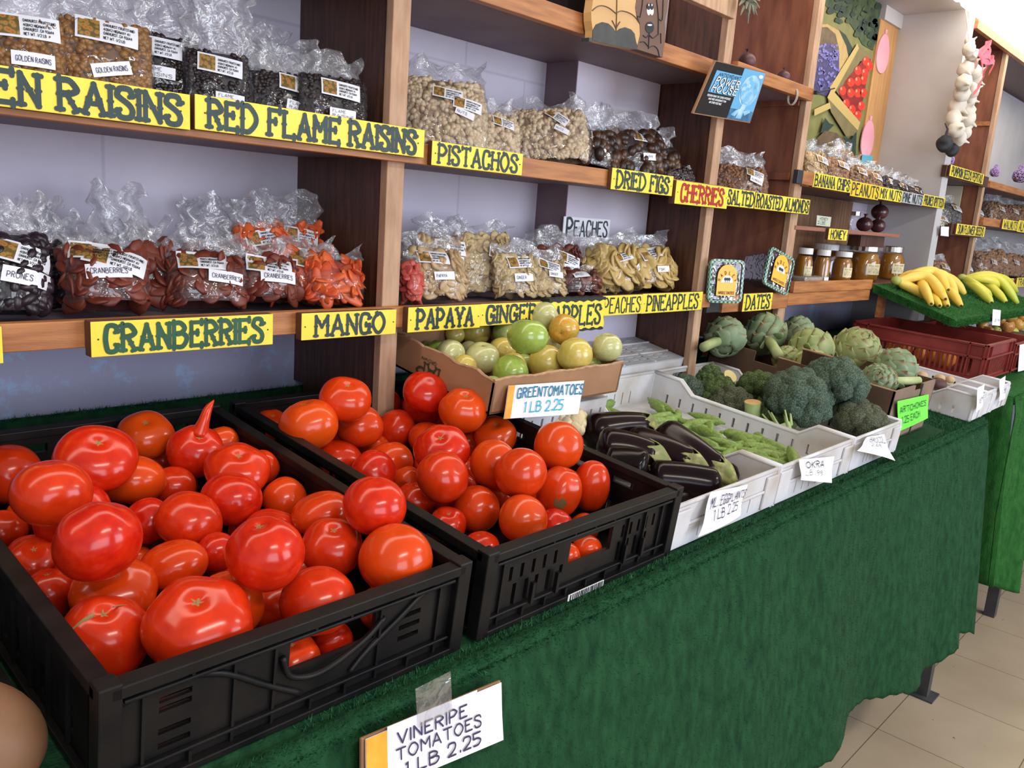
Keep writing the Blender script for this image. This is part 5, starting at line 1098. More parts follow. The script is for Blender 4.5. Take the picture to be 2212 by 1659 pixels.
SPEC1 = {3: (0, .10), 2: (.15, 0), 5: (.2, -.15), 28: (-.1, .30), 29: (.05, .35), 24: (.12, .28), 7: (.1, .2), 27: (.1, .1), 12: (.0, -.3), 17: (.2, .0), 35: (.1, .3)}
def tomatoes(key, specs, crate, names):
    D = TOM[key]; lab = rank_labels([d[:3] for d in D], 5, lambda r, j, n: (r, j, n))
    for i, (x, y, z, a, c) in enumerate(D):
        rg = random.Random(i * 31 + len(key) * 7 + ord(key[1])); r_, j_, n_ = lab[i]
        if i in specs:      # turned so that the stem scar shows towards the camera
            dx, dz = specs[i]; v = (CV - Vector((x, y, z))).normalized(); u = (Vector((0, 0, 1)) * (.9 + dz) + v * .75 + Vector((dx, 0, 0)))
            R = frame(u)
        else:
            if rg.random() < .55: u = up_for(0, rg.uniform(.0, .45), rg.uniform(0, 6.28)) * rg.choice((-1, -1, 1))
            else: u = Vector((rg.uniform(-.2, 1), rg.uniform(.2, 1), rg.uniform(-.6, .3)))
            R = frame(u)
        R = R @ Matrix.Rotation(rg.uniform(0, 6.28), 3, 'Z')
        s = (a * c) ** .5; big = a / c
        M = Matrix.Diagonal((a, a, c)) if abs(u.normalized().z) > .75 else Matrix.Diagonal((s, s, s))
        lb = names.get(i)
        base = '%s tomato in the %s black crate' % ('orange red' if False else 'red', crate)
        row = ('front', 'second', 'middle', 'fourth', 'rear')[r_]
        if lb is None: lb = '%s, %s from left of its %s row' % (base, ORD[j_] if j_ < n_ - 1 else 'last', row)
        k = i % 7
        o = put_obj('tomato', TM[k], Vector((x, y, z)), R, (a, a, c) if abs(u.normalized().z) > .75 else (s * 1.02, s * 1.02, s * .97))
        tag(o, lb, 'tomato', 'red tomatoes in the %s crate' % crate)
        put_obj('stem_scar', SCAR, Vector((0, 0, 0)), Matrix.Identity(3), (1, 1, 1), o)
        if key == 'c1' and i == 5:
            q = MB(); q.tube(smoothpath([(.0, .55, .55), (.0, .85, .95), (.1, 1.05, 1.35), (.2, 1.1, 1.75)], 5), [.34, .30, .27, .24, .22, .2, .19, .18, .17, .16, .15, .13, .11, .08, .05, .02][:16], 12)
            w_ = q.build('horn_growth', M_TOM, o, smooth=True)
            dirv = (R.inverted() @ (RM @ Vector((.42, .9, .1)))); Rr = Vector((0, .75, 1.2)).rotation_difference(dirv).to_matrix(); w_.matrix_local = Rr.to_4x4()
        if key == 'c1' and i == 29:
            q = MB(); q.tube([(math.sin(t) * 1.005, 0, math.cos(t) * .955) for t in np.linspace(.2, 1.35, 12)], [.02, .028, .03, .028, .026, .024, .02, .016, .012, .01, .008, .004], 6, flat=2.2); w_ = q.build('healed_crack', M_STEM, o, smooth=True); w_.rotation_euler = (0, 0, 1.9)
            q = MB(); q.tube([(math.sin(t) * 1.005, 0, math.cos(t) * .955) for t in np.linspace(.2, .8, 8)], [.012, .014, .014, .012, .01, .008, .006, .003], 6, flat=2); w_ = q.build('healed_crack', M_STEM, o, smooth=True); w_.rotation_euler = (0, 0, 5.0)
        if key == 'c2' and i == 20:
            n = 14; v = R.inverted() @ ((CV - Vector((x, y, z))).normalized() * .8 + Vector((.04, -.05, -.34))); F_ = frame(v)
            P = [F_ @ (Vector((.28 * math.cos(t) * (1 + .15 * math.sin(5 * t)), .22 * math.sin(t), 0)) + Vector((0, 0, 1.0))) for t in np.linspace(0, 6.283, n + 1)[:-1]]
            q = MB(); q.add([F_ @ Vector((0, 0, 1.0)) * 1.05] + P, [(0, i2 + 1, (i2 + 1) % n + 1) for i2 in range(n)]); q.build('dark_scar', mat('blossom_end_scar', (.07, .045, .02), (.22, .14, .04), 200, .8), o, smooth=True)
tomatoes('c1', SPEC1, 'front', {5: 'red tomato with a pointed horn growing from its top', 28: 'very big flattened red tomato at the front rim of the front crate', 29: 'big red tomato with a pale healed crack in the front crate corner',
    3: 'red tomato with a large tan stem scar at the front crate back', 2: 'wide dark red tomato with a tan stem scar near the back of the front crate', 23: 'round red tomato balanced on the divider between both black crates', 25: 'large red tomato at the right front corner of the front crate', 19: 'round red tomato on top of the heap in the middle of the front crate'})
tomatoes('c2', {27: (.1, .3), 1: (.2, .25), 24: (.1, .3), 6: (.2, .2), 2: (.1, .2), 12: (-.2, .1), 10: (0, .2)}, 'second', {20: 'pinkish red tomato with a dark brown scar below, in the second crate', 19: 'red tomato topmost of the pile at the right of the second crate', 0: 'large oval red tomato at the left back of the second crate', 22: 'orange red tomato tucked behind the one on the divider', 21: 'tall narrow red tomato at the right wall of the second crate'})
# green tomatoes
GTM = [raw(m, 'green_tomato', [M_GT['pale']]) for m in TMB[:5]]
kinds = ['pale', 'orange', 'pale', 'bright', 'green', 'yellow', 'yellow', 'pale', 'bright', 'pale', 'yellow', 'pale', 'red', 'bright', 'yellow', 'yellow', 'green', 'green', 'green', 'pale']
gl = ['pale tomato topmost of the green tomato heap', 'yellow orange tomato with a grey scar at the upper right of the green heap', 'pale whitish tomato at the right corner of the green tomato box', 'biggest light green tomato high in the heap', 'light green tomato behind the biggest one', 'peach yellow tomato at the upper left of the green heap',
      'orange tomato half hidden behind the peach yellow one', 'pale green tomato at the left of the heap', 'yellow green tomato by the left torn wall of the box', 'pale green round tomato near the front of the box', 'pale yellow tomato behind the pale round one', 'small green tomato at the back under the ginger board', 'reddish orange tomato peeking between green ones',
      'bright green tomato at the front wall of the box', 'yellowish tomato in the front middle of the box', 'yellow green tomato right of the front middle one', 'small green tomato in the right corner under the whitish one', 'dark green tomato deep under the biggest one', 'dark green tomato in the shaded left corner of the box', 'pale tomato between the biggest and the scarred one']
GMES = {}
for i, (x, y, z, a, c) in enumerate(TOM['gt']):
    rg = random.Random(i + 500); kd = kinds[i]; k = i % 5
    if (k, kd) not in GMES: GMES[(k, kd)] = raw(TMB[k], 'green_tomato', [M_GT[kd]])
    v = (CV - Vector((x, y, z))).normalized(); u = Vector((0, 0, 1.0)) + v * rg.uniform(-.2, .5) if i in (2, 3, 9, 1) else Vector((rg.uniform(-.3, .8), .6, rg.uniform(-.8, .2)))
    if i == 1: u = v + Vector((-.35, 0, -.35))
    o = put_obj('green_tomato', GMES[(k, kd)], Vector((x, y, z)), frame(u), (a, a, c) if u.normalized().z > .8 else ((a * c) ** .5,) * 3)
    tag(o, gl[i], 'green tomato', 'green tomatoes in the cardboard box'); put_obj('stem_scar', SCAR, Vector((0, 0, 0)), Matrix.Identity(3), (.6, .6, 1) if i != 1 else (1.1, 1.1, 1), o)

def filler(key, x0, x1, y0, y1, base, rr, n, make, zmax):
    D = [(d[0], d[1], d[2], (d[3] * d[4]) ** .5 * 1.03) for d in TOM[key]]; rg = random.Random(len(D)); got = 0
    for k in range(9000):
        if got >= n: break
        r = rg.uniform(*rr); x, y = rg.uniform(x0 + r, x1 - r), rg.uniform(y0 + r, y1 - r); z = base(y) + r + (0 if k < 5000 else rg.uniform(0, zmax))
        if all((x - a) ** 2 + (y - b) ** 2 + (z - c) ** 2 > (1.0 * (r * 1.04 + e)) ** 2 for a, b, c, e in D):
            D.append((x, y, z, r * 1.03)); got += 1; make(got, x, y, z, r, rg)
def mk_red(crate):
    def f(i, x, y, z, r, rg):
        o = put_obj('tomato', TM[i % 7], Vector((x, y, z)), frame((rg.uniform(-1, 1), rg.uniform(-1, 1), rg.uniform(-.6, .6))), (r, r, r * .96)); tag(o, 'red tomato in the shaded lower layer of the %s black crate' % crate, 'tomato', 'red tomatoes in the %s crate' % crate)
        put_obj('stem_scar', SCAR, Vector((0, 0, 0)), Matrix.Identity(3), (1, 1, 1), o)
    return f
filler('c1', .150, .500, -.775, -.222, lambda y: tz(y) + .013, (.024, .033), 40, mk_red('front'), 0)
filler('c2', .640, .915, -.770, -.222, lambda y: tz(y) + .013, (.024, .032), 40, mk_red('second'), 0)
def mk_green(i, x, y, z, r, rg):
    kd = ('green', 'pale', 'yellow')[i % 3]; k = i % 5
    if (k, kd) not in GMES: GMES[(k, kd)] = raw(TMB[k], 'green_tomato', [M_GT[kd]])
    o = put_obj('green_tomato', GMES[(k, kd)], Vector((x, y, z)), frame((rg.uniform(-1, 1), 1, -.3)), (r, r, r * .95)); tag(o, 'small green tomato deep in the bottom layer of the cardboard box', 'green tomato', 'green tomatoes in the cardboard box'); put_obj('stem_scar', SCAR, Vector((0, 0, 0)), Matrix.Identity(3), (.6, .6, 1), o)
filler('gt', .895, 1.243, -.492, -.215, lambda y: gz + .006 + (y - gy0) * math.tan(GA), (.020, .027), 16, mk_green, 0)
# ------------------------------------------------------------------ eggplants
M_EGG = mat('eggplant_skin', (.004, .0018, .0032), (.012, .004, .005), 5, .18, 0, coat=.05, spec=.16)
M_CAL = mat('eggplant_calyx', (.17, .22, .05), (.34, .38, .13), 60, .6, .3, 120, c3=(.22, .20, .07))
def spine(A, B, bend, up, n=14):
    A, B = Vector(A), Vector(B); return [A.lerp(B, i / n) + Vector(up) * bend * math.sin(math.pi * i / n) for i in range(n + 1)]
def eggplant(label, A, B, r0, r1, bend=.006, stem=.03, cal=True, bump=0):
    """A blossom end, B stem end"""
    A, B = Vector(A), Vector(B); t = thing('eggplant', label, 'eggplant', tuple(A), group='eggplants in the white crate')
    P = spine((0, 0, 0), B - A, bend, (0, 0, 1), 18); R_ = []
    for i in range(19):
        u = i / 18; e = (1 - (1 - min(1, u / .20)) ** 2) ** .5 if u < .2 else 1; e2 = 1 if u < .9 else max(.35, 1 - ((u - .9) / .1) ** 2 * .5)
        R_.append(max(.001, (r0 + (r1 - r0) * u) * e * e2))
    m = MB(); m.tube(P, R_, 22); m.build('fruit', M_EGG, t, smooth=True)
    d = (P[-1] - P[-3]).normalized(); E_ = P[-1]; F_ = frame(d)
    if cal:
        m = MB(); n = 30
        def cf(u, v):
            a = u * 6.2832; r = r1 * 1.04 * (1 - .70 * max(0, v - .15) ** 1.3 / .81); L_ = -.030 * (.5 + .5 * math.cos(5 * a)) * (1 - v) + .034 * v ** 1.2
            return tuple(E_ + F_ @ Vector((r * math.cos(a) * (1 + .05 * math.sin(9 * a)), r * math.sin(a), L_)))
        m.grid(cf, n, 8); o = m.build('calyx', M_CAL, t, smooth=True); md = o.modifiers.new('s', 'SOLIDIFY'); md.thickness = .0015
        q = [E_ + F_ @ Vector((0, 0, .026)), E_ + F_ @ Vector((.001, 0, .032 + .3 * stem)), E_ + F_ @ Vector((.004, .002, .036 + .6 * stem))]
        m = MB(); m.tube(smoothpath(q, 4), [.0075, .0065, .006, .0058, .0056, .0055, .006, .0062, .0064], 10); m.build('stem', M_CAL, t, smooth=True)
    return t
def eh(h, px, py): return ont(h, px, py)
eggplant('long eggplant lying across the back with its stem to the right', eh(.075, 1262, 938), eh(.078, 1392, 922), .040, .030, .004)
eggplant('eggplant with a small round dent, left of the pale calyx', eh(.078, 1288, 966), eh(.072, 1410, 990), .040, .032, .006)
eggplant('slim glossy eggplant in the middle with its calyx at the front', eh(.075, 1352, 950), eh(.066, 1500, 1006), .034, .029, .006)
eggplant('glossy eggplant leaning over the okra with a big highlight', eh(.085, 1420, 938), eh(.060, 1558, 1024), .044, .028, .004)
eggplant('wrinkled eggplant end by the black crate rim', eh(.080, 1400, 1014), eh(.076, 1310, 998), .034, .030, .002, cal=False)
eggplant('big dark eggplant at the bottom front of the crate', eh(.046, 1556, 1058), eh(.050, 1400, 1032), .038, .034, .004, cal=False)
eggplant('low eggplant in the shaded front corner of the crate', eh(.030, 1440, 1082), eh(.030, 1492, 1070), .024, .020, .0, stem=.02)
eggplant('eggplant buried at the back under the long one', eh(.045, 1330, 935), eh(.045, 1450, 950), .034, .028, .0, cal=False)
eggplant('eggplant buried in the middle of the pile', eh(.035, 1330, 985), eh(.035, 1480, 1030), .034, .030, .0, cal=False)
eggplant('eggplant buried by the okra side of the pile', eh(.035, 1440, 975), eh(.035, 1590, 1035), .032, .026, .0, cal=False)
# ------------------------------------------------------------------ okra
M_OK = mat('okra_skin', (.13, .22, .040), (.22, .33, .07), 18, .5)
def okra_mesh():
    m = MB(); n = 15
    prof = [(.16, 0), (.55, .02), (.62, .06), (.95, .11), (1.0, .25), (.9, .5), (.62, .75), (.28, .92), (.02, 1)]
    m.lathe([(r * .13, z) for r, z in prof], 20, fn=lambda a, z: 1 + .10 * abs(math.cos(2.5 * a)) - .05); return raw(m, 'okra_pod', [M_OK])
OKM = okra_mesh()
ok = [((1552, 968), (1494, 938), .055), ((1594, 964), (1528, 944), .058), ((1580, 976), (1546, 968), .05), ((1640, 985), (1596, 972), .050), ((1684, 1003), (1622, 982), .050), ((1640, 1000), (1592, 992), .045), ((1600, 990), (1548, 985), .045), ((1560, 985), (1610, 975), .045),
      ((1720, 1003), (1694, 940), .070), ((1705, 1000), (1650, 990), .045), ((1668, 1006), (1712, 992), .042), ((1630, 1012), (1580, 1000), .04), ((1560, 1002), (1610, 1008), .038), ((1590, 1015), (1640, 1003), .036), ((1650, 1014), (1690, 1008), .036), ((1320, 912), (1352, 909), .05), ((1440, 912), (1475, 925), .045), ((1470, 925), (1425, 915), .04), ((1610, 985), (1645, 965), .052), ((1635, 975), (1680, 985), .05), ((1545, 992), (1575, 1006), .042), ((1600, 1018), (1560, 1010), .03), ((1700, 990), (1668, 978), .048)]
okl = ('long okra pod beside the glossy eggplant', 'second long okra pod by the slotted wall', 'short stubby okra pod under the two long ones', 'okra pod in the middle near the wall slots', 'okra pod right of the middle pointing to the front', 'okra pod lying low in the middle', 'okra pod next to the eggplant stem', 'okra pod crossing under the long ones', 'okra pod standing upright at the front corner', 'okra pod behind the upright one',
       'okra pod crossing at the front corner', 'okra pod near the front wall, pointing left', 'okra pod under the front calyx', 'okra pod against the front wall', 'okra pod at the foot of the upright one', 'okra tip behind the long back eggplant', 'okra pod at the back by the wall slots', 'pale okra pod at the back behind the glossy eggplant', 'slanting okra pod over the middle ones', 'okra pod right of the slanting one', 'small okra pod by the crate divider', 'lowest okra pod by the crate divider', 'okra pod below the slotted wall at right')
rgo = random.Random(5)
for i in range(26):
    x, y = rgo.uniform(1500, 1705), rgo.uniform(968, 1018); y = max(y, 938 + (x - 1490) * .30); L0 = rgo.uniform(38, 62); an = rgo.uniform(-.6, .9) + (3.14 if rgo.random() < .4 else 0)
    ok.append(((x, y), (x - L0 * math.cos(an), y - L0 * .5 * math.sin(an)), rgo.uniform(.020, .040))); okl = okl + ('okra pod in the loose lower layer of the okra crate',)
for (a, b, h), lb in zip(ok, okl):
    A, B = eh(max(.016, h - .024), *a), eh(max(.018, h - .018), *b); d = B - A; L_ = max(.05, min(.115, d.length))
    o = put_obj('okra_pod', OKM, A, frame(d), (L_ * .9,) * 2 + (L_,)); o.scale = (min(.10, L_ * .95), min(.10, L_ * .95), L_); tag(o, lb, 'okra', 'okra pods in the white crate')
    q = MB(); q.tube([(0, 0, -.10), (0, 0, .02)], [.035, .05], 8); q.build('stem', M_OK, o)
for i in range(64):
    x, y = rgo.uniform(1.40, 1.70), rgo.uniform(-.74, -.27); an = rgo.uniform(0, 6.28); L_ = rgo.uniform(.075, .105); d = Vector((math.cos(an), math.sin(an), TK * math.sin(an) + rgo.uniform(-.02, .12)))
    if not (1.385 < x + d.x * L_ < 1.72 and -.79 < y + d.y * L_ < -.26): continue
    o = put_obj('okra_pod', OKM, Vector((x, y, tz(y) + .019 + .012 * rgo.random())), frame(d), (L_, L_, L_)); tag(o, 'okra pod in the loose lower layer of the okra crate', 'okra', 'okra pods in the white crate'); q = MB(); q.tube([(0, 0, -.10), (0, 0, .02)], [.035, .05], 8); q.build('stem', M_OK, o)
# ------------------------------------------------------------------ broccoli
M_BR = {k: mat(n_, l_, d_, 270, .85, 1.0, 420, detail=2, contrast=(.12, .62), voro=True) for k, n_, l_, d_ in ((0, 'broccoli_blue_green', (.135, .195, .130), (.030, .058, .038)), (1, 'broccoli_green', (.130, .205, .050), (.032, .062, .016)), (2, 'broccoli_brown_green', (.145, .160, .090), (.040, .050, .026)))}
M_BS = mat('broccoli_stalk', (.26, .36, .12), (.40, .50, .22), 14, .5); M_CUT = mat('cut_stalk', (.62, .50, .22), (.56, .46, .18), 20, .6); M_CUTD = mat('dry_cut_stalk', (.55, .33, .13), (.62, .42, .2), 20, .7)
def broccoli(label, c, r, axis, kind, flat=.8, seed=0, stalk=.8, n=34, cut=None):
    c = Vector(c); t = thing('broccoli', label, 'broccoli', tuple(c), group='broccoli heads in the white crate'); rg = random.Random(seed); F_ = frame(axis)
    m = MB(); g = 2.39996
    for i in range(n):
        z = 1 - 1.25 * (i + .5) / n; a = g * i + rg.uniform(-.2, .2); s = math.sqrt(max(0, 1 - z * z)); p = F_ @ Vector((s * math.cos(a) * r * .74, s * math.sin(a) * r * .74, z * r * .66 * flat)); rr = r * rg.uniform(.27, .38)
        V, FF = ICO3; ph = rg.uniform(0, 6)
        m.add([(p.x + v[0] * rr * (1 + .10 * math.sin(v[0] * 7 + ph) * math.sin(v[1] * 8) + .05 * math.sin(v[2] * 21 + v[0] * 17 + ph)), p.y + v[1] * rr * (1 + .10 * math.sin(v[1] * 7 + ph) * math.sin(v[2] * 8) + .05 * math.sin(v[0] * 23 + v[1] * 15)), p.z + v[2] * rr * (1 + .10 * math.sin(v[2] * 7 + ph) + .05 * math.sin(v[1] * 22 + v[2] * 16))) for v in V], FF)
    m.ball((0, 0, 0), r * .72, t=ICO2); m.build('florets', M_BR[kind], t, smooth=True)
    d = F_ @ Vector((0, 0, -1)); lim = (c.z - tz(c.y) - .022) / max(.2, -d.z) / r - .6; stalk = max(.05, min(stalk, lim)); m = MB(); q = [Vector((0, 0, 0)), d * r * .6, d * r * (.6 + stalk * .5), d * r * (.6 + stalk)]
    m.tube(smoothpath(q, 3), [r * .55, r * .5, r * .42, r * .36, r * .33, r * .31, r * .30, r * .30, r * .30, r * .30], 14, cap=False)
    for k in range(5):
        a = k * 1.256 + rg.uniform(0, .5); b = F_ @ Vector((math.cos(a), math.sin(a), 0)); m.tube([d * r * (.75 + .2 * rg.random()), d * r * .5 + b * r * .45, b * r * .62 - d * r * .05], [r * .10, r * .10, r * .16], 8)
    so = m.build('stalk', M_BS, t, smooth=True)
    m = MB(); e = d * r * (.6 + stalk); n_ = 14
    m.add([e + d * .001] + [e + F_ @ Vector((r * .30 * math.cos(x), r * .30 * math.sin(x), 0)) for x in np.linspace(0, 6.283, n_ + 1)[:-1]], [(0, i + 1, (i + 1) % n_ + 1) for i in range(n_)]); m.build('cut_end', cut or M_CUT, t)
    return t
def bp(px, py, rpx, h):
    p = eh(h, px, py); dd = (RM.transposed() @ (p - CV)); return p, rpx * -dd.z / FPX
for lb, px, py, rp, X, ax, kd, fl, st, n in (('grey blue green broccoli head in the back left corner', 1482, 850, 46, 1.815, (-.2, -.3, 1), 0, .9, .4, 30), ('olive broccoli head with a curled floret behind the first', 1545, 846, 44, 1.86, (-.3, .3, .8), 1, .9, .5, 26), ('upside down broccoli floret with a pale stem on top', 1532, 812, 27, 1.86, (-.5, .1, .6), 1, .8, .8, 18),
        ('dark olive broccoli lying on its side at the back', 1642, 842, 50, 1.955, (.2, .1, .9), 1, .8, .6, 28), ('olive broccoli head left of the standing cut stalk', 1584, 882, 52, 1.83, (-.2, -.4, .9), 2, .9, .4, 30),
        ('big round blue green broccoli head in the front middle', 1722, 866, 72, 1.86, (-.12, -.35, 1), 0, .95, .95, 44), ('big blue green broccoli head beside the artichokes', 1804, 832, 66, 1.955, (.25, -.25, 1), 0, .95, .6, 42), ('brown green broccoli head at the front right corner', 1854, 912, 60, 1.962, (.1, -.4, 1), 2, .8, .3, 36), ('green broccoli side shoots behind the big round head', 1655, 905, 44, 1.83, (-.3, -.1, 1), 1, .9, .3, 24)):
    p = onx(X, px, py); st = st; r = rp * -(RM.transposed() @ (p - CV)).z / FPX; broccoli(lb, p, r, ax, kd, fl, int(px), st, n)
for lb, A, B, r0, ct in (('upright broccoli stalk with a dry tan cut end', (1622, 930), (1626, 868), .020, M_CUTD), ('short broccoli stalk with a pale yellow cut end', (1558, 832), (1578, 812), .019, M_CUT), ('pale broccoli stump with thin leaf stems at the front', (1690, 915), (1703, 950), .019, M_CUT)):
    X_ = {1622: 1.772, 1558: 1.89, 1690: 1.765}[A[0]]; a, b = onx(X_, *A), onx(X_ - (.012 if A[0] != 1690 else .0), *B); d = b - a; t = thing('broccoli_stalk', lb, 'broccoli', tuple(a), group='loose broccoli stalks'); F_ = frame(d); m = MB()
    m.tube(smoothpath([(0, 0, 0), d * .4, d * .7, d], 4), [r0 * k for k in (.9, .92, .95, .9, .86, .9, .95, .92, .9, .93, .96, .98, 1.0)], 16, cap=False)
    for k in range(6 if A[0] == 1690 else 0):
        ang = k * 1.05; s_ = F_ @ Vector((math.cos(ang), math.sin(ang), 0)); m.tube([d * .4, d * (.15 + .04 * k) + s_ * r0 * 1.0, d * (-.5 - .1 * k) + s_ * r0 * (1.3 + .15 * k)], [.005, .004, .002], 6)
    m.build('stalk', M_BS, t, smooth=True); m = MB(); m.add([d * 1.01] + [d + F_ @ Vector((r0 * math.cos(x), r0 * math.sin(x), 0)) for x in np.linspace(0, 6.283, 17)[:-1]], [(0, i + 1, (i + 1) % 16 + 1) for i in range(16)]); m.build('cut_end', ct, t)
# ------------------------------------------------------------------ artichokes
M_AR = mat('artichoke_green', (.12, .185, .095), (.27, .345, .19), 16, .55, .15, 60, contrast=(.3, .7)); M_ARY = mat('artichoke_olive', (.19, .235, .075), (.36, .40, .17), 16, .55, .15, 60, contrast=(.3, .7)); M_ARS = mat('artichoke_stem', (.28, .35, .13), (.42, .47, .22), 18, .6)
M_TIP = mat('artichoke_tip', (.16, .09, .045), (.24, .17, .08), 30, .6)
def artichoke(label, c, r, axis, m_, stem=None, seed=0, rows=9):
    c = Vector(c); t = thing('artichoke', label, 'artichoke', tuple(c), group='artichokes in the cardboard box'); rg = random.Random(seed); F_ = frame(axis)
    m = MB(); N_ = 46
    for i in range(N_):
        f = (i + .5) / N_; pol = .12 + 2.35 * f ** .8; az = 2.39996 * i; wd = r * (.36 + .40 * math.sin(min(1.57, pol)) ) ; ln = r * (.62 + .36 * math.sin(min(1.8, pol)))
        def pf_(u, v):                    # u across, v from root (0) to tip (1)
            s = (u - .5) * 2; th = pol + .32 - v * ln / r * .95; off = 1.0 + .01 + .15 * v * (.5 + f) + .03 * f - .13 * s * s * (1 - v * .3); half = wd / r * .78 * math.sqrt(max(0, 1 - (v * 1.0) ** 3.2)) * (.75 + .4 * math.sin(v * 2.2))
            a_ = az + s * half / max(.35, math.sin(max(.25, abs(th)))); tip = .05 * max(0, v - .75) * 4
            R_ = r * (off + tip * .25); th = max(.02, th)
            return F_ @ Vector((R_ * math.sin(th) * math.cos(a_), R_ * math.sin(th) * math.sin(a_), R_ * math.cos(th) * 1.06))
        m.grid(lambda u, v: tuple(pf_(u, v)), 6, 6, lambda u, v: 1 if v > .86 and rg.random() < .5 else 0)
    o = m.build('leaves', [m_, M_TIP], t, smooth=True); md = o.modifiers.new('s', 'SOLIDIFY'); md.thickness = .0016
    m = MB(); m.ball((0, 0, 0), r * .97, t=ICO3); m.build('heart', m_, t, smooth=True)
    if stem:
        e = Vector(stem) - c; b = e.normalized() * r * .8; m = MB(); m.tube([b, b.lerp(e, .5), e], [r * .30, r * .26, r * .26], 14); m.build('stem', M_ARS, t, smooth=True)
        m = MB()
        for k in range(3):
            s_ = F_ @ Vector((math.cos(k * 2.1 + seed), math.sin(k * 2.1 + seed), 0)); m.grid(lambda u, v: tuple(b * (1.0 + .1 * v) + s_ * r * (.25 + .55 * v) + e.normalized() * r * (.35 * math.sin(v * 2)) + e.normalized().cross(s_) * r * .22 * (u - .5) * 2 * math.sin(.3 + v * 2.6)), 4, 6)
        o = m.build('loose_leaves', m_, t, smooth=True); md = o.modifiers.new('s', 'SOLIDIFY'); md.thickness = .0016
for lb, px, py, rp, h, ax, mm, st in (('grey green artichoke at the back left with its cut stem pointing left', 1566, 728, 42, .165, (.5, .35, .5), M_AR, (1520, 750, .150)), ('tall grey green artichoke at the back with loose leaf stalks', 1652, 722, 44, .165, (-.1, .7, .75), M_AR, (1682, 768, .14)), ('artichoke seen from its closed top at the far back', 1724, 716, 32, .155, (.5, .5, .7), M_AR, None),
        ('olive artichoke in the middle with its stem to the front', 1752, 757, 46, .150, (.1, .8, .35), M_ARY, (1722, 778, .14)), ('olive artichoke leaning over the box flap', 1756, 800, 42, .125, (.4, .7, .3), M_ARY, None), ('large artichoke with its spiral of leaves facing the shopper', 1848, 760, 50, .155, (-.25, -.55, .8), M_ARY, None),
        ('smooth green artichoke in the right front part of the box', 1934, 796, 42, .150, (.4, -.1, .6), M_AR, None), ('small artichoke at the front panel of the box', 1897, 824, 37, .140, (-.6, -.25, .55), M_AR, (1985, 822, .148)), ('olive artichoke deep behind the flap', 1700, 778, 30, .12, (0, .3, 1), M_ARY, None)):
    p, r = bp(px, py, rp, h); artichoke(lb, p, r * .93, ax, mm, eh(st[2], st[0], st[1]) if st else None, px)
# ------------------------------------------------------------------ cauliflower
p, r = bp(1214, 918, 60, .080); t = thing('cauliflower', 'pale cream cauliflower behind the topmost tomato of the second crate', 'cauliflower', tuple(p)); m = MB()
for i in range(40):
    z = 1 - 1.1 * (i + .5) / 40; a = 2.39996 * i; s = math.sqrt(max(0, 1 - z * z)); q = Vector((s * math.cos(a) * r * .78, s * math.sin(a) * r * .78, z * r * .55)); rr = r * RND.uniform(.20, .29)
    m.add([(q.x + v[0] * rr * (1 + .12 * math.sin(v[0] * 9 + i)), q.y + v[1] * rr * (1 + .12 * math.sin(v[1] * 8 + i)), q.z + v[2] * rr * (1 + .12 * math.sin(v[2] * 9))) for v in ICO3[0]], ICO3[1])
m.ball((0, 0, 0), (r * .78, r * .78, r * .55)); m.build('curd', mat('cauliflower_curd', (.66, .50, .27), (.78, .66, .42), 60, .7, .6, 160), t, smooth=True)
m = MB(); m.tube([(0, 0, -.02), (0, 0, -.050)], [r * .5, r * .35], 14); m.build('stalk', M_BS, t, smooth=True)
# ------------------------------------------------------------------ bananas on the ledge
M_BAN = mat('banana_yellow', (.74, .49, .06), (.82, .58, .11), 5, .5); M_BANG = mat('banana_green_yellow', (.42, .52, .05), (.66, .60, .07), 4, .45); M_BTIP = mat('banana_tip', (.05, .035, .015)); M_CROWN = mat('banana_crown', (.30, .36, .08), (.42, .42, .10), 30, .6)
def bunch(label, crown, fingers, m_, hcrown, rad):
    c = onl(hcrown, *crown); t = thing('banana_bunch', label, 'bananas', tuple(c), group='banana bunches on the ledge')
    m = MB(); m.ball((0, 0, 0), (.026, .020, .018)); m.build('crown', M_CROWN, t, smooth=True)
    for (mx, my, mh), (ex, ey, ehh) in fingers:
        M1, E1 = onl(mh, mx, my) - c, onl(ehh, ex, ey) - c; P = smoothpath([Vector((0, 0, 0)), M1, E1], 9); n = len(P)
        R_ = [rad * (.42 + .58 * min(1, i / n / .22)) * (1 if i / n < .78 else max(.22, 1 - ((i / n - .78) / .22) ** 1.5 * .8)) for i in range(n)]
        m = MB(); m.tube(P, R_, 10); b = m.build('banana', m_, t, smooth=True); m = MB(); d = (P[-1] - P[-2]).normalized(); m.tube([P[-1] - d * .001, P[-1] + d * .006], [rad * .26, rad * .2], 8); m.build('blossom_tip', M_BTIP, b)
bunch('near bunch of ripe yellow bananas', (1936, 606), [((1978, 596, .055), (2012, 656, .018)), ((1985, 606, .03), (2030, 660, .012)), ((2000, 598, .075), (2042, 645, .035)), ((2008, 610, .05), (2047, 660, .015)), ((2012, 586, .095), (2048, 625, .06)), ((2030, 592, .085), (2067, 640, .03)), ((2040, 598, .07), (2084, 634, .03)), ((2030, 612, .05), (2076, 660, .012)), ((1968, 622, .02), (2010, 645, .012))], M_BAN, .03, .0195)
bunch('far bunch of green yellow bananas', (2078, 600), [((2110, 618, .04), (2140, 640, .015)), ((2115, 628, .03), (2142, 653, .012)), ((2130, 612, .05), (2173, 652, .012)), ((2140, 606, .07), (2190, 640, .02)), ((2150, 598, .09), (2198, 655, .012)), ((2160, 600, .08), (2196, 630, .03))], M_BANG, .04, .019)
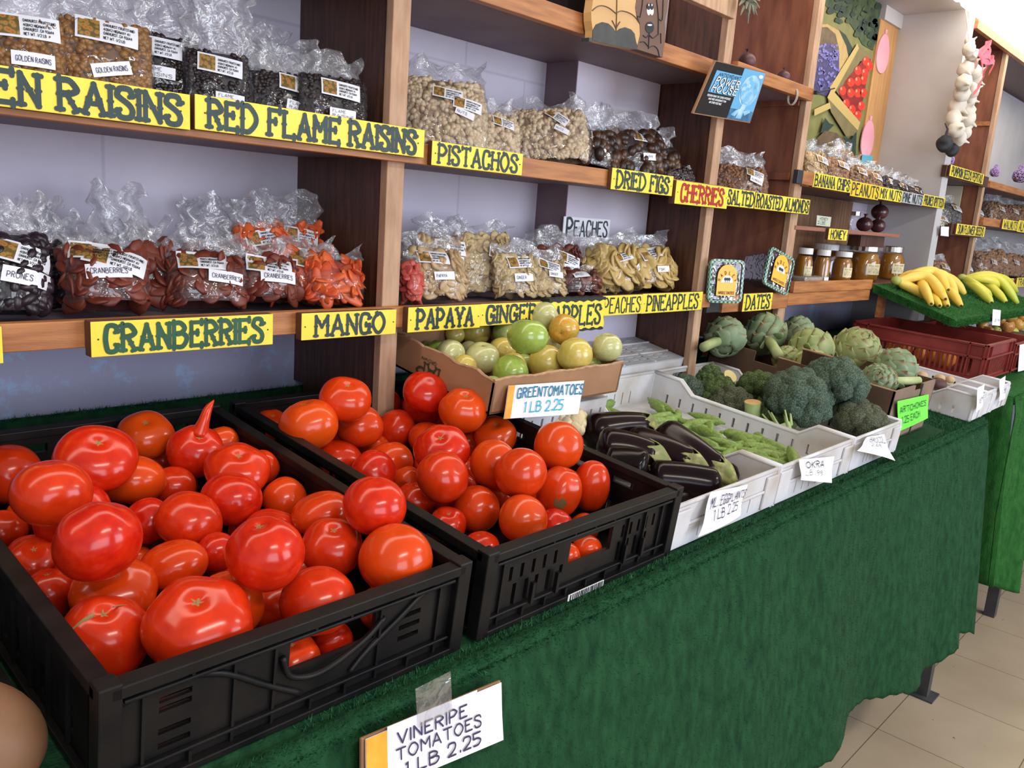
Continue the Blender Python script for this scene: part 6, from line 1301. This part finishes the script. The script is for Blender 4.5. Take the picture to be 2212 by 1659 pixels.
# ------------------------------------------------------------------ honey
M_HON = bpy.data.materials.new('amber_honey'); M_HON.use_nodes = True; b_ = M_HON.node_tree.nodes['Principled BSDF']; b_.inputs['Base Color'].default_value = (.60, .25, .025, 1); b_.inputs['Roughness'].default_value = .05; b_.inputs['Transmission Weight'].default_value = .35; b_.inputs['IOR'].default_value = 1.3; b_.inputs['Coat Weight'].default_value = .6
M_HOD = bpy.data.materials.new('dark_honey'); M_HOD.use_nodes = True; b_ = M_HOD.node_tree.nodes['Principled BSDF']; b_.inputs['Base Color'].default_value = (.13, .035, .006, 1); b_.inputs['Roughness'].default_value = .05; b_.inputs['Transmission Weight'].default_value = .4; b_.inputs['Coat Weight'].default_value = .6
M_LIDW = mat('white_jar_lid', (.80, .80, .80), rough=.4); M_LIDM = mat('steel_jar_lid', (.6, .58, .52), rough=.25, metal=1); M_HLAB = mat('cream_honey_label', (.78, .68, .40), (.84, .75, .5), 20, .6); M_GLASS = clear('jar_glass', haze=.0, gloss=.05, rough=.02, bump=0)
def jar(label, px, L, R_, top, bot, y, lid, hm=None, lab=True):
    c = ony(y, px, bot); z1 = ony(y, px, top).z; w = (ony(y, R_, (top + bot) / 2).x - ony(y, L, (top + bot) / 2).x); r_ = ray(px, bot); k = r_.x / r_.y; r = .60 * w / math.sqrt(1 + k * k); h = z1 - 1.3145
    t = thing('honey_jar', label, 'jar', (c.x, y, 1.3145), group='jars of honey'); lh = .17 * h; n = 24
    MB().lathe([(0, .004), (r * .93, .004), (r * .95, .012), (r * .95, h * .60), (r * .80, h * .72), (r * .74, h * .78), (0, h * .78)], n).build('honey', hm or M_HON, t, smooth=True)
    MB().lathe([(r * .96, 0), (r, .008), (r, h * .62), (r * .84, h * .75), (r * .78, h * .84)], n).build('jar_glass', M_GLASS, t, smooth=True)
    m = MB(); m.lathe([(0, h - lh), (r * .84, h - lh), (r * .84, h - .003), (r * .80, h), (0, h)], n); m.build('lid', lid, t)
    if lab:
        m = MB(); m.grid(lambda u, v: (r * 1.015 * math.cos(-2.6 + u * 1.2), r * 1.015 * math.sin(-2.6 + u * 1.2), h * (.20 + v * .30)), 8, 2); lb = m.build('label', M_HLAB, t, smooth=True)
        m = MB(); 
        for i, s_ in enumerate(('RAW HONEY', 'LOCAL', 'NET WT 2 LB')): put_text(m, lambda u, v: (r * 1.022 * math.cos(-2.6 + u), r * 1.022 * math.sin(-2.6 + u), h * (.42 - .08 * i + v)), s_, .15, 0, .05, .9 - .2 * (i == 1), st=.15, disc=False)
        m.build('printing', M_ENDG, lb)
jar('small honey jar with white lid, leftmost by the post', 1731, 1713, 1747, 535, 608, -.22, M_LIDW)
jar('narrow honey jar with white lid, second in the front', 1771, 1755, 1786, 539, 608, -.24, M_LIDW, lab=False)
jar('honey jar with white lid in front of the middle', 1814, 1796, 1834, 543, 611, -.235, M_LIDW)
jar('large honey jar with steel lid, second from right', 1861, 1832, 1890, 528, 608, -.20, M_LIDM)
jar('large honey jar with steel lid, rightmost', 1916, 1888, 1941, 531, 608, -.17, M_LIDM)
jar('dark honey jar with white lid at the back left', 1776, 1745, 1800, 526, 600, -.10, M_LIDW, M_HOD, False)
jar('dark honey jar with white lid at the back middle', 1811, 1785, 1835, 528, 600, -.10, M_LIDW, M_HOD, False)
jar('honey jar with steel lid behind the middle ones', 1835, 1815, 1850, 526, 600, -.08, M_LIDM, M_HOD, False)
c = ony(-.27, 1750, 606); t = thing('honeycomb_box', 'small clear box of pale comb lying before the honey jars', 'box', (c.x, -.27, 1.3145))
MB().box(-.09, .09, -.022, .022, .002, .028).build('comb', mat('pale_comb', (.32, .25, .2), (.45, .38, .3), 60, .6), t, bev=.004); MB().box(-.094, .094, -.025, .025, 0, .033).build('clear_box', M_FILM, t, bev=.004); MB().box(.05, .085, -.0262, -.0255, .004, .028).build('sticker', M_LABEL, t)
# onions on the little shelf, dried pomegranates above
M_ON = mat('red_onion_skin', (.035, .010, .014), (.085, .025, .030), 14, .3, coat=.2); M_POM = mat('dried_pomegranate', (.045, .015, .020), (.12, .04, .045), 20, .5, .3, 60)
def onion(label, px, py, rp, y, m_, tip, cat='onion', nm='red_onion', z=None):
    p = ony(y, px, py); dd = RM.transposed() @ (p - CV); r = rp * -dd.z / FPX
    if z is not None: p.z = z + r * .92
    t = thing(nm, label, cat, tuple(p)); m = MB(); m.lathe([(max(0, math.cos(a)) * r * (1 - .12 * max(0, math.sin(a)) ** 3), math.sin(a) * r * .92) for a in np.linspace(-1.5708, 1.5708, 13)], 20, fn=lambda a, z_: 1 + .03 * math.cos(5 * a)); m.build('bulb', m_, t, smooth=True)
    m = MB(); m.lathe([(r * .16, r * .88), (r * .12, r * 1.05), (r * .26, r * 1.3)], 10, fn=lambda a, z_: 1 + .25 * math.cos(5 * a)); m.build(tip, m_, t)
onion('red onion at the left of the small shelf pile', 1868, 478, 17, -.20, M_ON, 'neck', z=1.506)
onion('red onion in front at the right of the small shelf pile', 1897, 480, 16, -.22, M_ON, 'neck', z=1.506)
onion('dark red onion topmost of the small shelf pile', 1900, 458, 18, -.20, M_ON, 'neck')
onion('dark dried pomegranate at the left on the high shelf trim', 1614, 121, 19, -.262, M_POM, 'crown', 'pomegranate', 'dried_pomegranate', z=1.908)
onion('dark dried pomegranate at the right on the high shelf trim', 1693, 158, 14, -.262, M_POM, 'crown', 'pomegranate', 'dried_pomegranate', z=1.908)
c = ony(-.15, 1858, 487); t = thing('clear_jar', 'small clear jar with a steel lid left of the onions', 'jar', (c.x - .06, -.15, 1.506)); MB().lathe([(0, 0), (.022, 0), (.022, .05), (.016, .062)], 16).build('glass', M_FILM, t, smooth=True); MB().lathe([(0, .06), (.018, .06), (.018, .075), (0, .075)], 16).build('lid', M_LIDM, t)
# ------------------------------------------------------------------ date tubs
M_GING = bpy.data.materials.new('green_gingham'); M_GING.use_nodes = True; nt = M_GING.node_tree; ck = nt.nodes.new('ShaderNodeTexChecker'); ck.inputs['Scale'].default_value = 150; ck.inputs['Color1'].default_value = (.015, .13, .08, 1); ck.inputs['Color2'].default_value = (.36, .50, .42, 1); tc = nt.nodes.new('ShaderNodeTexCoord'); nt.links.new(tc.outputs['Object'], ck.inputs[0]); nt.links.new(ck.outputs[0], nt.nodes['Principled BSDF'].inputs['Base Color']); nt.nodes['Principled BSDF'].inputs['Roughness'].default_value = .3
M_DATE = mat('date_skin', (.018, .008, .006), (.05, .022, .014), 40, .3); M_HAD = mat('orange_arch_label', (.90, .42, .02), (.95, .50, .03), 12, .4)
def rrect(w, h, r, n=5):
    P = []
    for cx, cy, a0 in ((w / 2 - r, h / 2 - r, 0), (-w / 2 + r, h / 2 - r, 1.5708), (-w / 2 + r, -h / 2 + r, 3.1416), (w / 2 - r, -h / 2 + r, 4.7124)):
        P += [(cx + r * math.cos(a0 + 1.5708 * i / n), cy + r * math.sin(a0 + 1.5708 * i / n)) for i in range(n + 1)]
    return P
def tub(label, loc, rot, w, h, d):
    t = thing('date_tub', label, 'tub', tuple(loc), rot, group='clear tubs of dates')
    m = MB(); O = rrect(w, h, .016); I = rrect(w - .016, h - .016, .010); k = len(O)
    V = [(x, 0, z) for x, z in O] + [(x, -.001, z) for x, z in I] + [(x, .008, z) for x, z in O]; F = [(i, (i + 1) % k, k + (i + 1) % k, k + i) for i in range(k)] + [(i, 2 * k + i, 2 * k + (i + 1) % k, (i + 1) % k) for i in range(k)]
    m.add(V, F); m.build('gingham_rim', M_GING, t)
    m = MB(); A = rrect(w - .016, h - .016, .010); B = rrect(w - .034, h - .034, .010); V = [(x, .002, z) for x, z in A] + [(x, d, z) for x, z in B]; k = len(A); m.add(V, [(i, (i + 1) % k, k + (i + 1) % k, k + i) for i in range(k)] + [tuple(range(k))[::-1], tuple(range(k, 2 * k))]); m.build('clear_tub', M_FILM, t)
    m = MB(); m.prism([(x, .012, z) for x, z in rrect(w - .036, h - .036, .010)], (0, d - .018, 0))
    for i in range(40): m.inst(ICO2, (RND.uniform(-.36, .36) * w, .012 + RND.random() * .006, RND.uniform(-.38, .38) * h), rotm(NR), (.013, .008, .007))
    m.build('dates', M_DATE, t, smooth=True)['kind'] = 'stuff'
    m = MB(); lw, lh = w * .56, h * .66; P = [(lw / 2 * math.cos(a), -.0025, lh * .18 + lw / 2 * math.sin(a)) for a in np.linspace(0, 3.1416, 13)] + [(-lw / 2, -.0025, -lh / 2), (lw / 2, -.0025, -lh / 2)]; m.add(P, [tuple(range(len(P)))]); lb = m.build('arch_label', M_HAD, t)
    m = MB(); P = [(lw * .30 * math.cos(a), -.003, -lh * .04 + lw * .30 * math.sin(a)) for a in np.linspace(0, 3.1416, 11)]; m.add(P, [tuple(range(len(P)))]); m.build('white_arch', M_PAPER, lb)
    m = MB()
    for x in (-.10, 0, .10):
        m.add([(lw * x - .0008, -.0034, -lh * .04), (lw * x + .0008, -.0034, -lh * .04), (lw * x + .0008, -.0034, lh * .07), (lw * x - .0008, -.0034, lh * .07)], [(0, 1, 2, 3)]); m.add([(lw * x + lw * .07 * math.cos(a), -.0034, lh * .08 + lw * .07 * math.sin(a)) for a in np.linspace(0, 6.283, 9)[:-1]], [tuple(range(8))])
    m.build('palm_picture', M_INK, lb); m = MB()
    for i, ch in enumerate('HADLEY'):
        a = 3.1416 * (.92 - .168 * i); V, F_, W2 = text2d(ch, lw * .13, None, st=.16); rr = lw * .36; ca, sa = math.cos(a - 1.5708), math.sin(a - 1.5708)
        m.add([(rr * math.cos(a) + (x - W2 / 2) * ca - z * sa, -.0034, -lh * .04 + rr * math.sin(a) + (x - W2 / 2) * sa + z * ca) for x, z in V], F_)
    put_text(m, lambda u, v: (u, -.0034, v), 'WHOLE DATES', -lw * .40, -lh * .44, lh * .09, lw * .8, st=.18); m.build('lettering', M_ENDG, lb); return t
p = ony(-.30, 1566, 606); tub('clear date tub with green gingham rim standing upright on the bay shelf', (p.x - .055, -.335, p.z + .002), (-.05, 0, -.45), .112, .118, .075)
p = ony(-.30, 1690, 588); tub('clear date tub with gingham rim leaning at the right by the honey post', (p.x - .05, -.315, p.z + .004), (-.12, .30, -.2), .130, .118, .10)
# ------------------------------------------------------------------ garlic braid and purple nets
M_GAR = mat('garlic_skin', (.66, .60, .50), (.78, .73, .64), 14, .6, .15, 60, c3=(.72, .66, .58)); M_RIB = mat('pink_ribbon', (.85, .14, .22), (.9, .25, .32), 12, .5); M_DRY = mat('black_dried_root', (.012, .012, .016), (.04, .04, .05), 30, .7, .5, 60); M_NET = mat('purple_net', (.36, .22, .50), (.50, .36, .64), 120, .7)
GYY = -.345
gcen = ony(GYY, 2080, 200); gt_ = thing('garlic_braid', 'braid of white garlic bulbs with a pink ribbon at the white pier', 'garlic', tuple(gcen))
for i, (px, py, rp) in enumerate(((2095, 92, 9), (2093, 106, 12), (2086, 150, 14), (2106, 155, 13), (2098, 136, 12), (2082, 178, 14), (2108, 172, 12), (2100, 195, 13), (2078, 202, 14), (2068, 228, 16), (2095, 215, 12), (2092, 238, 12), (2060, 256, 15), (2090, 258, 14), (2066, 280, 14), (2082, 284, 14), (2072, 300, 13), (2100, 118, 11))):
    p = ony(GYY + (.02 if i % 3 == 0 else -.01 * (i % 2)), px, py); dd = RM.transposed() @ (p - CV); r = 1.22 * rp * -dd.z / FPX
    m = MB(); ax = Vector((math.sin(i * 2.1) * .8, -.7, math.cos(i * 1.7) * .6)); F_ = frame(ax); prof = [(max(0, math.cos(a)) * r * 1.05, math.sin(a) * r * .85) for a in np.linspace(-1.57, 1.3, 11)] + [(r * .14, r * 1.15), (r * .1, r * 1.5)]
    k = MB(); k.lathe(prof, 20, fn=lambda a, z_: 1 + .07 * math.cos(7 * a)); m.add([tuple(F_ @ Vector(v) + p - gcen) for v in k.V], k.F); m.build('garlic_bulb', M_GAR, gt_, smooth=True)
rc = ony(GYY - .02, 2105, 122) - gcen; m = MB()
for i in range(9):
    a = -1.2 + i * .33; L_ = .07 + .03 * (i % 3); m.sheet(lambda u, v: tuple(rc + Vector((v * L_ * math.cos(a) * .9, -.02 - .03 * math.sin(v * 3) + .01 * math.sin(i), -v * L_ * math.sin(a) + .018 * (u - .5) + .02 * math.sin(v * 4 + i)))), 2, 6, .001)
m.build('ribbon', M_RIB, gt_)
cord = MB(); cord.tube([Vector(ony(GYY, 2095, 92)) - gcen, Vector((ony(GYY, 2095, 92) - gcen).to_tuple()) + Vector((0, .04, .14))], .003, 6); cord.build('hanging_cord', M_GAR, gt_)
for px, py, rp, lb in ((2040, 310, 17, 'black dried bulb below the garlic braid, left one'), (2056, 322, 15, 'black dried bulb below the garlic braid, right one')):
    p = ony(GYY + .02, px, py); dd = RM.transposed() @ (p - CV); r = rp * -dd.z / FPX; t = thing('dried_bulb', lb, 'dried root', tuple(p)); m = MB(); V, F = ICO3
    m.add([(v[0] * r * (1 + .18 * math.sin(v[2] * 6)), v[1] * r, v[2] * r * (1 + .15 * math.sin(v[0] * 7))) for v in V], F); m.build('bulb', M_DRY, t, smooth=True); m = MB(); m.tube([(0, 0, r * .8), (.01, 0, r * 1.8), (.03, .02, r * 2.6)], [.006, .004, .002], 6); m.build('dry_stem', M_DRY, t)
def net(label, px, py, rp, y, z=None):
    p = ony(y, px, py); dd = RM.transposed() @ (p - CV); r = rp * -dd.z / FPX
    if z is not None: p.z = z + r * .85
    t = thing('net_bag', label, 'net bag', tuple(p), group='purple net bags'); m = MB()
    for i in range(7): m.ball((r * .55 * math.cos(i * .9), r * .4 * math.sin(i * .9), r * (.25 * (i % 3) - .45)), r * .42)
    m.build('bulbs', M_POM, t, smooth=True); m = MB(); V, F = ICO2; m.add([(v[0] * r * 1.02, v[1] * r * .86, v[2] * r * .86) for v in V], F); m.tube([(0, 0, r * .8), (.01, 0, r * 1.1), (.04, 0, r * 1.25)], [r * .2, r * .35, r * .1], 8)
    o = m.build('net', M_NET, t); w_ = o.modifiers.new('w', 'WIREFRAME'); w_.thickness = .004
zt_ = 1.808
net('purple net bag on the short shelf end by the white pier', 2048, 346, 14, -.22); net('purple net bag just right of the far post', 2149, 372, 11, -.2); net('purple net bag cut off by the right edge on the far shelf', 2202, 380, 16, -.2)
# cream switch plate, ledge apples, oranges, potatoes
p = ony(-.18, 2053, 428); t = thing('switch_plate', 'cream switch plate on the brown divider behind the seed bags', 'switch', (4.3915, p.y + .04, p.z)); t.location = (4.391, -.16, ony(-.16, 2053, 428).z); MB().box(-.004, 0, -.04, .04, -.06, .06).build('plate', mat('cream_plastic', (.62, .58, .42), rough=.5), t, bev=.001); MB().box(-.008, -.004, -.006, .006, -.012, .012).build('switch_lever', MATS['cream_plastic'], t)
M_AP = [mat('apple_red_yellow', (.50, .10, .03), (.62, .38, .08), 9, .3, contrast=(.35, .65)), mat('apple_green_yellow', (.40, .48, .10), (.52, .46, .12), 7, .3), mat('apple_orange', (.60, .22, .05), (.58, .42, .10), 8, .3)]
AM = [raw(TMB[k % 7], 'apple', [M_AP[k % 3]]) for k in range(3)]
for i, (px, py, rp, k, lb) in enumerate(((2070, 692, 12, 2, 'dim yellow apple under the front edge of the turf ledge'), (2122, 702, 12, 0, 'red apple left of the hanging white tag'), (2134, 716, 12, 2, 'orange apple under the hanging white tag'), (2125, 690, 11, 0, 'small red apple close under the ledge'), (2150, 716, 12, 1, 'green yellow apple low beside the tag'), (2182, 682, 15, 2, 'orange yellow apple right of the tag, high in the pile'),
        (2176, 705, 15, 0, 'red yellow apple in the middle of the pile'), (2200, 700, 14, 2, 'yellow apple at the right of the pile'), (2210, 684, 13, 0, 'red apple cut off by the frame edge'), (2186, 718, 13, 1, 'bright green apple low in the pile'), (2150, 722, 10, 1, 'bright green apple peeking over the crate'), (2212, 716, 13, 1, 'green apple at the lower right of the pile'), (2208, 655, 14, 2, 'yellow apple at the ledge end'), (2205, 668, 11, 2, 'small orange apple beside the ledge end'), (2162, 690, 10, 0, 'dark red apple deep between the others'))):
    p = ony(-.44 - .012 * (i % 3), px, py); dd = RM.transposed() @ (p - CV); r = rp * -dd.z / FPX; rg = random.Random(i)
    o = put_obj('apple', AM[k], p, frame((rg.uniform(-1, 1), rg.uniform(-1, 1), .6)), (r, r, r)); tag(o, lb, 'apple', 'apples behind the red crates'); q = MB(); q.tube([(0, 0, .78), (.05, 0, 1.05)], .03, 6); q.build('stem', M_ENDG, o)
pb = thing('apple_bin', 'wooden bin holding the apples behind the dark red crates', 'bin', (4.13, -.47, tz(-.45) + TB2 + .004), (TILT, 0, 0)); MB().box(-.20, .75, -.03, .15, 0, .030).build('bin_body', M_CARD2, pb); MB().box(-.205, -.185, -.06, -.03, 0, .11).build('pine_post', M_TRIM, pb)
M_ORA = mat('orange_peel', (.78, .25, .02), (.84, .32, .03), 30, .45, .2, 200); OM = raw(TMB[0], 'orange_fruit', [M_ORA])
for i, (px, py, rp, lb) in enumerate(((1950, 768, 20, 'orange behind the slots at the back of the red crate'), (2038, 800, 30, 'big orange low in the front of the red crate'), (1985, 795, 16, 'orange in the middle of the red crate slots'), (2020, 770, 16, 'orange deeper in the red crate'), (1925, 765, 14, 'orange at the far left slots of the red crate'))):
    p = onx(3.165, px, py); dd = RM.transposed() @ (p - CV); r = min(.036, rp * -dd.z / FPX); p.z = max(p.z, tz(p.y) + TB2 + .02 + r)
    o = put_obj('orange', OM, p, frame((i * .3 - .5, .4, .7)), (r, r, r)); tag(o, lb, 'orange', 'oranges in the red crate'); q = MB(); q.ball((0, 0, .80), .05, t=ICO1); q.build('stem_end', M_STEM, o)
M_POT = mat('potato_skin', (.46, .30, .16), (.56, .40, .24), 20, .7); M_BEET = mat('beet_skin', (.055, .018, .015), (.10, .035, .03), 16, .6)
for px, py, rp, x, m_, nm, lb in ((2026, 830, 18, 2.70, M_BEET, 'beet', 'dark brown beet in the nearest far white crate'), (2030, 818, 12, 2.82, M_POT, 'potato', 'tan potato in the middle far white crate'), (2052, 820, 10, 2.83, M_POT, 'potato', 'second tan potato in the middle far white crate'), (1992, 812, 12, 2.80, M_POT, 'potato', 'tan potato beside the artichoke stem')):
    p = onx(x, px, py); dd = RM.transposed() @ (p - CV); r = rp * -dd.z / FPX; t = thing(nm, lb, nm, tuple(p), (0, 0, .4)); m = MB(); V, F = ICO3; m.add([(v[0] * r * 1.25 * (1 + .06 * math.sin(v[1] * 5)), v[1] * r, v[2] * r * .8) for v in V], F); m.build('tuber' if nm == 'potato' else 'root', m_, t, smooth=True)
# small things on the high shelf, left foreground fruit
p = ony(-.2, 1228, 2); t = thing('black_box', 'black box cut off by the top edge left of the cutout', 'box', (p.x, -.2, 1.8712)); MB().box(-.06, .055, -.05, .05, 0, .12).build('body', M_BPL, t, bev=.003); MB().box(-.055, .05, -.045, .045, .12, .126).build('lid', M_BPL, t)
p = ony(-.30, 1590, 8); t = thing('dried_plant', 'dried grey green plant tuft hanging at the top of the second post', 'plant', (p.x, -.33, p.z)); m = MB()
for i in range(26): 
    d = Vector(NR.normal(0, 1, 3)); d.normalize(); d.y = -abs(d.y) * .5; m.tube([(0, 0, 0), d * .03 + Vector((0, 0, .008)), d * .05], [.003, .005, .001], 5)
m.build('dry_leaves', mat('dry_leaf', (.16, .17, .12), (.26, .26, .19), 30, .7), t); m = MB(); m.tube([(0, 0, 0), (0, .02, .06)], .003, 6); m.build('stalk', MATS['dry_leaf'], t)
p = dep(.70, -50, 1612); r = 118 * .70 / FPX; p.z = max(p.z, tz(p.y) + r + .006)
t = thing('squash', 'smooth tan brown rounded squash at the lower left corner beside the black crate', 'squash', tuple(p), (-1.35, .25, .5)); m = MB(); m.lathe([(0, -r * 1.22)] + [(math.cos(a) ** .8 * r, math.sin(a) * r * 1.22) for a in np.linspace(-1.4, 1.3, 16)] + [(r * .1, r * 1.25), (0, r * 1.25)], 32); m.build('rind', mat('tan_rind', (.15, .068, .032), (.21, .10, .05), 10, .6, .1, 40, c3=(.18, .085, .04)), t, smooth=True); m = MB(); m.tube([(0, 0, r * 1.2), (.004, 0, r * 1.45)], [.009, .007], 8); m.build('stem', M_STEM, t)

# black tie and twine on the pale trim of the high shelf
p = ony(-.31, 1762, 201); t = thing('cable_tie', 'black cable tie end sticking out of the red-brown divider post', 'tie', tuple(p)); MB().tube([(0, .02, 0), (.01, -.004, .004), (.10, -.012, .028)], .0022, 6).build('tie_strap', M_BLACK, t); MB().box(-.006, .006, -.006, .004, -.004, .006).build('tie_head', M_BLACK, t)
p = ony(-.309, 1722, 185); t = thing('twine_loop', 'loop of grey twine round the pale high shelf trim', 'twine', (p.x, -.298, 1.890)); 
for k in range(3): MB().tube([(.004 * k + .012 * math.sin(a) * .3, -.0135 * math.cos(a), -.0205 + .0245 * math.sin(a)) for a in np.linspace(0, 6.283, 20)], .0014, 5).build('strand', mat('grey_twine', (.42, .36, .30)), t)
